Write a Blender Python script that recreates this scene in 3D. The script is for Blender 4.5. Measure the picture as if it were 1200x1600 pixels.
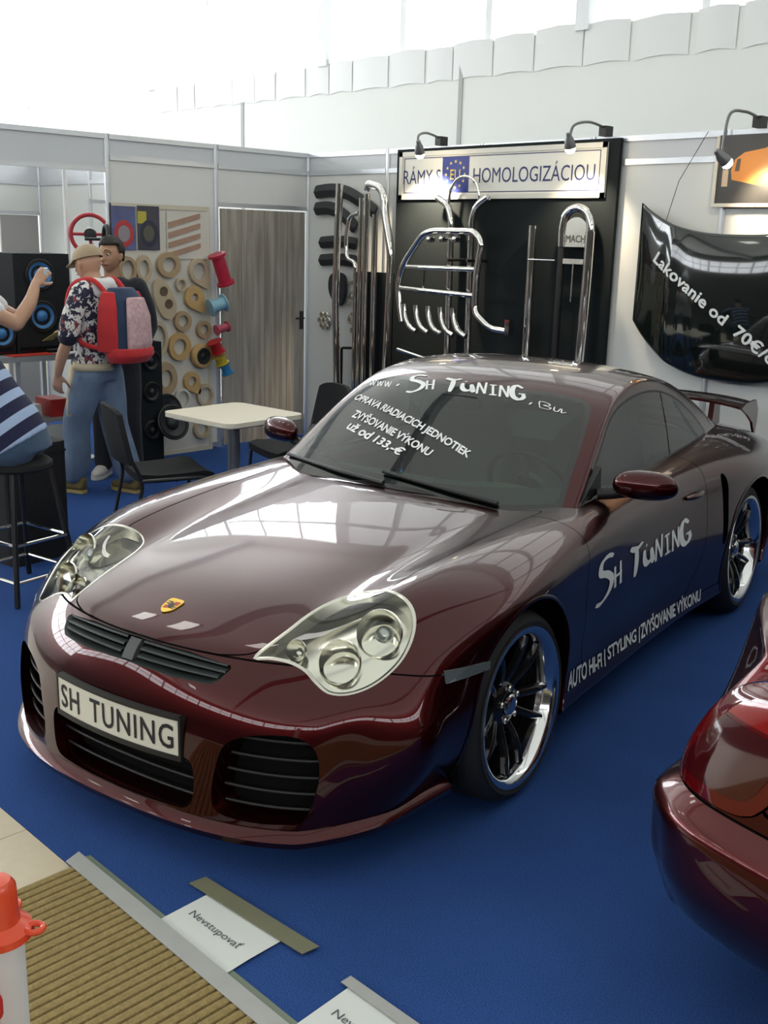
import bpy, bmesh, math, random
import numpy as np
from mathutils import Vector, Matrix
from mathutils.bvhtree import BVHTree
from mathutils.geometry import tessellate_polygon

random.seed(7)
SC = bpy.context.scene
COL = SC.collection
for o in list(bpy.data.objects):
    bpy.data.objects.remove(o)

# ------------------------------------------------------------------ camera
CAM_LOC = Vector((7.43299549, -6.40204867, 1.78432))
FW = Vector((-0.6834389, 0.68624489, -0.24895624))
RT = Vector((0.7035118, 0.71019488, 0.0263511))
UP = Vector((-0.19489076, 0.15713429, 0.96815619))
F_PX = 1654.5
cd = bpy.data.cameras.new('camera')
cam = bpy.data.objects.new('camera', cd)
COL.objects.link(cam)
cd.sensor_fit = 'VERTICAL'
cd.sensor_height = 24.0
cd.lens = 24.0 * F_PX / 1600.0
cd.clip_start = 0.05
cd.clip_end = 200
mw = Matrix.Identity(4)
for r in range(3):
    mw[r][0] = RT[r]; mw[r][1] = UP[r]; mw[r][2] = -FW[r]; mw[r][3] = CAM_LOC[r]
cam.matrix_world = mw
SC.camera = cam

# ------------------------------------------------------------------ view + world
SC.view_settings.view_transform = 'Standard'
SC.view_settings.look = 'None'
SC.view_settings.exposure = -0.2
SC.view_settings.gamma = 1.0
SC.view_settings.use_curve_mapping = False
SC.cycles.use_denoising = True
SC.cycles.max_bounces = 10
SC.cycles.transparent_max_bounces = 16
SC.cycles.sample_clamp_indirect = 6.0
SC.cycles.caustics_reflective = False
SC.cycles.caustics_refractive = False
WINDOW_GLOW = 11.0        # daylight behind the hall's clerestory glazing
FAR_GLOW = 6.5             # weaker daylight on the far side of the hall
LAMP_GLOW = 8.0
FILM_GLOW = 1.15             # daylight through the film-covered panes
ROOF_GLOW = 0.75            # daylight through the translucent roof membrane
world = bpy.data.worlds.new('overcast_sky')
SC.world = world
world.use_nodes = True
bg = world.node_tree.nodes['Background']
bg.inputs[0].default_value = (0.86, 0.93, 1.0, 1)
bg.inputs[1].default_value = 1.0


def at(px, py, axis=2, v=0.0):
    """photo pixel -> point on the plane coordinate[axis] == v"""
    d = FW + RT * ((px - 600) / F_PX) + UP * ((800 - py) / F_PX)
    t = (v - CAM_LOC[axis]) / d[axis]
    return CAM_LOC + d * t


# ------------------------------------------------------------------ materials
MATS = {}


def mat(name, col, rough=0.5, metal=0.0, coat=0.0, spec=0.5, noise=0.0, nscale=30.0, bump=0.0, bscale=200.0,
        emit=0.0, ecol=None, trans=0.0, alpha=1.0, ior=1.45, sheen=0.0):
    if name in MATS:
        return MATS[name]
    m = bpy.data.materials.new(name)
    m.use_nodes = True
    nt = m.node_tree
    b = nt.nodes['Principled BSDF']
    c = (*col, 1.0)
    b.inputs['Base Color'].default_value = c
    b.inputs['Roughness'].default_value = rough
    b.inputs['Metallic'].default_value = metal
    b.inputs['Coat Weight'].default_value = coat
    b.inputs['Coat Roughness'].default_value = 0.03
    b.inputs['Specular IOR Level'].default_value = spec
    b.inputs['IOR'].default_value = ior
    b.inputs['Transmission Weight'].default_value = trans
    b.inputs['Alpha'].default_value = alpha
    b.inputs['Sheen Weight'].default_value = sheen
    if emit:
        b.inputs['Emission Color'].default_value = (*(ecol or col), 1)
        b.inputs['Emission Strength'].default_value = emit
    if noise or bump:
        tc = nt.nodes.new('ShaderNodeTexCoord')
    if noise:
        n = nt.nodes.new('ShaderNodeTexNoise')
        n.inputs['Scale'].default_value = nscale
        n.inputs['Detail'].default_value = 4
        nt.links.new(tc.outputs['Object'], n.inputs['Vector'])
        mx = nt.nodes.new('ShaderNodeMix')
        mx.data_type = 'RGBA'
        mx.inputs['A'].default_value = (*[x * (1 - noise) for x in col], 1)
        mx.inputs['B'].default_value = (*[min(1, x * (1 + noise)) for x in col], 1)
        nt.links.new(n.outputs['Fac'], mx.inputs['Factor'])
        nt.links.new(mx.outputs['Result'], b.inputs['Base Color'])
    if bump:
        n2 = nt.nodes.new('ShaderNodeTexNoise')
        n2.inputs['Scale'].default_value = bscale
        nt.links.new(tc.outputs['Object'], n2.inputs['Vector'])
        bp = nt.nodes.new('ShaderNodeBump')
        bp.inputs['Strength'].default_value = bump
        bp.inputs['Distance'].default_value = 0.01
        nt.links.new(n2.outputs['Fac'], bp.inputs['Height'])
        nt.links.new(bp.outputs['Normal'], b.inputs['Normal'])
    MATS[name] = m
    return m


def glass_mat(name, tint, refl=1.0, haze=0.0):
    """thin pane: tinted see-through + fresnel mirror"""
    m = bpy.data.materials.new(name)
    m.use_nodes = True
    nt = m.node_tree
    nt.nodes.clear()
    out = nt.nodes.new('ShaderNodeOutputMaterial')
    t = nt.nodes.new('ShaderNodeBsdfTransparent')
    t.inputs[0].default_value = (*tint, 1)
    g = nt.nodes.new('ShaderNodeBsdfGlossy')
    g.inputs['Roughness'].default_value = 0.02
    g.inputs['Color'].default_value = (1, 1, 1, 1)
    fr = nt.nodes.new('ShaderNodeFresnel')
    fr.inputs['IOR'].default_value = 1.5 * refl
    mx = nt.nodes.new('ShaderNodeMixShader')
    nt.links.new(fr.outputs[0], mx.inputs[0])
    nt.links.new(t.outputs[0], mx.inputs[1])
    nt.links.new(g.outputs[0], mx.inputs[2])
    nt.links.new(mx.outputs[0], out.inputs[0])
    MATS[name] = m
    return m


LAYER = 0.00025

# ------------------------------------------------------------------ object helpers
def link(o, parent=None):
    COL.objects.link(o)
    if parent is not None:
        o.parent = parent
    return o


def tag(o, label=None, cat=None, group=None, kind=None):
    if label: o['label'] = label
    if cat: o['category'] = cat
    if group: o['group'] = group
    if kind: o['kind'] = kind
    return o


def thing(name, label, cat, loc=(0, 0, 0), rz=0.0, group=None):
    o = bpy.data.objects.new(name, None)
    o.empty_display_size = 0.1
    o.location = loc
    o.rotation_euler = (0, 0, rz)
    link(o)
    return tag(o, label, cat, group)


def obj(name, bm, m, parent=None, smooth=False, loc=None, rot=None, bevel=0.0, seg=2):
    """bmesh -> one mesh object"""
    if bevel:
        es = [e for e in bm.edges if len(e.link_faces) == 2 and e.calc_face_angle(0) > 0.6]
        bmesh.ops.bevel(bm, geom=es, offset=bevel, segments=seg, profile=0.6, affect='EDGES', clamp_overlap=True)
    bmesh.ops.recalc_face_normals(bm, faces=bm.faces)
    me = bpy.data.meshes.new(name)
    bm.to_mesh(me)
    bm.free()
    if m is not None:
        for mm in (m if isinstance(m, (list, tuple)) else [m]):
            me.materials.append(mm)
    o = bpy.data.objects.new(name, me)
    if smooth:
        me.shade_smooth()
        if smooth != 'all':
            me.set_sharp_from_angle(angle=math.radians(40))
    if loc is not None: o.location = loc
    if rot is not None: o.rotation_euler = rot
    return link(o, parent)


def B():
    return bmesh.new()


def box(bm, x0, x1, y0, y1, z0, z1, M=None, mi=0):
    co = [(x0, y0, z0), (x1, y0, z0), (x1, y1, z0), (x0, y1, z0), (x0, y0, z1), (x1, y0, z1), (x1, y1, z1), (x0, y1, z1)]
    vs = [bm.verts.new(M @ Vector(c) if M else c) for c in co]
    for f in ((0, 3, 2, 1), (4, 5, 6, 7), (0, 1, 5, 4), (1, 2, 6, 5), (2, 3, 7, 6), (3, 0, 4, 7)):
        fa = bm.faces.new([vs[i] for i in f])
        fa.material_index = mi
    return vs


def tube(bm, pts, r, seg=10, closed=False, caps=True, mi=0):
    """tube along a polyline; r a number or list"""
    pts = [Vector(p) for p in pts]
    n = len(pts)
    rs = r if isinstance(r, (list, tuple)) else [r] * n
    rings = []
    prev = None
    for i, p in enumerate(pts):
        if closed:
            t = (pts[(i + 1) % n] - pts[i - 1]).normalized()
        else:
            t = (pts[min(i + 1, n - 1)] - pts[max(i - 1, 0)]).normalized()
        if prev is None:
            a = Vector((0, 0, 1)) if abs(t.z) < 0.9 else Vector((1, 0, 0))
            u = t.cross(a).normalized()
        else:
            u = (prev - t * prev.dot(t)).normalized()
        prev = u
        w = t.cross(u)
        rings.append([bm.verts.new(p + (u * math.cos(2 * math.pi * k / seg) + w * math.sin(2 * math.pi * k / seg)) * rs[i]) for k in range(seg)])
    m = n if closed else n - 1
    for i in range(m):
        a, b = rings[i], rings[(i + 1) % n]
        for k in range(seg):
            f = bm.faces.new((a[k], a[(k + 1) % seg], b[(k + 1) % seg], b[k]))
            f.material_index = mi
    if caps and not closed:
        bm.faces.new(rings[0][::-1]).material_index = mi
        bm.faces.new(rings[-1]).material_index = mi
    return rings


def lathe(bm, prof, seg=32, M=None, mi=0, closed=False):
    """revolve (r, z) profile around z"""
    rings = []
    for (r, z) in prof:
        if r < 1e-6:
            v = Vector((0, 0, z))
            rings.append([bm.verts.new(M @ v if M else v)])
        else:
            ring = []
            for k in range(seg):
                a = 2 * math.pi * k / seg
                v = Vector((r * math.cos(a), r * math.sin(a), z))
                ring.append(bm.verts.new(M @ v if M else v))
            rings.append(ring)
    prs = list(zip(rings, rings[1:]))
    if closed:
        prs.append((rings[-1], rings[0]))
    for a, b in prs:
        for k in range(seg):
            k2 = (k + 1) % seg
            if len(a) == 1 and len(b) == 1: continue
            if len(a) == 1: f = bm.faces.new((a[0], b[k], b[k2]))
            elif len(b) == 1: f = bm.faces.new((a[k], a[k2], b[0]))
            else: f = bm.faces.new((a[k], a[k2], b[k2], b[k]))
            f.material_index = mi


def prism(bm, poly, h0, h1, M=None, mi=0):
    """extrude an xy polygon from z=h0 to h1"""
    n = len(poly)
    lo = [bm.verts.new((M @ Vector((x, y, h0))) if M else (x, y, h0)) for x, y in poly]
    hi = [bm.verts.new((M @ Vector((x, y, h1))) if M else (x, y, h1)) for x, y in poly]
    fs = [bm.faces.new(lo[::-1]), bm.faces.new(hi)]
    for i in range(n):
        fs.append(bm.faces.new((lo[i], lo[(i + 1) % n], hi[(i + 1) % n], hi[i])))
    for f in fs: f.material_index = mi


def rrect(w, h, r, n=5, cx=0, cy=0):
    out = []
    for sx, sy, a0 in ((1, 1, 0), (-1, 1, 90), (-1, -1, 180), (1, -1, 270)):
        for k in range(n + 1):
            a = math.radians(a0 + 90 * k / n)
            out.append((cx + sx * (w / 2 - r) + r * math.cos(a), cy + sy * (h / 2 - r) + r * math.sin(a)))
    return out


def smooth_path(pts, n=8, closed=False):
    """Catmull-Rom through pts"""
    P = [Vector(p) for p in pts]
    L = len(P)
    out = []
    segs = L if closed else L - 1
    for i in range(segs):
        if closed:
            a, b, c, d = P[i - 1], P[i], P[(i + 1) % L], P[(i + 2) % L]
        else:
            a, b, c, d = P[max(i - 1, 0)], P[i], P[i + 1], P[min(i + 2, L - 1)]
        for k in range(n):
            t = k / n
            out.append(0.5 * ((2 * b) + (c - a) * t + (2 * a - 5 * b + 4 * c - d) * t * t + (3 * b - a - 3 * c + d) * t ** 3))
    if not closed:
        out.append(P[-1])
    return out


def fillet(pts, r, n=5):
    """polyline with rounded corners"""
    P = [Vector(p) for p in pts]
    out = [P[0]]
    for i in range(1, len(P) - 1):
        a, b, c = P[i - 1], P[i], P[i + 1]
        d1, d2 = (a - b), (c - b)
        q = min(r, d1.length * 0.49, d2.length * 0.49)
        s, e = b + d1.normalized() * q, b + d2.normalized() * q
        for k in range(n + 1):
            t = k / n
            out.append((1 - t) ** 2 * s + 2 * t * (1 - t) * b + t * t * e)
    out.append(P[-1])
    return out


def copy_tree(o, parent=None):
    c = o.copy()
    COL.objects.link(c)
    if parent is not None:
        c.parent = parent
    for ch in list(o.children):
        copy_tree(ch, c)
    return c


def frame_mat(origin, xdir, ydir):
    """matrix whose x,y axes are given; z their cross"""
    x = Vector(xdir).normalized()
    z = x.cross(Vector(ydir)).normalized()
    y = z.cross(x)
    m = Matrix.Identity(4)
    for r in range(3):
        m[r][0], m[r][1], m[r][2], m[r][3] = x[r], y[r], z[r], origin[r]
    return m


def text_tris(s, size=1.0, bold=0.0, shear=0.0, align='LEFT', space=1.0, res=3):
    """lettering -> (2D verts, tris); cap height about 0.73*size"""
    cu = bpy.data.curves.new('t', 'FONT')
    cu.body = s
    cu.size = size
    cu.offset = bold
    cu.shear = shear
    cu.align_x = align
    cu.space_character = space
    cu.resolution_u = res
    cu.fill_mode = 'FRONT'
    o = bpy.data.objects.new('t', cu)
    COL.objects.link(o)
    dg = bpy.context.evaluated_depsgraph_get()
    me = o.evaluated_get(dg).to_mesh()
    me.calc_loop_triangles()
    V = [(v.co.x, v.co.y) for v in me.vertices]
    T = [tuple(t.vertices) for t in me.loop_triangles]
    o.evaluated_get(dg).to_mesh_clear()
    bpy.data.objects.remove(o)
    bpy.data.curves.remove(cu)
    return V, T


def fit_text(s, w, h, **kw):
    """lettering scaled so that it spans exactly w x h from (0,0)"""
    b = kw.pop('bold', 0.0)
    V, T = text_tris(s, 1.0, **kw)
    if b > 0:               # heavier strokes: stacked, slightly shifted layers
        n = len(V)
        VV, TT = [], []
        for k, (dx, dy) in enumerate(((0, 0), (-b, 0), (b, 0), (0, b), (0, -b))):
            VV += [(x + dx, y + dy, float(k)) for x, y in V]
            TT += [tuple(i + n * k for i in t) for t in T]
        V, T = VV, TT
    else:
        V = [(x, y, 0.0) for x, y in V]
    xs = [v[0] for v in V]; ys = [v[1] for v in V]
    x0, x1, y0, y1 = min(xs), max(xs), min(ys), max(ys)
    return [((v[0] - x0) / (x1 - x0) * w, (v[1] - y0) / (y1 - y0) * h, v[2]) for v in V], T


def flat_mesh(name, V2, T, M, m, parent=None, lift=0.0):
    me = bpy.data.meshes.new(name)
    me.from_pydata([tuple(M @ Vector((v[0], v[1], lift + (v[2] * LAYER if len(v) > 2 else 0.0)))) for v in V2], [], T)
    me.materials.append(m)
    return link(bpy.data.objects.new(name, me), parent)

# ------------------------------------------------------------------ the setting
M_panel = mat('booth_panel_white', (0.72, 0.73, 0.70), 0.45, noise=0.03, nscale=3)
M_alu = mat('brushed_aluminium', (0.62, 0.64, 0.66), 0.35, metal=0.7)
M_fascia = mat('fascia_grey_white', (0.62, 0.64, 0.66), 0.4)
M_hall = mat('hall_wall_paint', (0.82, 0.83, 0.80), 0.6, noise=0.03, nscale=1.5)
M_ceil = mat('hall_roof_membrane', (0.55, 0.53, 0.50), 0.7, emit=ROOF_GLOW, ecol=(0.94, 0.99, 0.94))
M_hall_far = mat('hall_far_wall', (0.07, 0.065, 0.06), 0.8)
M_steel = mat('hall_steel', (0.50, 0.52, 0.54), 0.5, metal=0.2)
M_winframe = mat('white_window_frame', (0.85, 0.87, 0.88), 0.5)
M_seam = mat('panel_seam_grey', (0.42, 0.43, 0.42), 0.6)


def carpet_mat():
    m = mat('blue_exhibition_carpet', (0.016, 0.055, 0.20), 0.95, spec=0.15)
    nt = m.node_tree
    b = nt.nodes['Principled BSDF']
    tc = nt.nodes.new('ShaderNodeTexCoord')
    n = nt.nodes.new('ShaderNodeTexNoise'); n.inputs['Scale'].default_value = 260; n.inputs['Detail'].default_value = 3
    n2 = nt.nodes.new('ShaderNodeTexNoise'); n2.inputs['Scale'].default_value = 2.2; n2.inputs['Detail'].default_value = 5
    nt.links.new(tc.outputs['Object'], n.inputs['Vector'])
    nt.links.new(tc.outputs['Object'], n2.inputs['Vector'])
    ramp = nt.nodes.new('ShaderNodeValToRGB')
    ramp.color_ramp.elements[0].position = 0.3
    ramp.color_ramp.elements[0].color = (0.020, 0.055, 0.20, 1)
    ramp.color_ramp.elements[1].position = 0.72
    ramp.color_ramp.elements[1].color = (0.052, 0.135, 0.42, 1)
    nt.links.new(n.outputs['Fac'], ramp.inputs[0])
    mx = nt.nodes.new('ShaderNodeMix'); mx.data_type = 'RGBA'; mx.blend_type = 'MULTIPLY'
    mx.inputs['Factor'].default_value = 0.35
    nt.links.new(ramp.outputs[0], mx.inputs['A'])
    nt.links.new(n2.outputs['Fac'], mx.inputs['B'])
    nt.links.new(mx.outputs['Result'], b.inputs['Base Color'])
    bp = nt.nodes.new('ShaderNodeBump'); bp.inputs['Strength'].default_value = 0.6; bp.inputs['Distance'].default_value = 0.004
    nt.links.new(n.outputs['Fac'], bp.inputs['Height'])
    nt.links.new(bp.outputs['Normal'], b.inputs['Normal'])
    return m


M_carpet = carpet_mat()
M_tile = mat('beige_floor_tile', (0.62, 0.53, 0.38), 0.35, noise=0.08, nscale=25)
M_grout = mat('tile_grout', (0.30, 0.26, 0.20), 0.9)

HX0, HX1, HY0, HY1, HZ = -9.0, 16.0, -16.0, 0.85, 5.6
CY = -5.10   # carpet edge towards the aisle

bm = B(); box(bm, HX0, HX1, HY0, HY1, -0.2, -0.012)
tag(obj('floor', bm, M_grout), kind='structure')
fl = bpy.data.objects['floor']
bm = B(); box(bm, -3.2, 13.0, CY, 0.6, -0.012, 0.0)
tag(obj('carpet', bm, M_carpet), 'royal blue exhibition carpet under the cars and the stand', 'carpet', kind='structure')
# aisle tiles: each its own piece
tile_me = None
T = 0.33
for ix in range(-10, 22):
    for iy in range(0, 5):
        x1 = 4.622 + ix * T
        y1 = CY - 0.002 - iy * T
        if tile_me is None:
            bm = B(); box(bm, -T + 0.003, 0, -T + 0.003, 0, -0.012, -0.001)
            t0 = obj('tile', bm, M_tile, fl, bevel=0.0012, seg=1)
            tile_me = t0.data
            t = t0
        else:
            t = bpy.data.objects.new('tile', tile_me); link(t, fl)
        t.location = (x1, y1, 0)
bm = B(); box(bm, HX0, 4.62 - 11 * T, CY - 5 * T, CY - .002, -0.012, -0.002)
box(bm, 4.625 + 21 * T, HX1, CY - 5 * T, CY - .002, -0.012, -0.002)
obj('aisle_tiling', bm, M_tile, fl)
bm = B(); box(bm, HX0, HX1, HY0, CY - 5 * T - 0.004, -0.012, 0.0)
obj('unseen_dark_floor', bm, mat('unseen_floor_charcoal', (0.035, 0.033, 0.033), .95, spec=.1), fl)  # dark floor added out of view to darken reflections in the coupe's bumper

# hall shell -------------------------------------------------------------
M_sky_pane = mat('hall_window_daylight', (0.9, 0.95, 1.0), 0.3, emit=WINDOW_GLOW, ecol=(0.93, 0.97, 1.0))
M_film_pane = mat('hall_film_pane', (0.9, 0.93, 0.93), 0.4, emit=FILM_GLOW, ecol=(0.96, 0.98, 0.97))
M_far_pane = mat('hall_far_window_daylight', (0.9, 0.95, 1.0), 0.3, emit=FAR_GLOW, ecol=(0.95, 0.97, 1.0))
M_skylight = mat('hall_lamp_tube', (0.9, 0.95, 1.0), 0.3, emit=LAMP_GLOW, ecol=(1.0, 0.97, 0.90))


def hall_wall(name, p0, p1, zlo, zhi, inward, m=M_hall, pane=M_sky_pane):
    """wall with a clerestory window band: solid below zlo and above zhi"""
    p0, p1 = Vector(p0), Vector(p1)
    L = (p1 - p0).length
    d = (p1 - p0) / L
    M = Matrix.Identity(4)
    n = Vector(inward)
    for r in range(3):
        M[r][0], M[r][1], M[r][2], M[r][3] = d[r], n[r], (0, 0, 1)[r], p0[r]
    bm = B()
    box(bm, 0, L, -0.25, 0, 0, zlo, M)
    box(bm, 0, L, -0.25, 0, zhi, HZ, M)
    w = tag(obj(name, bm, m), kind='structure')
    step = 3.0
    k = int(L / step) + 1
    for i in range(k + 1):
        x = min(i * step, L)
        bm = B(); box(bm, x - 0.06, x + 0.06, -0.2, 0.03, zlo - 0.02, zhi + .02, M)
        obj('column', bm, M_winframe, w)
        if i < k:
            bm = B(); box(bm, x + 0.06, min(x + step, L) - 0.06, -0.14, -0.12, zlo, zhi, M)
            obj('pane', bm, M_film_pane if (name == 'wall_back' and x > 8.9) else pane, w)
            bm = B()
            box(bm, x + 0.06, min(x + step, L) - 0.06, -0.118, -0.06, (zlo + zhi) / 2 - 0.04, (zlo + zhi) / 2 + 0.04, M)
            obj('transom', bm, M_winframe, w)
            for q in (1, 2):
                xx = x + step * q / 3
                if xx < L:
                    bm = B(); box(bm, xx - 0.03, xx + 0.03, -0.12, -0.05, zlo, zhi, M)
                    obj('mullion', bm, M_winframe, w)
    return w


wb = hall_wall('wall_back', (-9.77, HY1, 0), (HX1, HY1, 0), 3.40, 5.0, (0, -1, 0))
wl = hall_wall('wall_left', (HX0, HY0, 0), (HX0, HY1, 0), 3.0, 5.0, (1, 0, 0))
hall_wall('wall_right', (HX1, HY0, 0), (HX1, HY1, 0), 3.9, 5.0, (-1, 0, 0), M_hall_far, M_far_pane)
hall_wall('wall_front', (HX0, HY0, 0), (HX1, HY0, 0), 3.9, 5.0, (0, 1, 0), M_hall_far, M_far_pane)
# folds of the plastic film above the wall and the panel seams
bm = B(); box(bm, HX0, HX1, HY0, HY1, HZ, HZ + 0.2)
ce = tag(obj('ceiling', bm, M_ceil), kind='structure')
for x in (-0.60, 0.68, 2.80):
    for y in (-3.95, -9.8, -13.2):
        bm = B(); box(bm, x - 0.2, x + 0.2, y, y + 0.55, HZ - 0.42, HZ - 0.38)
        la = obj('hall_lamp', bm, M_skylight, ce)
        bm = B(); box(bm, x - 0.24, x + 0.24, y - 0.04, y + 0.59, HZ - 0.38, HZ - 0.30)
        for q in (.1, .45): tube(bm, [(x, y + q, HZ - .31), (x, y + q, HZ)], .01, 6)
        obj('lamp_tray', bm, M_steel, la)
for i in range(6):
    x = -7.9 + i * 4.6
    bm = B(); box(bm, x - 0.09, x + 0.09, HY0, HY1, HZ - 0.30, HZ)
    obj('roof_beam', bm, M_steel, ce)
for x in (-2.05, 1.0, 4.05, 7.1):
    bm = B(); box(bm, x - 0.022, x + 0.022, HY1 - 0.008, HY1 + .01, 0, 3.35)
    obj('wall_seam', bm, M_seam, wb)
M_film = mat('white_wall_film', (0.80, 0.81, 0.80), 0.4)
x = -3.6
while x < 12:
    w = random.uniform(0.28, 0.5)
    zt = 3.40 + random.uniform(0.0, 0.06)
    bm = B()
    n = 8
    vs = []
    for k in range(n + 1):
        q = k / n
        yy = HY1 - 0.004 - 0.005 * math.sin(q * math.pi)
        vs.append((bm.verts.new((x + w * q, yy, 3.12 + 0.02 * math.sin(q * 3))), bm.verts.new((x + w * q, yy - 0.004, zt - 0.03 * abs(q - .5)))))
    for a, b_ in zip(vs, vs[1:]):
        bm.faces.new((a[0], b_[0], b_[1], a[1]))
    obj('film_fold', bm, M_film, wb, smooth=True)
    x += w + random.uniform(0.0, 0.06)


# booth system walls -------------------------------------------------------
def post(wall, x, y, z1=2.5, z0=0.0):
    bm = B()
    prism(bm, [(0.022 * math.cos(math.radians(22.5 + 45 * k)), 0.022 * math.sin(math.radians(22.5 + 45 * k))) for k in range(8)], z0, z1)
    return obj('post', bm, M_alu, wall, loc=(x, y, 0))


def bay(wall, a, b, spans, M=M_panel, fascia=True, t=0.006):
    """rails + infill panels between two posts; spans: list of (z0, z1, material)"""
    a, b = Vector((*a, 0)), Vector((*b, 0))
    L = (b - a).length
    d = (b - a) / L
    F = frame_mat(a, d, (0, 0, 1))     # x along wall, y up
    for z in sorted({s[0] for s in spans} | {s[1] for s in spans}):
        bm = B(); box(bm, 0.02, L - 0.02, z - 0.018, z + 0.018, -0.015, 0.015, F)
        obj('rail', bm, M_alu, wall)
    for z0, z1, m in spans:
        if m is None: continue
        bm = B(); box(bm, 0.02, L - 0.02, z0 + .018, z1 - 0.018, -t / 2, t / 2, F)
        obj('panel', bm, m, wall)


bw = tag(bpy.data.objects.new('wall_booth_back', None), kind='structure'); link(bw)
lw = tag(bpy.data.objects.new('wall_booth_left', None), kind='structure'); link(lw)
for k in range(0, 9):
    post(bw, k, 0)
    if k < 8:
        bay(bw, (k, 0), (k + 1, 0), [(0.03, 2.33, M_panel), (2.33, 2.48, M_fascia)])
for k in range(1, 3):
    post(lw, 0, -k)
bay(lw, (0, -2), (0, -1), [(0.03, 2.33, M_panel), (2.33, 2.48, M_fascia)])
bay(lw, (0, -1), (0, 0), [(2.03, 2.33, M_panel), (2.33, 2.48, M_fascia)])
for k in range(2, 5):           # open bays: fascia beam only
    bay(lw, (0, -k - 1), (0, -k), [(2.24, 2.48, M_fascia)])
post(lw, 0, -4); post(lw, 0, -5)
# store room seen through the open bay
ws = tag(bpy.data.objects.new('wall_store', None), kind='structure'); link(ws)
for k in range(0, 3):
    bay(ws, (-k - 1, -1.0), (-k, -1.0), [(0.03, 2.24, M_panel), (2.24, 2.48, M_fascia)])
    post(ws, -k - 1, -1.0)
bay(ws, (-3, -2), (-3, -1), [(1.95, 2.24, M_panel), (2.24, 2.48, M_fascia)])
bay(ws, (-3, -3), (-3, -2), [(0.03, 2.24, M_panel), (2.24, 2.48, M_fascia)])
bay(ws, (-3, -4), (-3, -3), [(0.03, 2.24, M_panel), (2.24, 2.48, M_fascia)])
post(ws, -3, -2); post(ws, -3, -3); post(ws, -3, -4)
bm = B(); box(bm, -3.02, -2.99, -1.44, -1.04, 0.0, 1.93)
obj('panel', bm, mat('store_door_grey', (0.36, 0.35, 0.33), 0.6), ws)


def wood_door_mat():
    m = mat('grey_washed_wood', (0.30, 0.27, 0.23), 0.55)
    nt = m.node_tree
    b = nt.nodes['Principled BSDF']
    tc = nt.nodes.new('ShaderNodeTexCoord')
    mp = nt.nodes.new('ShaderNodeMapping')
    mp.inputs['Scale'].default_value = (14, 14, 0.9)
    n = nt.nodes.new('ShaderNodeTexNoise'); n.inputs['Scale'].default_value = 1.6; n.inputs['Detail'].default_value = 8
    n.inputs['Distortion'].default_value = 0.4
    nt.links.new(tc.outputs['Object'], mp.inputs['Vector'])
    nt.links.new(mp.outputs[0], n.inputs['Vector'])
    r = nt.nodes.new('ShaderNodeValToRGB')
    r.color_ramp.elements[0].position = 0.35; r.color_ramp.elements[0].color = (0.24, 0.215, 0.18, 1)
    r.color_ramp.elements[1].position = 0.68; r.color_ramp.elements[1].color = (0.42, 0.385, 0.33, 1)
    nt.links.new(n.outputs['Fac'], r.inputs[0])
    nt.links.new(r.outputs[0], b.inputs['Base Color'])
    return m


M_wood = wood_door_mat()
bm = B(); box(bm, -0.012, 0.012, -0.955, -0.045, 0.012, 2.0)
d1 = tag(obj('door_1', bm, M_wood, bevel=0.003), kind='structure')
for y in (-0.75, -0.50, -0.25):
    bm = B(); box(bm, 0.011, 0.014, y - 0.003, y + 0.003, 0.015, 1.998)
    obj('fold_joint', bm, mat('door_joint', (0.22, 0.2, 0.18), 0.6), d1)
bm = B()
box(bm, 0.012, 0.018, -0.10, -0.06, 0.98, 1.14)
tube(bm, fillet([(0.016, -0.08, 1.08), (0.06, -0.08, 1.08), (0.06, -0.18, 1.08)], 0.02), 0.009, 8)
obj('handle', bm, mat('dark_metal', (0.06, 0.06, 0.06), 0.4, metal=0.8), d1)

# ------------------------------------------------------------------ surface toolkit (dense triangle shells cut into panels)
class Shell:
    def __init__(s, V, N, F):
        s.V, s.N, s.F = V, N, F


def cc_shell(cage_v, cage_f, level, fit=6):
    """Catmull-Clark shell whose limit surface runs through the cage points"""
    me = bpy.data.meshes.new('cage')
    me.from_pydata([tuple(v) for v in cage_v], [], cage_f)
    o = bpy.data.objects.new('cage', me)
    COL.objects.link(o)
    md = o.modifiers.new('s', 'SUBSURF')
    md.use_limit_surface = True
    md.quality = 4
    md.boundary_smooth = 'PRESERVE_CORNERS'
    tgt = np.array(cage_v, float)
    cur = tgt.copy()
    n = len(tgt)
    md.levels = 1
    for it in range(fit):
        me.vertices.foreach_set('co', cur.ravel())
        me.update()
        dg = bpy.context.evaluated_depsgraph_get()
        ev = o.evaluated_get(dg).to_mesh()
        a = np.empty(len(ev.vertices) * 3)
        ev.vertices.foreach_get('co', a)
        cur += 0.85 * (tgt - a.reshape(-1, 3)[:n])
        o.evaluated_get(dg).to_mesh_clear()
    me.vertices.foreach_set('co', cur.ravel())
    me.update()
    md.levels = level
    dg = bpy.context.evaluated_depsgraph_get()
    ev = o.evaluated_get(dg).to_mesh()
    nv = len(ev.vertices)
    V = np.empty(nv * 3); ev.vertices.foreach_get('co', V)
    N = np.empty(nv * 3); ev.vertex_normals.foreach_get('vector', N)
    q = np.empty(len(ev.loops), int); ev.loops.foreach_get('vertex_index', q)
    q = q.reshape(-1, 4)
    o.evaluated_get(dg).to_mesh_clear()
    bpy.data.objects.remove(o)
    bpy.data.meshes.remove(me)
    F = np.concatenate([q[:, [0, 1, 2]], q[:, [0, 2, 3]]])
    return Shell(V.reshape(-1, 3).copy(), N.reshape(-1, 3).copy(), F)


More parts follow.
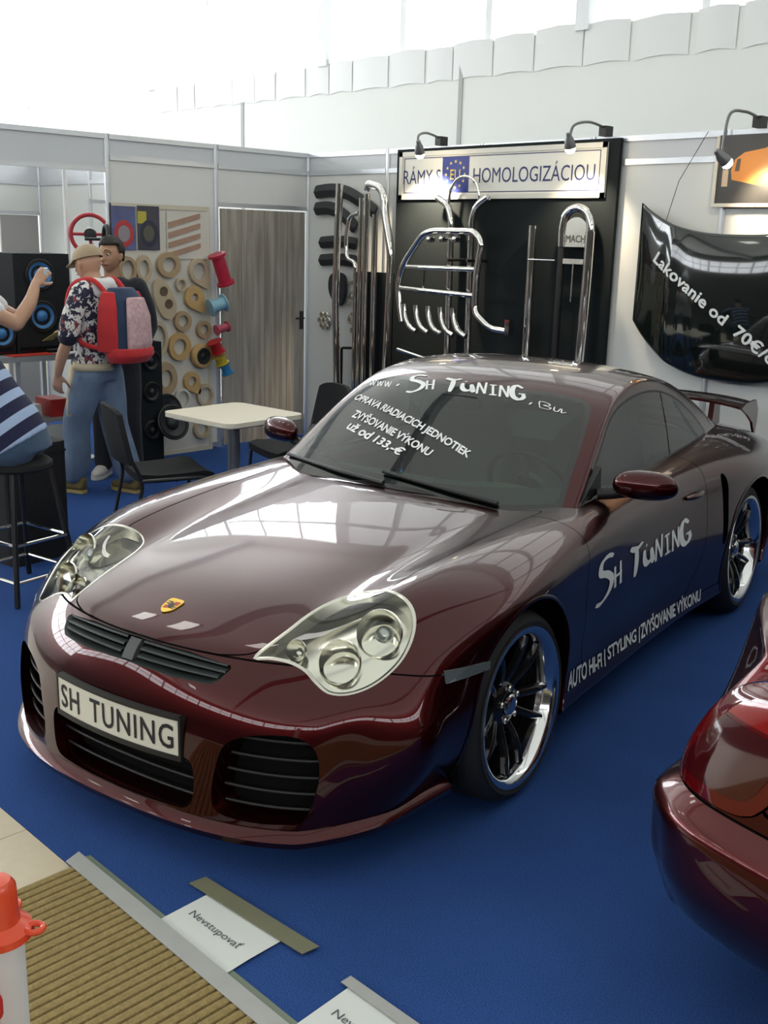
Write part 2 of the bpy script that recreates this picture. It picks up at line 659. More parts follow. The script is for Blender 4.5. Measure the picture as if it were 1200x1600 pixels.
def clip(s, g):
    """keep the part of the shell where g > 0 (cut exactly along g = 0)"""
    ins = g > 0
    c = ins[s.F].sum(1)
    keep = [s.F[c == 3]]
    V, N = [s.V], [s.N]
    base = len(s.V)
    for cnt in (1, 2):
        T = s.F[c == cnt]
        if not len(T): continue
        odd = ins[T] if cnt == 1 else ~ins[T]
        k = odd.argmax(1)
        r = np.arange(len(T))
        a, b, d = T[r, k], T[r, (k + 1) % 3], T[r, (k + 2) % 3]

        def cut(p, q):
            lo, hi = np.minimum(p, q), np.maximum(p, q)
            t = (g[lo] / (g[lo] - g[hi]))[:, None]
            return s.V[lo] * (1 - t) + s.V[hi] * t, s.N[lo] * (1 - t) + s.N[hi] * t
        v1, n1 = cut(a, b)
        v2, n2 = cut(a, d)
        i1 = base + np.arange(len(T)); base += len(T)
        i2 = base + np.arange(len(T)); base += len(T)
        V += [v1, v2]; N += [n1, n2]
        if cnt == 1:
            keep.append(np.stack([a, i1, i2], 1))
        else:
            keep.append(np.stack([b, d, i2], 1))
            keep.append(np.stack([b, i2, i1], 1))
    V = np.concatenate(V); N = np.concatenate(N); F = np.concatenate(keep)
    used = np.zeros(len(V), bool); used[F.ravel()] = True
    m = np.cumsum(used) - 1
    V, N, F = V[used], N[used], m[F]
    # weld duplicate cut points
    key = np.round(V * 2e5).astype(np.int64)
    _, first, inv = np.unique(key, axis=0, return_index=True, return_inverse=True)
    inv = inv.ravel()
    F = inv[F]
    ok = (F[:, 0] != F[:, 1]) & (F[:, 1] != F[:, 2]) & (F[:, 0] != F[:, 2])
    return Shell(V[first], N[first], F[ok])


def sd_poly(P, poly):
    """signed distance, positive inside"""
    P = np.asarray(P, float)
    poly = np.asarray(poly, float)
    d = np.full(len(P), 1e9)
    inside = np.zeros(len(P), bool)
    for a, b in zip(poly, np.roll(poly, -1, 0)):
        e = b - a
        w = P - a
        t = np.clip((w @ e) / max(e @ e, 1e-12), 0, 1)
        dd = w - t[:, None] * e
        d = np.minimum(d, (dd * dd).sum(1))
        c1 = (a[1] <= P[:, 1]) != (b[1] <= P[:, 1])
        with np.errstate(divide='ignore', invalid='ignore'):
            xi = a[0] + (P[:, 1] - a[1]) / (b[1] - a[1] if b[1] != a[1] else 1e-12) * e[0]
        inside ^= c1 & (P[:, 0] < xi)
    d = np.sqrt(d)
    return np.where(inside, d, -d)


def shell_obj(name, s, m, parent, off=0.0):
    V = s.V + s.N * off if off else s.V
    me = bpy.data.meshes.new(name)
    nv, nf = len(V), len(s.F)
    me.vertices.add(nv); me.vertices.foreach_set('co', V.ravel())
    me.loops.add(nf * 3); me.loops.foreach_set('vertex_index', s.F.ravel().astype(np.int32))
    me.polygons.add(nf)
    me.polygons.foreach_set('loop_start', np.arange(0, nf * 3, 3, dtype=np.int32))
    me.polygons.foreach_set('loop_total', np.full(nf, 3, dtype=np.int32))
    me.update(calc_edges=True)
    me.validate()
    me.shade_smooth()
    me.materials.append(m)
    try:
        me.normals_split_custom_set_from_vertices([tuple(n) for n in s.N / np.maximum(np.linalg.norm(s.N, axis=1), 1e-9)[:, None]])
    except Exception:
        pass
    return link(bpy.data.objects.new(name, me), parent)


def bvh_of(s):
    return BVHTree.FromPolygons([tuple(v) for v in s.V], [tuple(int(i) for i in f) for f in s.F])


def spl(P, n=6, closed=True):
    return np.array([tuple(p)[:2] for p in smooth_path([(x, y, 0) for x, y in P], n, closed)])


# ------------------------------------------------------------------ the sports coupe
CAR_POS = Vector((4.65718278, -3.97993027, 0.0))
CAR_HEAD = math.radians(-79.26493932511605)
CAR_M = Matrix.Translation(CAR_POS) @ Matrix.Rotation(CAR_HEAD, 4, 'Z')
CAR_I = CAR_M.inverted()
CAM_C = CAR_I @ CAM_LOC


def car_ray(px, py):
    d = FW + RT * ((px - 600) / F_PX) + UP * ((800 - py) / F_PX)
    return (CAR_I.to_3x3() @ d).normalized()


def paint_mat(name, base, flake, rough=0.32):
    m = mat(name, base, rough, metal=0.9, coat=1.0)
    nt = m.node_tree
    b = nt.nodes['Principled BSDF']
    b.inputs['Coat Roughness'].default_value = 0.02
    b.inputs['Coat IOR'].default_value = 1.45
    lw_ = nt.nodes.new('ShaderNodeLayerWeight'); lw_.inputs['Blend'].default_value = 0.35
    mx = nt.nodes.new('ShaderNodeMix'); mx.data_type = 'RGBA'
    mx.inputs['A'].default_value = (*flake, 1)
    mx.inputs['B'].default_value = (*base, 1)
    nt.links.new(lw_.outputs['Facing'], mx.inputs['Factor'])
    nt.links.new(mx.outputs['Result'], b.inputs['Base Color'])
    return m


M_paint = paint_mat('burgundy_metallic_paint', (0.017, 0.0005, 0.0008), (0.056, 0.0010, 0.0016))
M_black = mat('black_plastic', (0.012, 0.012, 0.012), 0.45)
M_gloss = mat('gloss_black', (0.008, 0.008, 0.009), 0.08, coat=0.6)
M_under = mat('dark_liner', (0.006, 0.006, 0.006), 0.9, spec=0.1)
M_rubber = mat('tyre_rubber', (0.014, 0.014, 0.015), 0.75, bump=0.15, bscale=90)
M_chrome = mat('chrome', (0.78, 0.77, 0.74), 0.06, metal=1.0)
M_satin = mat('satin_chrome', (0.72, 0.70, 0.62), 0.22, metal=1.0)
M_white_vinyl = mat('white_vinyl', (0.86, 0.87, 0.86), 0.5)
M_grille = mat('grille_plastic', (0.035, 0.045, 0.042), 0.4)
M_cabin = mat('cabin_charcoal', (0.11, 0.13, 0.118), 0.8)
M_seatmat = mat('seat_leather', (0.09, 0.10, 0.093), 0.5)
M_ws = glass_mat('windshield_glass', (0.62, 0.90, 0.77), 1.12)
M_side = glass_mat('tinted_side_glass', (0.22, 0.25, 0.22), 1.1)
M_lens = glass_mat('lamp_lens', (0.97, 0.98, 0.97), 1.0)

car = thing('sports_coupe', 'dark burgundy sports coupe with white tuning lettering parked on the blue carpet', 'car', CAR_POS, CAR_HEAD)

# --- cage of the lower body -------------------------------------------------
XC = [.850, .745, .585, .385, .110, -.22, -.55, -.9, -1.3, -1.7, -2.05, -2.35, -2.65, -2.95, -3.2, -3.38]
XS = [.540, .455, .340, .205, .030, -.24, -.55, -.9, -1.3, -1.7, -2.05, -2.35, -2.65, -2.93, -3.1, -3.2]
YS = [.790, .815, .838, .856, .866, .858, .838, .822, .822, .842, .885, .912, .905, .868, .79, .68]
YF = [.690, .700, .700, .695, .695, .700, .702, .704, .712, .722, .74, .758, .752, .722, .66, .58]
ZT = [  # centre .. shoulder
    [.606, .607, .608, .604, .594, .584, .576],
    [.655, .654, .650, .646, .648, .650, .622],
    [.700, .698, .692, .696, .718, .716, .664],
    [.738, .735, .727, .730, .763, .766, .706],
    [.777, .773, .764, .759, .786, .797, .735],
    [.808, .804, .795, .787, .803, .815, .755],
    [.832, .829, .820, .812, .818, .826, .772],
    [.85, .85, .845, .84, .836, .834, .785],
    [.86, .86, .855, .85, .848, .845, .792],
    [.87, .87, .865, .86, .858, .856, .80],
    [.89, .89, .885, .88, .875, .868, .802],
    [.92, .918, .91, .90, .888, .872, .795],
    [.915, .912, .905, .895, .882, .862, .778],
    [.875, .873, .868, .858, .845, .825, .745],
    [.82, .818, .812, .802, .788, .768, .708],
    [.75, .748, .742, .732, .72, .70, .655]]
S1 = [(.825, .50), (.850, .535), (.868, .565), (.884, .60), (.893, .62), (.884, .63), (.864, .64), (.852, .64), (.852, .64), (.875, .645), (.914, .65), (.938, .655), (.932, .645), (.898, .62), (.825, .59), (.715, .55)]
S2 = [(.850, .40), (.873, .425), (.886, .45), (.893, .475), (.898, .485), (.886, .49), (.868, .49), (.862, .49), (.863, .49), (.888, .49), (.924, .49), (.943, .49), (.938, .49), (.904, .48), (.835, .46), (.725, .44)]
S3 = [(.826, .285), (.846, .30), (.866, .315), (.892, .325), (.895, .33), (.878, .335), (.852, .335), (.842, .335), (.845, .335), (.875, .335), (.914, .335), (.934, .335), (.928, .335), (.894, .33), (.828, .33), (.718, .33)]
S4 = [(.772, .175), (.792, .19), (.815, .20), (.845, .21), (.884, .215), (.876, .22), (.866, .22), (.862, .22), (.862, .22), (.876, .22), (.905, .22), (.922, .22), (.915, .22), (.88, .22), (.812, .23), (.70, .24)]
S5 = [(.752, .135), (.772, .145), (.80, .155), (.83, .165), (.872, .172), (.866, .178), (.857, .18), (.853, .18), (.853, .18), (.866, .18), (.894, .18), (.908, .18), (.90, .18), (.866, .18), (.80, .19), (.69, .20)]
S6 = [(y - .12, z + .01) for y, z in S5]
SIDE = [S1, S2, S3, S4, S5, S6]
# bumper rows below the nose edge: x per column (centre .. j5), and height
YJ = [0, .21, .38, .52, .645, .735]
FX = [[.905, .895, .862, .808, .738, .655],
      [.938, .928, .900, .852, .778, .690],
      [.945, .936, .910, .866, .792, .700],
      [.945, .937, .910, .862, .782, .680],
      [.925, .917, .890, .840, .758, .655],
      [.80, .79, .77, .73, .66, .58]]
FZ = [.52, .42, .30, .18, .135, .15]
BX = [-3.45, -3.47, -3.46, -3.42, -3.38, -3.2]
BZ = [.62, .48, .36, .26, .22, .24]


def build_lower():
    verts, index = [], {}

    def vid(key, p):
        if key not in index:
            index[key] = len(verts)
            verts.append(tuple(p))
        return index[key]
    nI, nJ, nK = 16, 7, 7
    fracs = [0, .235, .42, .545, .70, .86, 1.0]

    def T(i, j, sgn):
        yf, ys = YF[i], YS[i]
        ytab = [0, .21 / .70 * yf, .37 / .70 * yf, .47 / .70 * yf, .585 / .70 * yf, yf, ys]
        y = ytab[j]
        w = (y / ys) ** 2
        x = XC[i] + (XS[i] - XC[i]) * w
        k = ('T', i, j, 0 if j == 0 else sgn)
        return vid(k, (x, y * sgn, ZT[i][j]))

    def S(i, k, sgn):
        if k == 0: return T(i, nJ - 1, sgn)
        y, z = SIDE[k - 1][i]
        x = XS[i]
        if i == 0: x += [.03, .045, .05, .05, .03, 0][k - 1]
        if i == 1: x += [.01, .02, .02, .02, .01, 0][k - 1]
        if i == 15: x += [-.03, -.04, -.03, -.02, 0, 0.05][k - 1]
        return vid(('S', i, k, sgn), (x, y * sgn, z))

    def Fr(k, j, sgn):
        if k == 0: return T(0, j, sgn)
        if j == 6: return S(0, k, sgn)
        return vid(('F', k, j, 0 if j == 0 else sgn), (FX[k - 1][j], YJ[j] * sgn, FZ[k - 1] + (0.0 if k > 3 else -.012 * (YJ[j] / .7) ** 2)))

    def Bk(k, j, sgn):
        if k == 0: return T(15, j, sgn)
        if j == 6: return S(15, k, sgn)
        yj = YJ[j] / .735 * .62
        return vid(('B', k, j, 0 if j == 0 else sgn), (BX[k - 1] + .10 * (yj / .62) ** 2, yj * sgn, BZ[k - 1]))
    faces = []

    def quad(a, b, c, d, sgn):
        faces.append((a, b, c, d) if sgn > 0 else (d, c, b, a))
    for sgn in (1, -1):
        for i in range(nI - 1):
            for j in range(nJ - 1):
                quad(T(i, j, sgn), T(i, j + 1, sgn), T(i + 1, j + 1, sgn), T(i + 1, j, sgn), sgn)
            for k in range(nK - 1):
                quad(S(i, k, sgn), S(i, k + 1, sgn), S(i + 1, k + 1, sgn), S(i + 1, k, sgn), sgn)
        for k in range(nK - 1):
            for j in range(nJ - 1):
                quad(Fr(k + 1, j, sgn), Fr(k + 1, j + 1, sgn), Fr(k, j + 1, sgn), Fr(k, j, sgn), sgn)
                quad(Bk(k, j, sgn), Bk(k, j + 1, sgn), Bk(k + 1, j + 1, sgn), Bk(k + 1, j, sgn), sgn)
    return verts, faces


cv, cf = build_lower()
BODY = cc_shell(cv, cf, 4)
BODY_BVH = bvh_of(BODY)


def on_body(px, py, off=0.0, bvh=None):
    """photo pixel -> point on the car's skin"""
    h = (bvh or BODY_BVH).ray_cast(CAM_C, car_ray(px, py))
    if h[0] is None:
        print('miss', px, py)
        return None
    n = h[1] if h[1].dot(CAM_C - h[0]) > 0 else -h[1]
    return h[0] + n * off


# --- cage of the greenhouse ---------------------------------------------------
GC = [(-.36, .735), (-.62, .900), (-.86, 1.052), (-1.09, 1.190), (-1.32, 1.252), (-1.60, 1.270), (-1.90, 1.235), (-2.2, 1.145), (-2.5, 1.02), (-2.8, .885), (-3.0, .80)]
GR = [(-.50, .735, .70), (-.74, .692, .868), (-.97, .648, 1.026), (-1.19, .606, 1.150), (-1.40, .588, 1.203), (-1.64, .582, 1.215), (-1.91, .582, 1.177), (-2.18, .586, 1.092), (-2.46, .592, .975), (-2.72, .598, .85), (-2.9, .60, .76)]


def build_green():
    verts, index, faces = [], {}, []

    def vid(key, p):
        if key not in index:
            index[key] = len(verts); verts.append(tuple(p))
        return index[key]
    fr = [0, .36, .66, .88, 1.0]

    def T(i, j, s):
        (xc, zc), (xr, yr, zr) = GC[i], GR[i]
        f = fr[j]
        z = zc + (zr - zc) * (0.62 * f ** 2 + 0.38 * f ** 6)
        return vid(('T', i, j, 0 if j == 0 else s), (xc + (xr - xc) * f ** 2, yr * f * s, z))

    def S(i, k, s):
        if k == 0: return T(i, 4, s)
        xr, yr, zr = GR[i]
        bx, by, bz = xr, .722, .60
        t = [0, .10, .42, .75, 1.0][k]
        y = yr + (by - yr) * t + .022 * math.sin(math.pi * min(t * 1.1, 1)) + (0.006 if k == 1 else 0)
        return vid(('S', i, k, s), (bx, y * s, zr + (bz - zr) * t))
    for s in (1, -1):
        for i in range(len(GC) - 1):
            for j in range(4):
                q = (T(i, j, s), T(i, j + 1, s), T(i + 1, j + 1, s), T(i + 1, j, s))
                faces.append(q if s > 0 else q[::-1])
            for k in range(4):
                q = (S(i, k, s), S(i, k + 1, s), S(i + 1, k + 1, s), S(i + 1, k, s))
                faces.append(q if s > 0 else q[::-1])
    return verts, faces


gv, gf = build_green()
GREEN = cc_shell(gv, gf, 4)
GREEN_BVH = bvh_of(GREEN)

# --- outlines -----------------------------------------------------------------
WHEELS = [(0.0, .875, .325, .318, 0), (-2.35, .905, .33, .326, 1)]
ARCH_R = (.352, .362)


def side_field(V):
    g = np.full(len(V), 1e9)
    for (wx, wy, wz, wr, k) in WHEELS:
        d = np.hypot(V[:, 0] - wx, V[:, 2] - (wz + .012)) - ARCH_R[k]
        d = np.where(np.abs(V[:, 1]) > .5, d, 1)
        g = np.minimum(g, d)
    return g


def mirror_poly(P): return [(x, -y) for x, y in P][::-1]


FOOT = spl([(-.52, 0), (-.56, .3), (-.66, .55), (-.80, .655), (-1.2, .655), (-1.7, .655), (-2.1, .63), (-2.35, .56), (-2.5, .3), (-2.55, 0), (-2.5, -.3), (-2.35, -.56), (-2.1, -.63), (-1.7, -.655), (-1.2, -.655), (-.80, -.655), (-.66, -.55), (-.56, -.3)])
b0 = clip(BODY, side_field(BODY.V))
b0 = clip(b0, np.where(b0.V[:, 2] > .55, -sd_poly(b0.V[:, :2], FOOT), 1))
b0 = clip(b0, b0.V[:, 2] - .10)

# headlamps: outline seen in the photo, carried onto the skin, mirrored
HL_PX = [(396, 1029), (424, 1003), (452, 982), (478, 962), (510, 943), (548, 929), (588, 922), (622, 927), (643, 945), (650, 970), (645, 1000),
         (630, 1030), (606, 1056), (574, 1077), (540, 1087), (512, 1084), (492, 1068), (476, 1050), (452, 1037), (422, 1031)]
hl3 = [on_body(*p) for p in HL_PX]
HLC = sum(hl3, Vector()) / len(hl3)
_A = np.array([tuple(p - HLC) for p in hl3])
_n = np.linalg.svd(_A)[2][2]
if _n[2] < 0: _n = -_n
HLN = Vector(_n).normalized()
HLU = Vector((0, 1, 0)); HLU = (HLU - HLN * HLU.dot(HLN)).normalized()
HLW = HLN.cross(HLU)
HL2 = spl([((p - HLC).dot(HLU), (p - HLC).dot(HLW)) for p in hl3], 4)


def lamp_field(V, s, off=0.0):
    W = V * np.array([1, s, 1]) - np.array(HLC)
    g = sd_poly(np.stack([W @ np.array(HLU), W @ np.array(HLW)], 1), HL2) + off
    far = (np.abs(W @ np.array(HLN)) > .22) | (V[:, 1] * s < .2) | (V[:, 0] < .1)
    return np.where(far, -1.0, g)


# upper grille, side intakes, centre intake (front view y, z)
GRILLE = [(0, .613), (.2, .610), (.345, .596), (.350, .588), (.335, .562), (.312, .548), (.2, .546), (0, .552)]
GRILLE = GRILLE + [(-y, z) for y, z in GRILLE[::-1] if y > 0]
_ip = [on_body(*p) for p in ((349, 1166), (378, 1152), (420, 1149), (462, 1153), (490, 1170), (499, 1200), (494, 1240), (474, 1284), (440, 1289), (385, 1284), (338, 1268), (330, 1240), (336, 1200))]
SIDE_IN = spl([(p.y, p.z) for p in _ip], 5)
CENTRE_IN = spl([(0, .325), (.2, .335), (.29, .33), (.305, .26), (.285, .185), (.2, .170), (0, .166), (-.2, .170), (-.285, .185), (-.305, .26), (-.29, .33), (-.2, .335)], 4)


def front_field(V, poly, off=0.0):
    g = sd_poly(V[:, 1:], poly) + off
    return np.where(V[:, 0] > .5, g, -1.0)


OPENINGS = [('grille', GRILLE), ('side_intake', SIDE_IN), ('side_intake', SIDE_IN * np.array([-1, 1])), ('centre_intake', CENTRE_IN)]
INTAKE = spl([(-1.90, .76), (-1.925, .62), (-1.935, .47), (-1.965, .44), (-1.985, .50), (-1.985, .62), (-1.965, .74), (-1.93, .785)], 5)


def cut_all(s):
    for sg in (1, -1):
        s = clip(s, -lamp_field(s.V, sg))
    for _, p in OPENINGS:
        s = clip(s, -front_field(s.V, p))
    s = clip(s, np.where(np.abs(s.V[:, 1]) > .6, -sd_poly(s.V[:, [0, 2]], INTAKE), 1))
    return s


skin = cut_all(b0)
# seams -------------------------------------------------------------------------
GAP = 0.0022
HOOD_HALF = [(.835, 0), (.825, .2), (.775, .345), (.72, .40), (.60, .465), (.47, .535), (.40, .565), (.2, .58), (0, .592), (-.25, .605), (-.45, .615), (-.585, .62), (-.56, .5), (-.505, .3), (-.48, 0)]
HOOD = np.array([tuple(p)[:2] for p in smooth_path([(x, y, 0) for x, y in HOOD_HALF], 4)])
HOOD = np.concatenate([HOOD, (HOOD * np.array([1, -1]))[::-1]])


def hood_field(V):
    return np.where(V[:, 2] > .585, sd_poly(V[:, :2], HOOD), -1.0)


def bumper_field(V):
    x = V[:, 0]
    zl = np.interp(x, [-.1, .25, .5, .62, .78, .9], [.545, .563, .585, .60, .612, .62])
    return np.where(x > .0, zl - V[:, 2], -1.0)


DOOR = spl([(-.50, .80), (-.475, .60), (-.49, .40), (-.53, .285), (-.62, .262), (-1.1, .262), (-1.55, .27), (-1.66, .34), (-1.735, .46), (-1.755, .60), (-1.745, .78), (-1.74, .9), (-1.2, .95), (-.55, .95)], 5)


def door_field(V, s):
    return np.where(V[:, 1] * s > .55, sd_poly(V[:, [0, 2]], DOOR), -1.0)


def rear_bumper_field(V):
    return np.where(V[:, 0] < -2.5, np.interp(V[:, 0], [-3.5, -3.1, -2.7], [.58, .56, .50]) - V[:, 2], -1.0)


def sill_field(V):
    x = V[:, 0]
    return np.where((x < -.2) & (x > -2.2), .245 - V[:, 2], -1.0)


LID = spl([(-2.62, 0), (-2.64, .4), (-2.75, .56), (-3.0, .58), (-3.25, .5), (-3.33, .3), (-3.35, 0), (-3.33, -.3), (-3.25, -.5), (-3.0, -.58), (-2.75, -.56), (-2.64, -.4)], 4)


def lid_field(V):
    return np.where(V[:, 2] > .62, sd_poly(V[:, :2], LID), -1.0)


rest = skin
parts = {}


def take(name, fn):
    global rest
    g = fn(rest.V)
    parts[name] = clip(rest, g - GAP)
    rest = clip(rest, -g - GAP)


take('front_bumper', bumper_field)
take('hood', hood_field)
take('door_l', lambda V: door_field(V, 1))
take('door_r', lambda V: door_field(V, -1))
take('engine_lid', lid_field)
take('rear_bumper', rear_bumper_field)
take('sill_l', lambda V: np.where(V[:, 1] > 0, sill_field(V), -1))
take('sill_r', lambda V: np.where(V[:, 1] < 0, sill_field(V), -1))
P = {}
for k, nm in dict(front_bumper='front_bumper', hood='hood', door_l='door', door_r='door', engine_lid='engine_lid', rear_bumper='rear_bumper', sill_l='side_skirt', sill_r='side_skirt').items():
    P[k] = shell_obj(nm, parts[k], M_paint, car)
front = clip(rest, rest.V[:, 0] + 1.2)
back = clip(rest, -rest.V[:, 0] - 1.2)
for s in (1, -1):
    shell_obj('front_fender', clip(front, front.V[:, 1] * s), M_paint, car)
    q = shell_obj('rear_fender', clip(back, back.V[:, 1] * s), M_paint, car)
# dark inner liner so that gaps read dark and the shell is not hollow paper
lin = clip(b0, np.where(b0.V[:, 0] > .55, -1.0, 1.0) * 1.0)
lin = cut_all(clip(b0, .80 - b0.V[:, 0]))
shell_obj('inner_liner', lin, M_under, car, -0.012)
bm = B()
box(bm, -3.2, .70, -.60, .60, .17, .185)
obj('floor_pan', bm, M_under, car)


def skin_pt(o, d, bvh=None):
    h = (bvh or BODY_BVH).ray_cast(Vector(o), Vector(d))
    return h[0], h[1]


# openings: painted reveals, dark backing and slats
def front_pt(y, z):
    p, n = skin_pt((3, y, z), (-1, 0, 0))
    return p


def reveal(poly, depth, name, m, par):
    bm = B()
    lo, hi = [], []
    c = np.mean(poly, 0)
    for y, z in poly:
        p = front_pt(y, z)
        if p is None: p = Vector((.7, y, z))
        lo.append(bm.verts.new(p))
        q = c + (np.array((y, z)) - c) * .93
        hi.append(bm.verts.new((p.x - depth, q[0], q[1])))
    n = len(lo)
    for i in range(n):
        bm.faces.new((lo[i], lo[(i + 1) % n], hi[(i + 1) % n], hi[i]))
    return obj(name, bm, m, par, smooth=True)


def resample(poly, n):
    poly = np.asarray(poly, float)
    P2 = np.concatenate([poly, poly[:1]])
    L = np.r_[0, np.cumsum(np.hypot(*np.diff(P2, axis=0).T))]
    t = np.linspace(0, L[-1], n, endpoint=False)
    return np.stack([np.interp(t, L, P2[:, 0]), np.interp(t, L, P2[:, 1])], 1)


def spans(poly, z):
    """y-extent of a convex-ish outline at height z"""
    poly = np.asarray(poly)
    ys = []
    for a, b in zip(poly, np.roll(poly, -1, 0)):
        if (a[1] - z) * (b[1] - z) < 0:
            ys.append(a[0] + (z - a[1]) / (b[1] - a[1]) * (b[0] - a[0]))
    return (min(ys), max(ys)) if ys else None


for nm, poly in OPENINGS:
    dep = .035 if nm == 'grille' else .09
    reveal(resample(poly, 80), dep, nm + '_frame', M_paint if nm != 'grille' else M_grille, P['front_bumper'])
    # backing
    bm = B()
    R_ = resample(poly, 48)
    c = R_.mean(0)
    vs = []
    for y, z in R_:
        q = c + (np.array((y, z)) - c) * .95
        vs.append(bm.verts.new((front_pt(y, z).x - dep * .97, q[0], q[1])))
    cc = bm.verts.new((front_pt(*c).x - dep * .97, c[0], c[1]))
    for i in range(48): bm.faces.new((vs[i], vs[(i + 1) % 48], cc))
    obj(nm + '_backing', bm, M_under, P['front_bumper'], smooth=True)
    zs = R_[:, 1]
    nsl = 3 if nm == 'grille' else (5 if nm == 'side_intake' else 3)
    if nm == 'grille': continue
    for q in range(nsl):
        z = zs.min() + (zs.max() - zs.min()) * (q + .7) / (nsl + .4)
        e = spans(R_, z)
        if not e: continue
        bm = B()
        pts = []
        for t in np.linspace(e[0] + .01, e[1] - .01, 16):
            p = front_pt(t, z)
            pts.append((p.x - .045, t, z))
        tube(bm, pts, .005, 6)
        obj('slat', bm, mat('intake_slat', (0.008, 0.007, 0.007), 0.5), P['front_bumper'], smooth=True)
# upper grille: three curved slats a side and the centre bar
for q, (zc, ze, hw) in enumerate(((.604, .592, .335), (.586, .577, .338), (.567, .563, .325))):
    for s in (1, -1):
        bm = B()
        rows = []
        for t in np.linspace(.035, hw, 20):
            z = zc + (ze - zc) * (t / hw) ** 2
            p = front_pt(t * s, z)
            x = p.x
            rows.append([bm.verts.new(v) for v in ((x - .028, t * s, z + .006), (x - .006, t * s, z + .0045), (x - .004, t * s, z), (x - .008, t * s, z - .003), (x - .028, t * s, z - .003))])
        for a, b in zip(rows, rows[1:]):
            for k in range(4): bm.faces.new((a[k], a[k + 1], b[k + 1], b[k]))
        obj('grille_slat', bm, M_grille, P['front_bumper'], smooth=True)
bm = B()
for z0, z1 in ((.556, .575), (.575, .592), (.592, .609)):
    p0, p1 = front_pt(0, z0).x, front_pt(0, z1).x
    vs = [bm.verts.new(c) for c in ((p0 - .002, -.022, z0), (p0 - .002, .022, z0), (p1 - .002, .022, z1), (p1 - .002, -.022, z1))]
    bm.faces.new(vs)
    for a, b, x in ((0, 3, -.022), (1, 2, .022)):
        w = [vs[a], vs[b], bm.verts.new((p1 - .03, x, z1)), bm.verts.new((p0 - .03, x, z0))]
        bm.faces.new(w)
obj('grille_bar', bm, mat('grille_bar_grey', (0.07, 0.075, 0.072), 0.45), P['front_bumper'])

# splitter lip round the nose
path = []
for a in np.linspace(-88, 88, 81):
    d = Vector((math.cos(math.radians(a)), math.sin(math.radians(a)), 0))
    p, n = skin_pt(Vector((.33, 0, .165)) + d * 3, -d)
    path.append((p, d if n is None else n))
bm = B()
rows = []
for p, n in path:
    n2 = Vector((n.x, n.y, 0)).normalized()
    if n2.dot(p - Vector((.33, 0, p.z))) < 0: n2 = -n2
    z0 = .118 + .03 * max(0, abs(p.y) - .6) / .15
    rows.append([bm.verts.new(v) for v in (p - n2 * .02 + Vector((0, 0, z0 + .052 - p.z)), p + n2 * .012 + Vector((0, 0, z0 + .040 - p.z)), p + n2 * .026 + Vector((0, 0, z0 + .020 - p.z)), p + n2 * .020 + Vector((0, 0, z0 - p.z)), p - n2 * .06 + Vector((0, 0, z0 - p.z)))])
for a, b in zip(rows, rows[1:]):
    for k in range(4): bm.faces.new((a[k], a[k + 1], b[k + 1], b[k]))
obj('splitter', bm, M_paint, P['front_bumper'], smooth=True)


# wheel arches: rolled lip and dark well
def arch(wx, wz, R_, s, k):
    bm = B()
    rings = []
    for a in np.linspace(-28, 208, 61):
        x, z = wx + R_ * math.cos(math.radians(a)), wz + .012 + R_ * math.sin(math.radians(a))
        if z < .17: continue
        p, n = skin_pt((x, 3 * s, z), (0, -s, 0))
        if p is None: continue
        rad = Vector((math.cos(math.radians(a)), 0, math.sin(math.radians(a))))
        o_ = Vector((0, s, 0))
        rings.append([bm.verts.new(v) for v in (p + rad * .012 + o_ * .0005, p + rad * .006 + o_ * .004, p - rad * .001 + o_ * .003, p - rad * .004 - o_ * .006, p - rad * .004 - o_ * .05)])
    for r1, r2 in zip(rings, rings[1:]):
        for q in range(4): bm.faces.new((r1[q], r1[q + 1], r2[q + 1], r2[q]))
    obj('arch_lip', bm, M_paint, car, smooth=True)
    bm = B()
    r1 = []
    for a in np.linspace(-25, 205, 40):
        ca, sa = math.cos(math.radians(a)), math.sin(math.radians(a))
        R2 = R_ + .012
        z = max(wz + R2 * sa, .12)
        yo = .845 if k == 0 else .875
        r1.append((bm.verts.new((wx + R2 * ca, yo * s, z)), bm.verts.new((wx + R2 * ca, .52 * s, z))))
    for a, b in zip(r1, r1[1:]): bm.faces.new((a[0], b[0], b[1], a[1]))
    bm.faces.new([a[1] for a in r1])
    obj('wheel_well', bm, M_under, car)


M_rimblk = mat('black_rim', (0.015, 0.015, 0.016), 0.18, metal=0.3, coat=0.7)
M_lip = mat('polished_rim_lip', (0.80, 0.80, 0.80), 0.10, metal=1.0)
M_disc = mat('brake_disc', (0.35, 0.35, 0.36), 0.35, metal=1.0)


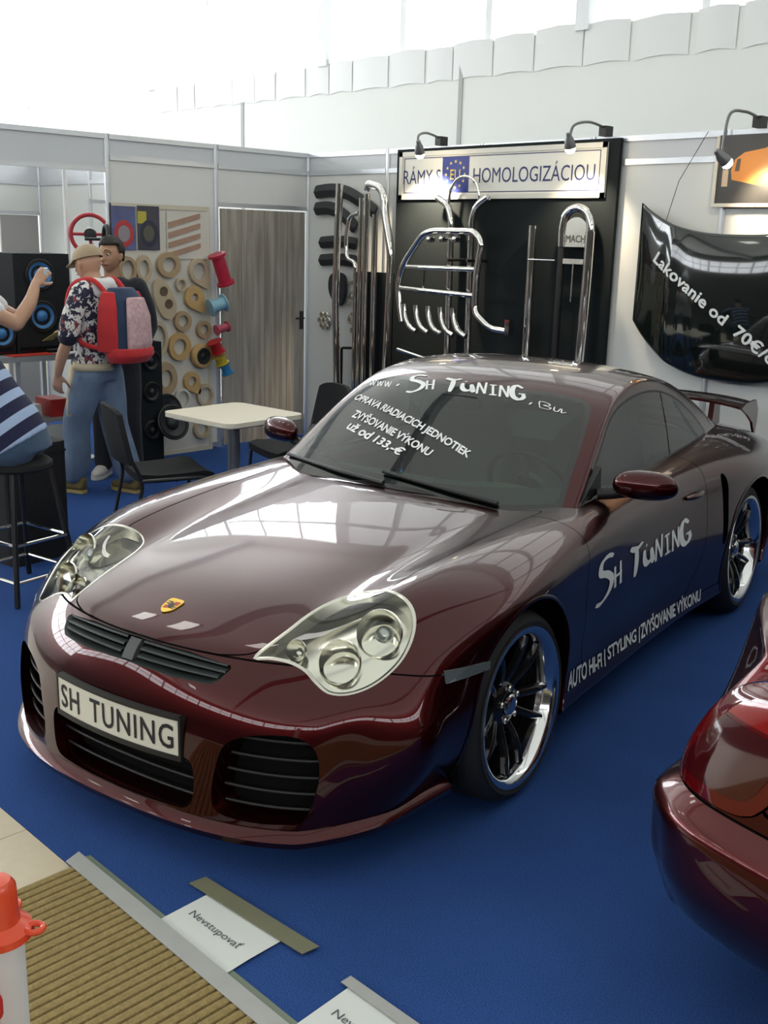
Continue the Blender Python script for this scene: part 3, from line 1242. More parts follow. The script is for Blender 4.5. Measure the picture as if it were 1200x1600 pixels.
def wheel_proto(name, R_, rim, width):
    """wheel in its own frame: axis z, outer face towards +z at z=0"""
    root = bpy.data.objects.new(name, None)
    link(root)
    bm = B()
    w = width
    prof = [(rim - .004, -.004), (rim + .010, .004), (rim + .022, .006), (R_ - .035, .000), (R_ - .014, -.010), (R_ - .002, -.035), (R_, -.07), (R_, -w + .07), (R_ - .002, -w + .035), (R_ - .014, -w + .01), (R_ - .04, -w), (rim + .02, -w - .004), (rim - .004, -w + .005)]
    lathe(bm, prof, 72, closed=False)
    ty = obj('tyre', bm, M_rubber, root, smooth=True)
    bm = B()
    lathe(bm, [(rim - .006, -w + .01), (rim - .028, -w + .05), (rim - .034, -.14), (rim - .030, -.05), (rim - .022, -.035)], 72)
    obj('rim_barrel', bm, M_rimblk, root, smooth=True)
    bm = B()
    lathe(bm, [(rim - .034, -.060), (rim - .030, -.045), (rim - .024, -.012), (rim - .014, .000), (rim - .004, .004), (rim + .006, .005), (rim + .008, -.002), (rim - .002, -.008)], 72)
    obj('rim_lip', bm, M_lip, root, smooth=True)
    for k in range(10):
        pair = k // 2
        a = math.radians(72 * pair + (-13 if k % 2 == 0 else 13))
        ab = math.radians(72 * pair + (-20 if k % 2 == 0 else 20) * .9)
        bm = B()
        secs = []
        for t in np.linspace(0, 1, 7):
            r = .055 + (rim - .032 - .055) * t
            ang = ab + (a - ab) * t
            zc = -.075 + .045 * math.sin(t * math.pi * .55) - .0 * t
            hw = (.018 - .005 * t)
            th = .022 - .006 * t
            c, s_ = math.cos(ang), math.sin(ang)
            e = Vector((-s_, c, 0))
            p = Vector((r * c, r * s_, zc))
            secs.append([bm.verts.new(v) for v in (p - e * hw + Vector((0, 0, -th)), p - e * hw * .8, p - e * hw * .3 + Vector((0, 0, .006)), p + e * hw * .3 + Vector((0, 0, .006)), p + e * hw * .8, p + e * hw + Vector((0, 0, -th)))])
        for s1, s2 in zip(secs, secs[1:]):
            for q in range(6): bm.faces.new((s1[q], s1[(q + 1) % 6], s2[(q + 1) % 6], s2[q]))
        bm.faces.new(secs[0]); bm.faces.new(secs[-1][::-1])
        obj('spoke', bm, M_rimblk, root, smooth=True)
    bm = B()
    lathe(bm, [(.078, -.10), (.076, -.065), (.062, -.052), (.045, -.050), (.038, -.058), (.0, -.058)], 40)
    obj('hub', bm, M_rimblk, root, smooth=True)
    bm = B()
    lathe(bm, [(.037, -.058), (.036, -.040), (.030, -.034), (.020, -.032), (0, -.030)], 32)
    obj('centre_cap', bm, M_chrome, root, smooth=True)
    for k in range(5):
        a = math.radians(72 * k + 36)
        bm = B()
        M = Matrix.Translation((.056 * math.cos(a), .056 * math.sin(a), -.062))
        lathe(bm, [(.0105, 0), (.0105, .018), (.007, .022), (0, .022)], 6, M)
        obj('lug_bolt', bm, M_satin, root)
    bm = B()
    lathe(bm, [(.09, -.150), (.165, -.150), (.165, -.172), (.09, -.172)], 48, closed=True)
    obj('brake_disc', bm, M_disc, root, smooth=True)
    bm = B()
    box(bm, -.07, .07, .10, .185, -.185, -.115)
    obj('brake_caliper', bm, mat('caliper_grey', (.2, .2, .2), .4, metal=.5), root, bevel=.01)
    return root


for (wx, wy, wz, wr, k) in WHEELS:
    for s in (1, -1):
        arch(wx, wz, ARCH_R[k], s, k)
        w = wheel_proto('wheel', wr, .262 if k == 0 else .264, .235 if k == 0 else .30)
        w.parent = car
        # axis z of the wheel -> outward y ; a little negative camber
        cam_a = math.radians(2.6 if k == 0 else 2.0)
        w.matrix_local = Matrix.Translation((wx, wy * s, wz)) @ Matrix.Rotation(-s * (math.pi / 2 - cam_a), 4, 'X') @ Matrix.Rotation(math.radians(20), 4, 'Z')
        w.location.z = wr * math.cos(cam_a) + .004 + math.sin(cam_a) * .002

# --- headlamps ------------------------------------------------------------------
M_refl = mat('lamp_reflector', (0.86, 0.84, 0.74), 0.16, metal=1.0)
for s in (1, -1):
    lens = clip(BODY, lamp_field(BODY.V, s, -.003))
    lamp = shell_obj('headlamp', lens, M_lens, car)
    lamp['label'] = 'clear teardrop headlamp with round reflectors'
    shell_obj('lamp_housing', clip(BODY, lamp_field(BODY.V, s, -.002)), M_refl, lamp, -.050)
    mir = Matrix.Diagonal((1, s, 1, 1))
    # rim: satin frame standing on the skin edge
    bm = B()
    ring = []
    R2 = resample(HL2, 90)
    for i, (u, w) in enumerate(R2):
        a, b = R2[i - 1], R2[(i + 1) % 90]
        tn = Vector((b[0] - a[0], b[1] - a[1], 0)).normalized()
        out = HLU * tn.y - HLW * tn.x
        cen = HLU * u + HLW * w
        if out.dot(cen) < 0: out = -out
        p0 = HLC + cen
        h = BODY_BVH.ray_cast(p0 + HLN * .4, -HLN)
        p = h[0]
        ring.append([mir @ v for v in (p - HLN * .012 + out * .001, p + HLN * .001 + out * .001, p + HLN * .002 - out * .004, p + HLN * .001 - out * .011, p - HLN * .050 - out * .013)])
    rv = [[bm.verts.new(v) for v in r_] for r_ in ring]
    for i in range(90):
        a, b = rv[i], rv[(i + 1) % 90]
        for q in range(4): bm.faces.new((a[q], a[q + 1], b[q + 1], b[q]))
    obj('lamp_frame', bm, M_satin, lamp, smooth=True)

    # bowls: main lamp, high beam and indicator
    def bowl(px, py, r, depth, name, eye=True):
        h = BODY_BVH.ray_cast(CAM_C, car_ray(px, py))
        c = h[0] - HLN * .012
        ax = (HLN * .55 + Vector((1, .12, 0)) * .75).normalized()
        M = mir @ frame_mat(c, ax.cross(Vector((0, 0, 1))), ax.cross(ax.cross(Vector((0, 0, 1))))) if False else None
        x_ = ax.cross(Vector((0, 0, 1))).normalized()
        y_ = ax.cross(x_)
        F_ = Matrix.Identity(4)
        for q in range(3): F_[q][0], F_[q][1], F_[q][2], F_[q][3] = x_[q], y_[q], ax[q], c[q]
        M = mir @ F_
        bm = B()
        lathe(bm, [(r * 1.06, -.004), (r * 1.02, .002), (r, -.004), (r * .93, -depth * .35), (r * .75, -depth * .75), (r * .45, -depth), (0, -depth * 1.05)], 48, M)
        o = obj(name, bm, M_refl, lamp, smooth=True)
        if eye:
            bm = B()
            lathe(bm, [(r * .40, -depth * .9), (r * .40, -depth * .55), (r * .34, -depth * .42), (r * .2, -depth * .33), (0, -depth * .30)], 32, M)
            obj('projector', bm, mat('projector_glass', (0.55, 0.58, 0.55), 0.05, metal=.6, coat=1), o, smooth=True)
        return o
    bowl(592, 985, .068, .07, 'main_beam_bowl')
    bowl(530, 1030, .062, .07, 'high_beam_bowl', eye=False)
    bowl(462, 1012, .030, .04, 'indicator_bowl', eye=False)

# --- number plate -----------------------------------------------------------------
pc = front_pt(0, .395)
bm = B()
W, H_ = .26, .055
cols = 14
vv = {}
M_plate = mat('plate_white', (0.74, 0.72, 0.62), 0.4)


def plate_x(y): return .957 - .34 * y * y


def plate_strip(name, y0, y1, z0, z1, t0, t1, m, par):
    bm = B()
    rows = []
    for t in np.linspace(y0, y1, 15):
        x = plate_x(t)
        rows.append([bm.verts.new(v) for v in ((x + t0, t, z0), (x + t1, t, z0), (x + t1, t, z1), (x + t0, t, z1))])
    for a, b in zip(rows, rows[1:]):
        for q in range(4): bm.faces.new((a[q], a[(q + 1) % 4], b[(q + 1) % 4], b[q]))
    bm.faces.new(rows[0]); bm.faces.new(rows[-1])
    return obj(name, bm, m, par, smooth=True)


ZP0, ZP1 = .338, .448
plate = plate_strip('number_plate', -.26, .26, ZP0, ZP1, -.004, 0, M_plate, P['front_bumper'])
for a in ((-.266, .266, ZP0 - .016, ZP0), (-.266, .266, ZP1, ZP1 + .010), (-.268, -.26, ZP0 - .016, ZP1 + .01), (.26, .268, ZP0 - .016, ZP1 + .01)):
    plate_strip('plate_holder', *a, -.02, .003, M_black, plate)
for s_, x0_, w_ in (('SH', -.243, .098), ('TUNING', -.092, .335)):
    V2, T2 = fit_text(s_, w_, .076, space=1.12, bold=.012)
    me = bpy.data.meshes.new('plate_lettering')
    me.from_pydata([(plate_x(v[0] + x0_) + .0012 + v[2] * LAYER, v[0] + x0_, ZP0 + .017 + v[1]) for v in V2], [], T2)
    me.materials.append(mat('plate_black_print', (0.02, 0.02, 0.025), 0.5))
    link(bpy.data.objects.new('plate_lettering', me), plate)
# mounting block behind the plate
bm = B(); box(bm, .86, .935, -.10, .10, .345, .44)
obj('plate_bracket', bm, M_black, P['front_bumper'])

# --- glazing ---------------------------------------------------------------------
WS = spl([(-.40, 0), (-.42, .35), (-.50, .60), (-.62, .668), (-.80, .634), (-.98, .597), (-1.11, .560), (-1.155, .515), (-1.145, .40), (-1.105, .2), (-1.09, 0), (-1.105, -.2), (-1.145, -.40), (-1.155, -.515), (-1.11, -.560), (-.98, -.597), (-.80, -.634), (-.62, -.668), (-.50, -.60), (-.42, -.35)], 5)
RW = spl([(-1.98, 0), (-2.0, .3), (-2.06, .46), (-2.2, .49), (-2.4, .485), (-2.55, .44), (-2.6, .3), (-2.62, 0), (-2.6, -.3), (-2.55, -.44), (-2.4, -.485), (-2.2, -.49), (-2.06, -.46), (-2.0, -.3)], 5)
DLO = spl([(-.705, .80), (-.80, .875), (-1.00, 1.015), (-1.15, 1.105), (-1.30, 1.150), (-1.52, 1.172), (-1.75, 1.158), (-1.98, 1.100), (-2.18, 1.010), (-2.32, .925), (-2.34, .895), (-2.26, .880), (-2.0, .868), (-1.6, .845), (-1.2, .80), (-.9, .79)], 5)


def ws_f(V, off=0): return np.where((V[:, 0] > -1.25) & (V[:, 2] > .6), sd_poly(V[:, :2], WS) + off, -1)
def rw_f(V, off=0): return np.where((V[:, 0] < -1.8) & (V[:, 2] > .6), sd_poly(V[:, :2], RW) + off, -1)
def dl_f(V, s, off=0): return np.where(V[:, 1] * s > .45, sd_poly(V[:, [0, 2]], DLO) + off, -1)


g0 = clip(GREEN, GREEN.V[:, 2] - .72)
ws = clip(g0, ws_f(g0.V, -.022)); wsb = clip(clip(g0, ws_f(g0.V)), -ws_f(clip(g0, ws_f(g0.V)).V, -.022))
P['windshield'] = shell_obj('windshield', ws, M_ws, car)
shell_obj('windshield_border', wsb, M_gloss, P['windshield'])
rw = clip(g0, rw_f(g0.V, -.002))
shell_obj('rear_window', rw, M_side, car)
cab = clip(g0, -ws_f(g0.V)); cab = clip(cab, -rw_f(cab.V))
for s in (1, -1):
    a = clip(g0, dl_f(g0.V, s, -.010))
    win = clip(a, a.V[:, 0] + 1.76)
    shell_obj('door_window', win, M_side, car)
    shell_obj('quarter_window', clip(a, -1.772 - a.V[:, 0]), M_side, car)
    ring = clip(g0, dl_f(g0.V, s)); ring = clip(ring, -dl_f(ring.V, s, -.010))
    shell_obj('window_seal', ring, M_black, car)
    cab = clip(cab, -dl_f(cab.V, s))
cab = clip(cab, cab.V[:, 2] - .76)
roofs = clip(cab, cab.V[:, 2] - .76)
P['roof'] = shell_obj('roof', roofs, M_paint, car)
shell_obj('headlining', clip(cab, cab.V[:, 2] - .90), mat('headlining_grey', (.16, .16, .15), .9), P['roof'], -.025)

# --- cabin -----------------------------------------------------------------------
bm = B()
rows = []
for y in np.linspace(-.62, .62, 15):
    hump = .03 * math.exp(-((y - .36) / .18) ** 2)
    rows.append([bm.verts.new(v) for v in ((-.50, y, .775), (-.66, y, .812), (-.80, y, .825 + hump), (-.90, y, .80 + hump), (-.94, y, .70), (-.92, y, .45))])
for a, b in zip(rows, rows[1:]):
    for q in range(5): bm.faces.new((a[q], a[q + 1], b[q + 1], b[q]))
dash = obj('dashboard', bm, M_cabin, car, smooth=True)
F_ = Matrix.Translation((-1.0, .36, .80)) @ Matrix.Rotation(math.radians(-62), 4, 'Y')
bm = B()
pts = [F_ @ Vector((.185 * math.cos(a), .185 * math.sin(a), 0)) for a in np.linspace(0, 2 * math.pi, 40, endpoint=False)]
tube(bm, pts, .015, 10, closed=True)
sw = obj('steering_wheel', bm, M_black, car, smooth=True)
bm = B()
lathe(bm, [(.075, -.01), (.07, .02), (0, .03)], 24, F_)
for a in (0, 90, 180):
    c = Vector((math.cos(math.radians(a + 0)), math.sin(math.radians(a)), 0))
    tube(bm, [F_ @ (c * .06), F_ @ (c * .18)], .012, 8)
obj('steering_hub', bm, M_cabin, sw, smooth=True)
for sy in (.36, -.36):
    bm = B()
    box(bm, -1.62, -1.10, sy - .25, sy + .25, .30, .46)
    seat = obj('seat', bm, M_seatmat, car, smooth=True, bevel=.05, seg=3)
    bm = B()
    M = Matrix.Translation((-1.60, sy, .42)) @ Matrix.Rotation(math.radians(-18), 4, 'Y')
    prism(bm, [(-.26, .0), (-.26, .35), (-.20, .52), (-.13, .60), (-.12, .74), (.12, .74), (.13, .60), (.20, .52), (.26, .35), (.26, 0)], -.06, .06, M @ Matrix.Rotation(math.pi / 2, 4, 'X') @ Matrix.Rotation(math.pi / 2, 4, 'Y'))
    obj('seat_back', bm, M_seatmat, seat, smooth=True, bevel=.03, seg=3)
bm = B()
M = Matrix.Translation((-1.02, 0, 1.12))
prism(bm, rrect(.20, .06, .025), -.012, .012, M @ Matrix.Rotation(math.pi / 2, 4, 'X') @ Matrix.Rotation(math.pi / 2, 4, 'Y'))
obj('rear_view_mirror', bm, M_black, car, smooth=True)
bm = B()
rows = [[bm.verts.new((x, y, z)) for y in (-.6, 0, .6)] for x, z in ((-1.9, .3), (-2.0, .55), (-2.05, .80), (-2.45, .88))]
for a, b in zip(rows, rows[1:]):
    for q in range(2): bm.faces.new((a[q], a[q + 1], b[q + 1], b[q]))
obj('rear_shelf', bm, M_cabin, car)
# wipers
for (q0, q1, q2) in (((600, 758), (520, 735), (452, 712)), ((778, 790), (690, 766), (600, 740))):
    pts = [on_body(*q, .012, GREEN_BVH) for q in (q0, q1, q2)]
    bm = B()
    tube(bm, smooth_path(pts, 8), [.010] * 8 + [.008] * 9, 8)
    wpr = obj('wiper', bm, M_black, car, smooth=True)

# cowl trim at the windshield base
bm = B()
rows = []
for y in np.linspace(-.66, .66, 41):
    p, n = skin_pt((-.50 - .22 * (y / .66) ** 2 - .0, y, 2), (0, 0, -1))
    p2, n2 = skin_pt((-.575 - .19 * (y / .66) ** 2, y, 2), (0, 0, -1), GREEN_BVH)
    rows.append((bm.verts.new(p + Vector((0, 0, .002))), bm.verts.new(p2 + Vector((0, 0, -.012)))))
for a, b in zip(rows, rows[1:]): bm.faces.new((a[0], a[1], b[1], b[0]))
obj('cowl_trim', bm, M_black, car, smooth=True)

# --- door mirrors ------------------------------------------------------------------
for s in (1, -1):
    bm = B()
    c = Vector((-.90, .895 * s, .905))
    bmesh.ops.create_uvsphere(bm, u_segments=32, v_segments=20, radius=1.0)
    for v in bm.verts:
        x, y, z = v.co
        fx = .062 if x > 0 else .045
        v.co = Vector((c.x + fx * x - .03 * y * s, c.y + .118 * (abs(y) ** .85) * (1 if y > 0 else -1), c.z + (.062 if z > 0 else .052) * (abs(z) ** .8) * (1 if z > 0 else -1)))
    mi = obj('door_mirror', bm, M_paint, car, smooth='all')
    bm = B()
    tube(bm, smooth_path([(-.86, .72 * s, .855), (-.88, .77 * s, .862), (-.895, .83 * s, .875)], 5), .022, 10)
    obj('mirror_arm', bm, M_black, mi, smooth=True)
    bm = B()
    prism(bm, [(-.74, .842), (-.80, .885), (-.90, .955), (-.915, .85)], .690, .712, Matrix(((1, 0, 0, 0), (0, 0, s, 0), (0, 1, 0, 0), (0, 0, 0, 1))))
    obj('mirror_triangle', bm, M_black, mi)

# --- side markers, crest, handle, wing, lamps --------------------------------------------
for s in (1, -1):
    poly = [on_body(*q) for q in ((693, 1048), (730, 1041), (764, 1032), (763, 1045), (730, 1057), (696, 1068))]
    bm = B()
    o_, i_ = [], []
    for p in poly:
        _, n = skin_pt((p.x, 3, p.z), (0, -1, 0))
        o_.append(bm.verts.new(((p + Vector((0, .006, 0))).x, (p.y + .006) * s, p.z))); i_.append(bm.verts.new((p.x, (p.y - .01) * s, p.z)))
    bm.faces.new(o_)
    for a in range(6): bm.faces.new((o_[a], o_[(a + 1) % 6], i_[(a + 1) % 6], i_[a]))
    obj('side_marker', bm, mat('marker_smoked', (0.10, 0.12, 0.13), 0.12, coat=1), car)
    bm = B()
    p, n = skin_pt((-1.62, 3 * s, .735), (0, -s, 0))
    pts = []
    for x in np.linspace(-1.52, -1.70, 9):
        p, n = skin_pt((x, 3 * s, .735), (0, -s, 0))
        pts.append(p + Vector((0, s * (.004 + .012 * math.sin((x + 1.70) / .18 * math.pi)), 0)))
    tube(bm, pts, [.008, .011, .013, .014, .014, .014, .013, .011, .008], 10)
    obj('door_handle', bm, M_paint, P['door_l' if s > 0 else 'door_r'], smooth=True)
    # rear lamp
    g = np.where((BODY.V[:, 0] < -2.9) & (BODY.V[:, 1] * s > .3), sd_poly(BODY.V[:, 1:] * np.array([s, 1]), [(.42, .60), (.80, .60), (.82, .66), (.74, .73), (.45, .70)]), -1)
    shell_obj('rear_lamp', clip(BODY, g), mat('rear_lamp_red', (.35, .01, .01), .08, coat=1), car, .003)

# crest: a little shield of gold with dark bars
cpx = on_body(270, 948)
nrm = skin_pt((cpx.x, 0, 3), (0, 0, -1))[1]
if nrm.z < 0: nrm = -nrm
MC = frame_mat(Vector((cpx.x, 0, cpx.z)) + nrm * .001, (0, 1, 0), (-nrm.z, 0, nrm.x))
sh = [(-.027, .032), (0, .036), (.027, .032), (.028, .0), (.021, -.022), (0, -.038), (-.021, -.022), (-.028, 0)]
bm = B()
prism(bm, [tuple(p) for p in spl(sh, 4)], 0, .003, MC)
crest = obj('crest_badge', bm, mat('gold_enamel', (.80, .50, .08), .25, metal=.7), P['hood'])
for nm, rects, m in (('crest_bars', [(-.024, -.004, .014, .019), (-.024, -.004, .004, .009), (.004, .022, -.014, -.009), (.004, .024, -.006, -.001)], mat('crest_black', (.03, .02, .02), .4)), ('crest_field', [(.003, .023, .004, .022), (-.02, -.003, -.018, -.003)], mat('crest_red', (.45, .06, .02), .4))):
    bm = B()
    for x0, x1, y0, y1 in rects: box(bm, x0, x1, y0, y1, .002, .0036, MC)
    obj(nm, bm, m, crest)
bm = B(); prism(bm, [(x * .36, y * .36) for x, y in sh], .002, .0042, MC)
obj('crest_centre', bm, mat('crest_black', (.03, .02, .02), .4), crest)

# rear wing
bm = B()
rows = []
prof = [(0, .012), (.05, .020), (.14, .016), (.24, .0), (.24, -.006), (.14, -.004), (.05, -.008), (0, 0)]
for y in np.linspace(-.625, .625, 25):
    lift = -.03 * abs(y / .625) ** 4
    rows.append([bm.verts.new((-3.02 - dx, y, .955 + dz + lift + .08 * dx)) for dx, dz in prof])
for a, b in zip(rows, rows[1:]):
    for q in range(8): bm.faces.new((a[q], a[(q + 1) % 8], b[(q + 1) % 8], b[q]))
bm.faces.new(rows[0]); bm.faces.new(rows[-1][::-1])
wing = obj('rear_wing', bm, M_paint, car, smooth=True)
for s in (1, -1):
    bm = B()
    pts = [(-3.00, .935), (-3.10, .955), (-3.29, .955), (-3.31, .90), (-3.27, .83), (-3.22, .775), (-3.20, .775), (-3.18, .84), (-3.10, .89)]
    vs = [[bm.verts.new((x, (yy + (.945 - z) * .16) * s, z)) for x, z in pts] for yy in (.622, .636)]
    bm.faces.new(vs[0]); bm.faces.new(vs[1][::-1])
    for i in range(len(pts)): bm.faces.new((vs[0][i], vs[0][(i + 1) % len(pts)], vs[1][(i + 1) % len(pts)], vs[1][i]))
    obj('end_plate', bm, M_paint, wing)
    bm = B()
    lo = skin_pt((-3.12, .45 * s, 2), (0, 0, -1))[0].z
    prism(bm, [(-3.05, lo - .02), (-3.20, lo - .06), (-3.17, .95), (-3.07, .95)], .435, .465, Matrix(((1, 0, 0, 0), (0, 0, s, 0), (0, 1, 0, 0), (0, 0, 0, 1))))
    obj('wing_post', bm, M_paint, wing)


# --- vinyl lettering laid on the skin --------------------------------------------------
def fine(V2, T, n=2):
    """split triangles so that lettering can follow the skin"""
    V = [tuple(v) for v in V2]
    for _ in range(n):
        mid, out = {}, []

        def m_(a, b):
            k = (min(a, b), max(a, b))
            if k not in mid:
                mid[k] = len(V); V.append(tuple((p_ + q_) / 2 for p_, q_ in zip(V[a], V[b])))
            return mid[k]
        for a, b, c in T:
            x, y, z = m_(a, b), m_(b, c), m_(c, a)
            out += [(a, x, z), (x, b, y), (z, y, c), (x, y, z)]
        T = out
    return V, T


def strokes(segs, w):
    """brush strokes -> flat polygons; segs: list of polylines with optional width factor"""
    V, T = [], []
    for pl in segs:
        p3 = smooth_path([(x, y, 0) for x, y in pl], 6) if len(pl) > 2 else [Vector((*pl[0], 0)), Vector((*pl[1], 0))]
        n = len(p3)
        base = len(V)
        for i, p in enumerate(p3):
            t = (p3[min(i + 1, n - 1)] - p3[max(i - 1, 0)]).normalized()
            q = i / (n - 1)
            hw = w * (.55 + .45 * math.sin(math.pi * min(max(q, .0), 1)) ** .6)
            # slanted brush: wider for strokes across its edge
            ox, oy = -t.y * hw * .55, t.x * hw * .55
            nx, ny = .80 * w, .30 * w      # broad nib held at a slant
            if ox * nx + oy * ny < 0: nx, ny = -nx, -ny
            k_ = .35 + .65 * math.sin(math.pi * q) ** .5
            ox, oy = ox + nx * k_, oy + ny * k_
            V += [(p.x + ox, p.y + oy), (p.x - ox, p.y - oy)]
        for i in range(n - 1):
            a = base + 2 * i
            T += [(a, a + 1, a + 3), (a, a + 3, a + 2)]
    return V, T


# brush-written SH TUNING, in a unit box 10 wide x ~2 high
GRAF = [
    [(1.75, 1.95), (1.2, 2.05), (.55, 1.85), (.45, 1.35), (1.1, 1.15), (1.55, .8), (1.3, .25), (.55, -.15), (.0, -.1)],
    [(1.9, 1.3), (1.9, .2)], [(2.5, 1.45), (2.45, .25)], [(1.8, .75), (2.6, .85)],
    [(3.6, 1.75), (4.3, 1.6), (4.95, 1.85)], [(4.25, 1.65), (4.2, 1.0), (3.95, .1)],
    [(5.1, 1.3), (5.05, .75), (5.3, .45), (5.75, .55), (5.95, .9)], [(5.85, 1.25), (5.95, .55), (6.05, .35)], [(5.3, 1.55), (5.4, 1.5)],
    [(6.3, .25), (6.45, 1.6)], [(6.45, 1.6), (6.95, .35)], [(6.95, .35), (7.1, 1.75)],
    [(7.4, 1.5), (7.95, 1.55)], [(7.65, 1.5), (7.65, .4)], [(7.35, .35), (7.95, .4)],
    [(8.2, .3), (8.3, 1.65)], [(8.3, 1.65), (8.85, .4)], [(8.85, .4), (8.95, 1.75)],
    [(10.1, 1.75), (9.6, 2.0), (9.25, 1.4), (9.3, .6), (9.75, .35), (10.15, .7), (10.1, 1.1)], [(9.75, 1.0), (10.3, 1.1)],
]
GRAF_SMALL_WWW = [[(0, .9), (.15, .2), (.35, .8), (.5, .2), (.7, .95)], [(.9, .9), (1.05, .2), (1.25, .8), (1.4, .2), (1.6, .95)], [(1.8, .9), (1.95, .2), (2.15, .8), (2.3, .2), (2.5, .95)]]
GRAF_SMALL_EU = [[(.2, .1), (.15, .9), (.8, 1.0), (1.0, .75), (.5, .55), (1.1, .45), (.9, .15), (.2, .1)], [(1.4, .8), (1.4, .25), (1.7, .2), (1.9, .8)], [(2.0, .8), (2.05, .2), (2.4, .5)]]


def decal(name, V2, T, corners, m, parent, bvh, lift=.0022, n=2, box_=None):
    """bilinear photo quad (bl, br, tr, tl in pixels) -> lettering on the skin"""
    V2, T = fine(V2, T, n)
    xs = [v[0] for v in V2]; ys = [v[1] for v in V2]
    x0, x1, y0, y1 = box_ or (min(xs), max(xs), min(ys), max(ys))
    c3 = [Vector(on_body(*c, 0, bvh)) for c in corners]
    out = []
    for vv_ in V2:
        x, y = vv_[0], vv_[1]
        u, v = (x - x0) / (x1 - x0), (y - y0) / (y1 - y0)
        p = (c3[0] * (1 - u) + c3[1] * u) * (1 - v) + (c3[3] * (1 - u) + c3[2] * u) * v
        q, nn, _, _ = bvh.find_nearest(p)
        if nn.dot(CAM_C - q) < 0: nn = -nn
        out.append(tuple(q + nn * (lift + (vv_[2] * LAYER if len(vv_) > 2 else 0.0))))
    me = bpy.data.meshes.new(name)
    me.from_pydata(out, [], T)
    me.materials.append(m)
    return link(bpy.data.objects.new(name, me), parent)


gV, gT = strokes(GRAF, .13)
gbox = (min(v[0] for v in gV), max(v[0] for v in gV), min(v[1] for v in gV), max(v[1] for v in gV))
for part_ in (GRAF[:4], GRAF[4:]):
    V2, T2 = strokes(part_, .175)
    decal('side_lettering', V2, T2, [(929, 952), (1080, 858), (1078, 806), (932, 876)], M_white_vinyl, P['door_l'], BODY_BVH, box_=gbox)
for s_, c_ in (('AUTO HI-FI', [(886, 1081), (940, 1042), (939, 1019), (888, 1050)]), ('| STYLING |', [(944, 1042), (999, 1004), (999, 978), (943, 1014)]), ('ZVYŠOVANIE VÝKONU', [(1001, 999), (1094, 938), (1095, 915), (1000, 970)])):
    V2, T2 = fit_text(s_, 1.0, .12, bold=.026, space=.95)
    decal('skirt_lettering', V2, T2, c_, M_white_vinyl, P['sill_l'], BODY_BVH, n=1)
# windshield
for part_ in (GRAF[:4], GRAF[4:]):
    V2, T2 = strokes(part_, .17)
    decal('windshield_lettering', V2, T2, [(634, 614), (822, 636), (821, 604), (638, 586)], M_white_vinyl, P['windshield'], GREEN_BVH, box_=gbox)
V2, T2 = strokes(GRAF_SMALL_WWW, .045)
decal('windshield_lettering', V2, T2, [(577, 603), (610, 606), (613, 596), (580, 594)], M_white_vinyl, P['windshield'], GREEN_BVH)
V2, T2 = strokes(GRAF_SMALL_EU, .05)
decal('windshield_lettering', V2, T2, [(841, 637), (884, 649), (887, 640), (842, 626)], M_white_vinyl, P['windshield'], GREEN_BVH)
for c in ((622, 602), (829, 631)):
    V2, T2 = strokes([[(0, 0), (.5, .3), (1, .6)]], .3)
    decal('windshield_lettering', V2, T2, [(c[0] - 3, c[1] + 2), (c[0] + 3, c[1] + 2), (c[0] + 3, c[1] - 2), (c[0] - 3, c[1] - 2)], M_white_vinyl, P['windshield'], GREEN_BVH)
for s_, c_ in (('OPRAVA RIADIACICH JEDNOTIEK', [(549, 627), (728, 720), (738, 706), (562, 616)]),
               ('ZVYŠOVANIE VÝKONU', [(549, 652), (669, 714), (681, 702), (560, 638)]),
               ('už od', [(540, 670), (574, 688), (587, 677), (552, 658)]),
               ('133,-€', [(580, 692), (621, 714), (636, 703), (593, 680)])):
    V2, T2 = fit_text(s_, 1.0, .1, bold=.032, space=.95)
    decal('windshield_lettering', V2, T2, c_, M_white_vinyl, P['windshield'], GREEN_BVH, n=1)

# ------------------------------------------------------------------ back wall: panel, sign, lamps
M_blackboard = mat('black_felt_board', (0.012, 0.016, 0.018), 0.85, spec=0.2)
M_signwhite = mat('sign_banner_white', (0.78, 0.77, 0.70), 0.5)
M_blue_print = mat('sign_blue_print', (0.03, 0.04, 0.14), 0.6)
M_eu = mat('flag_blue_print', (0.03, 0.05, 0.26), 0.6)
M_star = mat('flag_yellow_print', (0.75, 0.62, 0.15), 0.6)
M_darkmetal = mat('dark_metal', (0.06, 0.06, 0.06), 0.4, metal=0.8)

bm = B(); box(bm, 1.155, 3.241, -0.055, -0.024, 0.0, 2.484)
tag(obj('display_board', bm, M_blackboard), 'tall black display board on the back wall behind the chrome bars', 'display board')

YB = -0.056
sg = thing('sign_banner', 'white framed banner with blue lettering and starred flag on the black board', 'sign', (2.175, YB, 2.10))
SX0, SX1, SZ = -0.975, 0.978, 0.36
bm = B(); box(bm, SX0, SX1, -0.012, 0, 0, SZ)
obj('banner', bm, M_signwhite, sg)
bm = B()
for x0, x1, z0, z1 in ((SX0, SX1, 0, .035), (SX0, SX1, SZ - .035, SZ), (SX0, SX0 + .035, 0, SZ), (SX1 - .035, SX1, 0, SZ)):
    box(bm, x0, x1, -0.022, -0.0125, z0, z1)
bmesh.ops.remove_doubles(bm, verts=bm.verts, dist=1e-5)
obj('banner_frame', bm, mat('banner_frame_cream', (0.70, 0.68, 0.60), 0.4), sg)
for x0, x1, z0, z1 in ((SX0 + .05, SX1 - .05, .047, .053), (SX0 + .05, SX1 - .05, SZ - .053, SZ - .047), (SX0 + .05, SX0 + .056, .047, SZ - .047), (SX1 - .056, SX1 - .05, .047, SZ - .047)):
    bm = B(); box(bm, x0, x1, -0.0135, -0.0115, z0, z1)
    obj('border_line', bm, M_blue_print, sg)
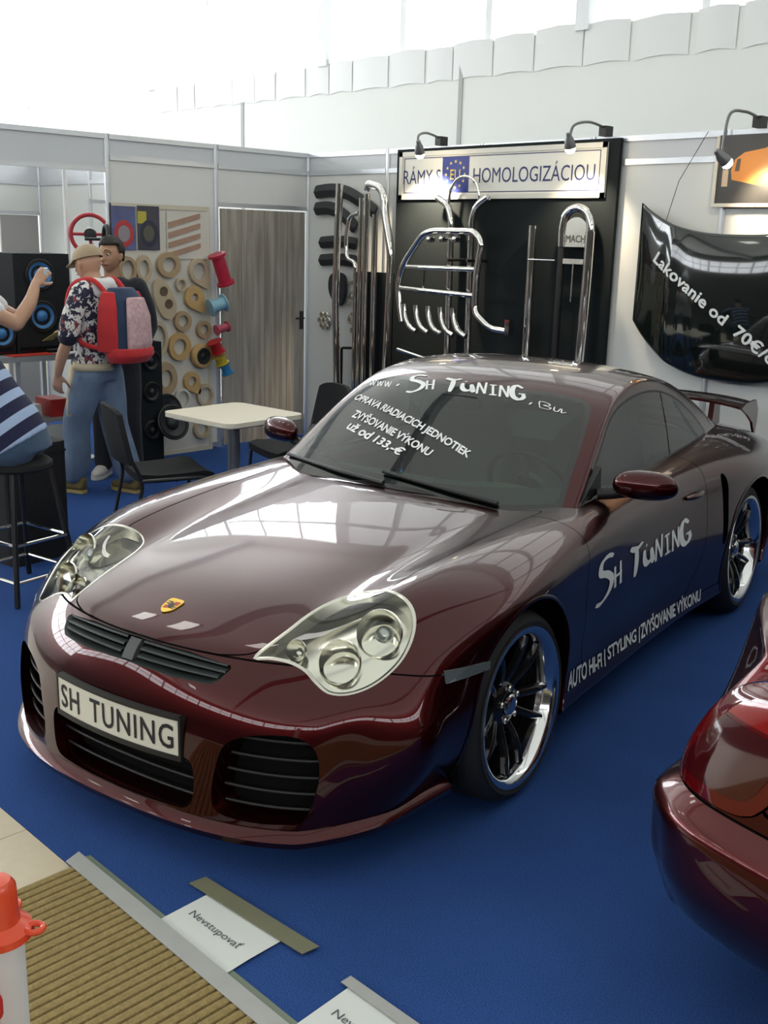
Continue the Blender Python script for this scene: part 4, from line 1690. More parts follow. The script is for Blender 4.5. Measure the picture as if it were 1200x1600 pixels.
MS = Matrix(((1, 0, 0, 0), (0, 0, -1, -.0135), (0, 1, 0, 0), (0, 0, 0, 1)))    # xy plane -> wall facing -y


def sign_text(s, x, z, w, h, m, par, name, bold=.0):
    V2, T2 = fit_text(s, w, h, bold=bold)
    return flat_mesh(name, [(v[0] + x, v[1] + z, v[2]) for v in V2], T2, MS, m, par)


sign_text('HOMOLOGIZÁCIOU', -.20, .115, 1.09, .135, M_blue_print, sg, 'banner_lettering', .0)
sign_text('RÁMY S', -.93, .115, .40, .135, M_blue_print, sg, 'banner_lettering', .0)
bm = B(); box(bm, -.515, -.245, -.0135, -.0115, .053, SZ - .053)
flag = obj('flag_field', bm, M_eu, sg)
for k in range(12):
    a = math.radians(30 * k)
    cx, cz = -.38 + .095 * math.sin(a), .18 + .095 * math.cos(a)
    V2 = [(cx, cz)] + [(cx + (.015 if q % 2 == 0 else .006) * math.sin(math.radians(36 * q)), cz + (.015 if q % 2 == 0 else .006) * math.cos(math.radians(36 * q))) for q in range(10)]
    flat_mesh('star', V2, [(0, q + 1, (q + 1) % 10 + 1) for q in range(10)], MS, M_star, flag, .001)
V2, T2 = fit_text('EU', .10, .075, bold=.006)
flat_mesh('flag_lettering', [(v[0] - .43, v[1] + .142, v[2]) for v in V2], T2, MS, M_star, flag, .001)


def spot_lamp(x, label, aim, headx=0.0, headz=2.44, heady=-.36, power=28):
    t = thing('spot_lamp', label, 'lamp', (x, -.02, 2.48), group=None)
    M_arm = mat('lamp_arm_grey', (0.18, 0.18, 0.18), 0.4, metal=.6)
    bm = B(); box(bm, -.028, .028, -.05, .035, 0.02, .085)
    obj('clamp', bm, M_black, t, bevel=.006)
    h = Vector((headx, heady, headz - 2.48))
    bm = B()
    tube(bm, smooth_path([(0, -.03, .075), (headx * .2, -.20, .095), (headx * .7, heady + .02, .06), tuple(h)], 8), .009, 8)
    obj('arm', bm, M_arm, t, smooth=True)
    d = (Vector(aim) - (Vector((x, -.02, 2.48)) + h)).normalized()
    q = d.to_track_quat('Z', 'Y').to_matrix().to_4x4()
    M = Matrix.Translation(h) @ q
    bm = B()
    lathe(bm, [(0, -.055), (.016, -.052), (.020, -.03), (.030, -.01), (.037, .03), (.038, .045), (.034, .045), (.028, .0)], 24, M)
    hd = obj('lamp_head', bm, M_arm, t, smooth=True)
    bm = B()
    lathe(bm, [(0, .020), (.022, .024), (.034, .045), (.034, .062), (.022, .078), (0, .084)], 20, M)
    obj('bulb', bm, mat('halogen_glow', (1, .85, .6), .3, emit=60, ecol=(1, .80, .50)), hd, smooth=True)
    L = bpy.data.lights.new('halogen', 'SPOT')
    L.energy = power
    L.color = (1.0, .82, .58)
    L.spot_size = math.radians(95)
    L.spot_blend = .8
    L.shadow_soft_size = .03
    lo = bpy.data.objects.new('halogen', L)
    lo.matrix_local = Matrix.Translation(h + d * .10) @ (-d).to_track_quat('Z', 'Y').to_matrix().to_4x4()
    link(lo, t)
    return t


spot_lamp(1.60, 'arm spotlight glaring on the left end of the white banner', (1.60, -.16, 2.0), .10, 2.455, power=230)
spot_lamp(3.10, 'arm spotlight over the right end of the white banner', (3.0, -.12, 1.9), -.04, 2.445, power=60)
spot_lamp(4.20, 'arm spotlight with bent neck over the dark car poster', (4.32, -.10, 2.05), -.04, 2.31, power=30)

# poster with the orange hatchback
ps = thing('framed_poster', 'dark framed poster of an orange car above the black bonnet', 'poster', (3.965, -.03, 2.06))
bm = B(); box(bm, 0, 1.10, -.02, 0, 0, .405)
obj('print', bm, mat('poster_dark_print', (0.05, 0.048, 0.045), 0.35, noise=.4, nscale=6), ps)
bm = B()
for a in ((-.02, 1.12, -.022, 0), (-.02, 0, 0, .405), (1.10, 1.12, 0, .405)):
    box(bm, a[0], a[1], -.03, 0.0, a[2], a[3])
bmesh.ops.remove_doubles(bm, verts=bm.verts, dist=1e-5)
obj('poster_frame', bm, mat('poster_frame_cream', (0.66, 0.62, 0.52), 0.4), ps)
MP = Matrix(((1, 0, 0, 0), (0, 0, -1, -.0212), (0, 1, 0, 0), (0, 0, 0, 1)))
M_orange = mat('orange_print', (0.62, 0.24, 0.05), 0.4)


def poly_flat(name, P2, m, par, M, lift=0.0):
    tris = tessellate_polygon([[Vector((x, y, 0)) for x, y in P2]])
    return flat_mesh(name, P2, [tuple(t) for t in tris], M, m, par, lift)


poly_flat('car_picture', [(.10, .14), (.09, .20), (.11, .26), (.17, .30), (.30, .32), (.40, .37), (.62, .375), (.80, .32), (.96, .27), (.98, .14), (.84, .11), (.60, .10), (.30, .10)], M_orange, ps, MP)
for cx in (.40, .82):
    poly_flat('wheel_picture', [(cx + .075 * math.cos(a), .13 + .075 * math.sin(a)) for a in np.linspace(0, 2 * math.pi, 24, endpoint=False)], mat('poster_wheel_print', (.04, .035, .03), .4), ps, MP, .001)
    poly_flat('rim_picture', [(cx + .05 * math.cos(a), .13 + .05 * math.sin(a)) for a in np.linspace(0, 2 * math.pi, 20, endpoint=False)], mat('poster_rim_print', (.55, .42, .30), .4), ps, MP, .002)
poly_flat('window_picture', [(.33, .30), (.42, .352), (.60, .355), (.70, .31)], mat('poster_glass_print', (.10, .07, .05), .4), ps, MP, .001)
poly_flat('lamp_picture', [(.115, .19), (.125, .26), (.15, .265), (.145, .19)], mat('poster_glass_print', (.10, .07, .05), .4), ps, MP, .001)
poly_flat('mark_picture', [(.035, .10), (.075, .10), (.075, .20), (.035, .20)], mat('poster_rim_print', (.55, .42, .30), .4), ps, MP, .001)

# black bonnet hung on the wall
bn = thing('wall_bonnet', 'gloss black car bonnet hung on the wall with slanting white lettering', 'car bonnet', (4.20, -.02, 1.0))
half = [(-.74, 1.062), (-.60, .952), (-.36, .885), (-.05, .872), (0, .872)]
low = [(0, -.03), (-.22, -.024), (-.456, .03), (-.653, .18), (-.742, .302)]
left = [(-.745, .45), (-.745, .7), (-.742, .95)]
outl = half + low[0:1] + low[1:] + left
outl = half + low + left
full = outl[:5][::-1]
L_ = [(-.742, .302), (-.748, .5), (-.75, .75), (-.745, .95), (-.738, 1.06)]


def bon_top(x): return .872 + .19 * abs(x / .74) ** 2.6
def bon_bot(x): return -.03 + .33 * abs(x / .742) ** 2.6
def bon_y(x, t):
    e = abs(x / .745)
    return -(.05 + .11 * (1 - e ** 2.5) * (0.35 + .65 * math.sin(math.pi * min(max(.08 + .84 * t, 0), 1)) ** .6) + .012 * math.exp(-((e - .62) / .08) ** 2))


bm = B()
NXb, NZb = 60, 40
grid = []
for i in range(NXb + 1):
    x = -.745 + 1.49 * i / NXb
    grid.append([bm.verts.new((x, bon_y(x, j / NZb), bon_bot(x) + (bon_top(x) - bon_bot(x)) * j / NZb)) for j in range(NZb + 1)])
for i in range(NXb):
    for j in range(NZb):
        bm.faces.new((grid[i][j], grid[i + 1][j], grid[i + 1][j + 1], grid[i][j + 1]))
M_bonnet = mat('gloss_black_paint', (0.006, 0.009, 0.008), 0.07, coat=1.0)
po = obj('bonnet_skin', bm, M_bonnet, bn, smooth='all')
sol = po.modifiers.new('t', 'SOLIDIFY'); sol.thickness = .012; sol.offset = -1
V2, T2 = fit_text('Lakovanie od  70€/diel', 1.20, .084, bold=.03, space=1.02)
V2, T2 = fine(V2, T2, 1)
ca, sa = math.cos(math.radians(-33.5)), math.sin(math.radians(-33.5))
out = []
for x, z, l_ in V2:
    X, Z = -.600 + x * ca - z * sa, .695 + x * sa + z * ca
    t = (Z - bon_bot(X)) / (bon_top(X) - bon_bot(X))
    out.append((X, bon_y(X, t) - .004 - l_ * LAYER, Z))
me = bpy.data.meshes.new('bonnet_lettering'); me.from_pydata(out, [], T2); me.materials.append(M_white_vinyl)
link(bpy.data.objects.new('bonnet_lettering', me), bn)
bm = B(); tube(bm, [(-.33, -.02, 1.495), (-.50, -.03, 1.20), (-.55, -.06, .95)], .0025, 5)
obj('hanging_wire', bm, M_darkmetal, bn)
for s in (-1, 1):
    bm = B(); box(bm, s * .5 - .03, s * .5 + .03, -.06, .014, .70, .76)
    obj('wall_bracket', bm, M_darkmetal, bn)


# chrome bars ------------------------------------------------------------------
def bar(name, label, tubes, m=None, group=None, cat='chrome bar', part='tube', base=None):
    allp = [Vector(p) for t in tubes for p in t[0]]
    o = base or (sum(p.x for p in allp) / len(allp), sum(p.y for p in allp) / len(allp), min(p.z for p in allp))
    t_ = thing(name, label, cat, o, group=group)
    for pts, r in tubes:
        bm = B()
        tube(bm, [Vector(p) - Vector(o) for p in pts], r, 14)
        obj(part, bm, m or M_chrome, t_, smooth=True)
    return t_


Y = -.20
bar('step_tube', 'lone straight chrome tube standing before the curved black trims', [([(.66, Y, 0.0), (.60, Y, 1.30), (.632, Y, 2.225)], .032)])
bar('step_tube', 'tall chrome tube with a hooked top at the left edge of the black board', [(fillet([(1.20, Y, 0), (1.235, Y, .9), (1.255, Y, 1.70), (1.17, Y, 2.00), (1.155, Y, 2.18), (.98, Y, 2.22), (.955, Y, 2.17)], .12, 8), .032)])
bar('step_tube', 'chrome tube second from left in the tight bundle beside the hooked tube', [([(.90, Y, 0), (.905, Y, 2.11)], .026)])
bar('step_tube', 'chrome tube in the middle of the tight bundle beside the hooked tube', [([(.985, Y - .02, 0), (.985, Y - .02, 2.14)], .026)])
bar('step_tube', 'chrome tube nearest the hooked tube within the tight bundle', [([(1.07, Y, 0), (1.065, Y, 1.98)], .026)])
bar('step_tube', 'slim chrome tube with a small cane hook left of the bundle', [(fillet([(.84, Y, 0), (.84, Y, 1.60), (.735, Y, 1.62), (.715, Y, 1.78), (.76, Y, 1.97), (.87, Y, 1.99)], .08, 8), .017)])
bm = B(); box(bm, .80, 1.13, -.10, -.03, 0, 1.52)
tag(obj('backing_board', bm, M_blackboard), 'low black board behind the bundle of chrome tubes', 'board')

Y = -.30
g = bar('bull_bar', 'chrome bull bar frame with two cross tubes hung on the black board',
        [(fillet([(1.50, Y, 1.16), (1.465, Y, 1.30), (1.443, Y, 1.467), (1.507, Y, 1.617), (1.69, Y, 1.83), (1.80, Y, 1.86), (2.21, Y, 1.86), (2.285, Y, 1.79), (2.245, Y, 1.55), (2.245, Y, 1.28), (2.40, Y, 1.175), (2.57, Y, 1.165)], .06, 5), .026),
         ([(1.535, Y, 1.585), (2.24, Y, 1.59)], .02), ([(1.46, Y, 1.42), (2.24, Y, 1.40)], .02)], base=(1.9, Y, 1.1))
bm = B(); box(bm, .66, .70, -.03, .03, .04, .15); obj('end_bracket', bm, M_chrome, g, bevel=.004)
for k in range(5):
    x = 1.545 + k * .128
    bm = B()
    tube(bm, [Vector(p) - Vector((1.9, Y, 1.1)) for p in fillet([(x, Y - .03, 1.30), (x + .01, Y - .03, 1.22), (x + .06, Y - .03, 1.13), (x + .14, Y - .03, 1.10)], .05, 5)], .020, 12)
    obj('guard_tube', bm, M_chrome, g, smooth=True)
for x, z in ((1.80, 1.815), (1.93, 1.82), (2.06, 1.82)):
    bm = B(); lathe(bm, [(0, -.03), (.022, -.03), (.022, .03), (0, .035)], 14, Matrix.Translation((x - 1.9, -.03, z - 1.1 - .02)) @ Matrix.Rotation(math.pi / 2, 4, 'X'))
    obj('clamp_ring', bm, M_chrome, g, smooth=True)
bm = B(); tube(bm, [(-.18, 0, .47), (-.19, -.0, .32)], .012, 8); obj('stay', bm, M_chrome, g, smooth=True)
for x in (1.93, 2.13):
    bm = B(); tube(bm, [(x - 1.9, .02, .55), (x - 1.9, .240, .55)], .012, 8); obj('mounting_pin', bm, M_darkmetal, g)
Y = -.14
bar('roll_bar', 'chrome roll bar with two uprights flaring outwards behind the bull bar',
    [(fillet([(1.86, Y, 0), (1.845, Y, 1.0), (1.835, Y, 1.95), (1.80, Y, 2.05), (1.68, Y, 2.11)], .12, 6), .026), (fillet([(2.07, Y, 0), (2.055, Y, 1.0), (2.04, Y, 1.95), (2.08, Y, 2.05), (2.19, Y, 2.11)], .12, 6), .026),
     ([(1.86, Y, .35), (2.07, Y, .35)], .02),
     (smooth_path([(1.80, Y, 2.05), (1.82, Y, 2.17), (1.88, Y, 2.24), (1.96, Y, 2.26), (2.05, Y, 2.23), (2.10, Y, 2.15), (2.10, Y, 2.06)], 6), .011)])
bar('step_tube', 'lone vertical chrome tube between the bull bar and the arched roll bar', [([(2.625, Y, 0), (2.625, Y, .94), (2.622, Y, 1.91)], .034)])
rb = bar('roll_bar', 'arched chrome roll bar with a lettered plate under its top', [(fillet([(2.88, Y, 1.77), (2.875, Y, 1.90), (2.90, Y, 2.0), (2.99, Y, 2.04), (3.09, Y, 2.0), (3.115, Y, 1.90), (3.11, Y, 1.77)], .07, 6), .03)], base=(2.995, Y, 0))
for x in (2.88, 3.11):
    bm = B(); tube(bm, [(x - 2.995, 0, 0), (x - 2.995, 0, 1.77)], .026, 12)
    obj('leg_tube', bm, mat('black_powder_coat', (.012, .013, .014), .3), rb, smooth=True)
bm = B(); prism(bm, [(-.105, 1.77)] + [(.105 * math.cos(a), 1.86 + .11 * math.sin(a)) for a in np.linspace(math.pi, 0, 12)] + [(.105, 1.77)], -.006, .006, Matrix(((1, 0, 0, 0), (0, 0, -1, 0), (0, 1, 0, 0), (0, 0, 0, 1))))
pl_ = obj('name_plate', bm, M_satin, rb)
V2, T2 = fit_text('MACH', .16, .05, bold=.01)
flat_mesh('plate_print', [(v[0] - .08, v[1] + 1.80, v[2]) for v in V2], T2, Matrix(((1, 0, 0, 0), (0, 0, -1, -.0075), (0, 1, 0, 0), (0, 0, 0, 1))), mat('plate_dark_print', (.05, .05, .05), .5), pl_)
bm = B(); box(bm, -.095, .085, -.01, .01, 1.655, 1.69); obj('cross_plate', bm, M_satin, rb)
bm = B(); tube(bm, [(0, -.01, 1.66), (.0, -.01, 1.40)], .007, 8); obj('hanging_rod', bm, M_satin, rb)
bar('step_tube', 'thick vertical chrome tube at the right edge of the black board', [(fillet([(3.15, -.22, 0), (3.15, -.22, .95), (3.165, -.22, 1.60), (3.165, -.22, 1.875)], .1), .034)])
bar('tie_bar', 'thin horizontal chrome rod between lone tube and arched roll bar', [([(2.625, -.18, 1.675), (2.86, -.18, 1.675)], .006)])
bar('loose_tube', 'short chrome tube lying slanted above the coupe roof', [([(1.52, -.36, .945), (1.82, -.36, .90), (2.30, -.36, .83)], .017)])
for nm, lab, x0, x1, z in ():
    pass
bm = B(); box(bm, 1.50, 2.35, -.40, -.30, .0, .815)
tag(obj('black_crate', bm, M_blackboard, bevel=.01), 'black crate under the slanted chrome tube behind the coupe', 'crate')


# black plastic trims on the white panel
def band(name, label, pts, h, m, y=-.03, th=.03):
    P3 = smooth_path([(x, 0, z) for x, z in pts], 8)
    bm = B()
    rows = []
    n = len(P3)
    c = P3[0]
    for i, p in enumerate(P3):
        t = (P3[min(i + 1, n - 1)] - P3[max(i - 1, 0)]).normalized()
        nn = Vector((-t.z, 0, t.x))
        k = h * (1 if 0 < i < n - 1 else .8)
        rows.append([bm.verts.new(v) for v in (p - c + nn * k / 2 + Vector((0, -.008, 0)), p - c + Vector((0, -th, 0)), p - c - nn * k / 2 + Vector((0, -.008, 0)), p - c - nn * k / 2, p - c + nn * k / 2)])
    for a, b in zip(rows, rows[1:]):
        for q in range(5): bm.faces.new((a[q], a[(q + 1) % 5], b[(q + 1) % 5], b[q]))
    bm.faces.new(rows[0]); bm.faces.new(rows[-1][::-1])
    o = obj(name, bm, m, smooth=True, loc=(c.x, y, c.z))
    return tag(o, label, 'trim')


M_trim = mat('black_trim_plastic', (0.028, 0.03, 0.034), 0.5)
band('wheel_arch_trim', 'topmost curved black trim on the white panel near the corner', [(.14, 2.17), (.35, 2.185), (.55, 2.16), (.75, 2.08), (.90, 2.0)], .11, M_trim)
band('wheel_arch_trim', 'second curved black trim below the topmost one near the corner', [(.14, 2.03), (.34, 2.035), (.52, 1.97), (.66, 1.87)], .11, M_trim)
band('wheel_arch_trim', 'upper of the two straight black trims on the white panel', [(.21, 1.745), (.45, 1.76), (.68, 1.745)], .10, M_trim)
band('wheel_arch_trim', 'lower of the two straight black trims on the white panel', [(.21, 1.595), (.45, 1.61), (.68, 1.60)], .10, M_trim)
bm = B(); prism(bm, [tuple(p) for p in spl([(.0, .02), (-.07, .12), (-.06, .24), (.03, .28), (.12, .24), (.13, .10), (.08, .0)], 5)], 0, .035, Matrix(((1, 0, 0, 0), (0, 0, -1, 0), (0, 1, 0, 0), (0, 0, 0, 1))))
tag(obj('plastic_cover', bm, M_trim, loc=(.43, -.03, 1.22), bevel=.008), 'rounded black plastic cover below the straight trims', 'cover')
for (x, z, lab) in ((.665, 1.31, 'curly polished bracket beside the rounded black cover'), (.655, 1.13, 'lower curly polished bracket under its twin by the tube')):
    t_ = thing('bracket', lab, 'bracket', (x, -.02, z))
    bm = B(); tube(bm, smooth_path([(-.06, -.03, .10), (.03, -.03, .12), (.05, -.03, .05), (-.02, -.03, .02), (-.04, -.03, -.04), (.04, -.03, -.05)], 6), .016, 8)
    obj('bent_strip', bm, M_satin, t_, smooth=True)
for (x, z, lab) in ((.275, 1.075, 'cluster of small polished fittings left of the lone tube'), (.70, 1.015, 'cluster of small polished fittings right of the lone tube')):
    t_ = thing('fitting_set', lab, 'fittings', (x, -.015, z))
    for k in range(7):
        a = math.radians(60 * k)
        bm = B()
        r = .0 if k == 6 else .055
        lathe(bm, [(.008, 0), (.026, .0), (.03, .012), (.024, .022), (.008, .02)], 12, Matrix.Translation((r * math.cos(a), -.01, r * math.sin(a))) @ Matrix.Rotation(math.pi / 2, 4, 'X'), closed=True)
        obj('fitting', bm, M_satin, t_, smooth=True)
t_ = thing('stand_rod', 'thin black stand with a bent top on the white panel', 'stand', (.575, -.095, 0))
bm = B(); tube(bm, fillet([(0, 0, 0), (0.0, 0, .86), (.12, 0, .87)], .02), .012, 8)
obj('rod', bm, M_black, t_, smooth=True)
bm = B(); lathe(bm, [(.055, 0), (.055, .012), (.02, .02), (0, .02)], 20); obj('base', bm, M_black, t_)

# ------------------------------------------------------------------ ring board on the left wall
M_mdf = mat('raw_mdf', (0.40, 0.29, 0.17), 0.7, noise=.15, nscale=14)
M_mdf2 = mat('light_mdf', (0.50, 0.40, 0.27), 0.7, noise=.15, nscale=14)
M_mdf3 = mat('golden_mdf', (0.52, 0.34, 0.14), 0.65, noise=.15, nscale=14)
M_boardw = mat('cream_backing', (0.62, 0.60, 0.53), 0.6)
rbd = thing('ring_board', 'cream backing board with wooden frame leaning on the left wall panel', 'display board', (.03, -1.53, 0))
bm = B(); box(bm, 0, .010, -.47, .43, 0.02, 2.0); obj('backing', bm, M_boardw, rbd)
for a in ((-.47, .43, 0, .035), (-.47, .43, 1.97, 2.005), (-.47, -.44, .035, 1.97), (.40, .43, .035, 1.97)):
    bm = B(); box(bm, 0, .017, *a); obj('frame_lath', bm, mat('cream_lath', (.60, .55, .43), .6), rbd)

MB = Matrix(((0, 0, 1, 0), (1, 0, 0, 0), (0, 1, 0, 0), (0, 0, 0, 1)))   # local (x,y,z) -> world (y, z, x): face +x
XB = .048


def board_pt(px, py): return at(px, py, 0, XB + .02)


def ring_thing(name, label, px, py, ro_y, ro_z, hole, m, th=.03, cat='speaker ring', rot=0, shape='ring', hole_c=(0, 0)):
    """outline around a hole; sizes in metres"""
    c = board_pt(px, py)
    n = 40
    outer, inner = [], []
    ro_y, ro_z = ro_y * 1.1, ro_z * 1.1
    for k in range(n):
        a = 2 * math.pi * k / n
        y, z = ro_y * math.cos(a), ro_z * math.sin(a)
        if shape == 'drop':
            f = max(0, math.cos(a - math.radians(-50))) ** 6
            y += .55 * ro_y * f * math.cos(math.radians(-50)); z += .75 * ro_z * f * math.sin(math.radians(-50))
        outer.append((y, z))
        inner.append((hole_c[0] + hole * ro_y * math.cos(a), hole_c[1] + hole * ro_z * math.sin(a)))
    bm = B()
    O0 = [bm.verts.new(MB @ Vector((y, z, 0))) for y, z in outer]; O1 = [bm.verts.new(MB @ Vector((y * .97, z * .97, th))) for y, z in outer]
    I0 = [bm.verts.new(MB @ Vector((y, z, 0))) for y, z in inner]; I1 = [bm.verts.new(MB @ Vector((y, z, th))) for y, z in inner]
    for k in range(n):
        j = (k + 1) % n
        for a, b in ((O0, O1), (O1, I1), (I1, I0), (I0, O0)):
            bm.faces.new((a[k], a[j], b[j], b[k]))
    o = obj(name, bm, m, smooth=True, loc=(XB, c.y, c.z), rot=(math.radians(rot), 0, 0))
    return tag(o, label, cat, 'wooden speaker rings on the ring board')


RINGS = [
    (200, 422, .070, .095, .70, M_mdf, 'ring', 'left oval wooden ring of the pair just under the posters'),
    (225, 420, .065, .098, .62, M_mdf2, 'ring', 'right oval wooden ring of the pair just under the posters'),
    (264, 414, .100, .092, .58, M_mdf, 'ring', 'thick round wooden ring under the wood strip picture'),
    (311, 424, .085, .095, .66, M_mdf2, 'drop', 'drop shaped wooden ring next to the large pink spool'),
    (283, 445, .045, .048, .72, M_mdf2, 'ring', 'small pale wooden ring in the second row'),
    (286, 502, .075, .075, .58, M_mdf, 'ring', 'middling wooden ring right below the two hole spacer'),
    (304, 465, .085, .085, .36, M_mdf3, 'drop', 'golden drop shaped spacer with a small hole above the blue spool'),
    (247, 530, .085, .135, .74, M_mdf2, 'ring', 'large oval ring half hidden behind the red backpack'),
    (281, 542, .100, .105, .56, M_mdf3, 'ring', 'golden round ring left of the speaker with black cone'),
    (319, 515, .065, .068, .55, M_mdf, 'ring', 'round brown ring above the speaker with black cone'),
    (260, 592, .095, .125, .52, M_mdf, 'ring', 'thick tall ring in the lower left of the board'),
    (300, 596, .070, .075, .50, M_mdf3, 'drop', 'golden drop ring under the speaker with black cone'),
    (321, 618, .075, .090, .72, M_mdf2, 'ring', 'thin ring just behind the white table edge'),
    (286, 624, .070, .085, .74, M_boardw, 'ring', 'pale cream ring left of the one behind the table edge'),
    (316, 670, .075, .075, .66, M_mdf2, 'ring', 'lowest wooden ring seen beneath the white table'),
]
for px, py, ry, rz_, ho, m, shp, lab in RINGS:
    ring_thing('speaker_ring', lab, px, py, ry, rz_, ho, m, shape=shp)
# spacer with two holes
c = board_pt(257, 466)
sp = thing('speaker_spacer', 'long pale wooden spacer with two round speaker holes', 'spacer', (XB, c.y, c.z))
bm = B(); prism(bm, [tuple(p) for p in spl([(-.09, .13), (-.02, .15), (.06, .06), (.11, -.06), (.08, -.15), (0, -.16), (-.06, -.08), (-.10, .03)], 5)], 0, .028, MB)
obj('plate', bm, M_mdf2, sp, bevel=.006)
for y, z in ((-.01, .055), (.035, -.045)):
    bm = B(); lathe(bm, [(.038, .030), (.034, .034), (.026, .032), (0, .029)], 24, Matrix.Translation((0, y, z)) @ MB)
    obj('hole', bm, mat('hole_brown', (.12, .08, .05), .8), sp, smooth=True)
# round speaker with black cone
c = board_pt(315, 556)
sp = thing('ring_speaker', 'golden wooden ring with a black speaker cone on the board', 'speaker', (XB, c.y, c.z))
bm = B(); lathe(bm, [(.10, 0), (.105, .03), (.095, .05), (.07, .055), (.066, .045)], 36, MB); obj('ring', bm, M_mdf3, sp, smooth=True)
bm = B(); lathe(bm, [(.068, .052), (.060, .058), (.03, .050), (.025, .056), (0, .062)], 32, MB); obj('cone', bm, mat('cone_black', (.012, .013, .012), .6), sp, smooth=True)
# posters at the top of the board
for (x0, x1, lab, bgc, rc) in ((175, 215, 'dark blue poster with a red ringed wheel at the board top', (.10, .12, .25), (.45, .05, .05)), (216, 252, 'dark yellow topped poster with a dark wheel at the board top', (.06, .06, .08), (.03, .035, .06))):
    a, b = board_pt(x0, 321), board_pt(x1, 391)
    t_ = thing('wheel_poster', lab, 'poster', (XB, (a.y + b.y) / 2, (a.z + b.z) / 2))
    w, h = abs(b.y - a.y) / 2, abs(a.z - b.z) / 2
    bm = B(); box(bm, 0, .004, -w, w, -h, h)
    obj('print', bm, mat('poster_' + lab[:9], bgc, .3, noise=.5, nscale=8), t_)
    if rc[0] > .1 or True:
        poly_flat('wheel_picture', [(w * .82 * math.cos(q), -h * .25 + h * .62 * math.sin(q)) for q in np.linspace(0, 2 * math.pi, 28, endpoint=False)], mat('pw_' + lab[:9], rc, .35), t_, MB, .005)
        poly_flat('hub_picture', [(w * .5 * math.cos(q), -h * .25 + h * .38 * math.sin(q)) for q in np.linspace(0, 2 * math.pi, 24, endpoint=False)], mat('ph_' + lab[:9], (.28, .25, .28) if rc[0] > .1 else (.10, .10, .08), .35), t_, MB, .0055)
    if rc[0] < .1:
        poly_flat('stripe_picture', [(-w, h * .2), (-w * .2, h * .2), (-w * .2, h * .75), (-w, h * .75)], mat('poster_yellow', (.45, .40, .06), .4), t_, MB, .0047)
a, b = board_pt(262, 329), board_pt(329, 405)
t_ = thing('strip_picture', 'white sheet with slanting brown wood strips at the board corner', 'poster', (XB, (a.y + b.y) / 2, (a.z + b.z) / 2))
w, h = abs(b.y - a.y) / 2, abs(a.z - b.z) / 2
bm = B(); box(bm, 0, .004, -w, w, -h, h); obj('sheet', bm, M_boardw, t_)
for k in range(4):
    z = h * (.62 - .42 * k)
    bm = B(); prism(bm, [(-w * .95, z - h * .34), (w * .55, z + h * .12), (w * .55, z + h * .32), (-w * .95, z - h * .10)], .004, .012, MB)
    obj('wood_strip', bm, mat('strip_wood', (.38, .24, .17), .6, noise=.2, nscale=10), t_)


# cable spools hung beside the board
def spool(label, px, py, L, r, col, ax, x=.17):
    c = at(px, py, 0, x)
    t_ = thing('cable_spool', label, 'cable spool', c, group='cable spools hung by the ring board')
    q = Vector(ax).normalized().to_track_quat('Z', 'Y').to_matrix().to_4x4()
    m = mat('spool_' + label[:14], col, .35, bump=.2, bscale=60)
    bm = B(); lathe(bm, [(0, -L * .42), (r * .72, -L * .42), (r * .72, L * .42), (0, L * .42)], 20, q); obj('winding', bm, m, t_, smooth=True)
    for s in (-1, 1):
        bm = B(); lathe(bm, [(0, s * L * .42), (r, s * L * .42), (r, s * L * .5), (0, s * L * .5)], 24, q); obj('flange', bm, m, t_, smooth=True)
    return t_


spool('large crimson cable spool hung at the top beside the door', 346, 421, .26, .075, (.42, .02, .05), (0, .38, -1))
spool('pale blue clear cable spool under the large crimson one', 340, 477, .14, .075, (.22, .42, .52), (.2, .9, .3))
spool('small pink cable spool above the striped trio', 347, 513, .12, .045, (.45, .08, .12), (0, 1, .25))
spool('red cable spool at the top of the lowest trio', 338, 542, .10, .065, (.42, .015, .02), (0, .5, -1))
spool('yellow cable spool in the middle of the lowest trio', 345, 562, .075, .060, (.50, .38, .03), (0, .5, -1))
spool('blue cable spool at the bottom of the lowest trio', 353, 576, .09, .055, (.04, .22, .45), (0, .5, -1))


# woofers on the floor by the board
def woofer(par, M, r, cone, depth=.05, name='woofer'):
    bm = B(); lathe(bm, [(r, 0), (r, .012), (r * .93, .016), (r * .88, .012)], 36, M); o = obj(name, bm, M_black, par, smooth=True)
    bm = B(); lathe(bm, [(r * .88, .010), (r * .82, .020), (r * .75, .008)], 36, M); obj('surround', bm, mat('surround_rubber', (.02, .02, .02), .7), o, smooth=True)
    bm = B(); lathe(bm, [(r * .77, .012), (r * .55, -.002), (r * .40, -.010), (r * .38, .002), (r * .25, .018), (0, .026)], 36, M); obj('cone', bm, cone, o, smooth=True)
    return o


M_conek = mat('cone_dark', (.02, .022, .024), .5)
for (px, py, r, lab) in ((262, 640, .13, 'upper black woofer leaning on the ring board'), (270, 660, .14, 'lower black woofer leaning on the floor by the ring board')):
    c = at(px, py, 0, .20 if py < 650 else .46)
    t_ = thing('loose_woofer', lab, 'woofer', c)
    M = Matrix.Rotation(math.radians(-18), 4, 'Y') @ MB
    bm = B(); lathe(bm, [(r, 0), (r * .9, -.03), (r * .5, -.09), (r * .45, -.13), (0, -.13)], 30, M); obj('basket', bm, M_black, t_, smooth=True)
    woofer(t_, M, r, M_conek)
t_ = thing('speaker_column', 'narrow black speaker column standing behind the man with the backpack', 'speaker', (.30, -1.92, 0))
bm = B(); box(bm, -.10, .10, -.10, .10, 0, .98); obj('cabinet', bm, M_blackboard, t_, bevel=.012)
for z in (.3, .6, .84):
    woofer(t_, Matrix.Translation((.1, 0, z)) @ MB, .08, M_conek)

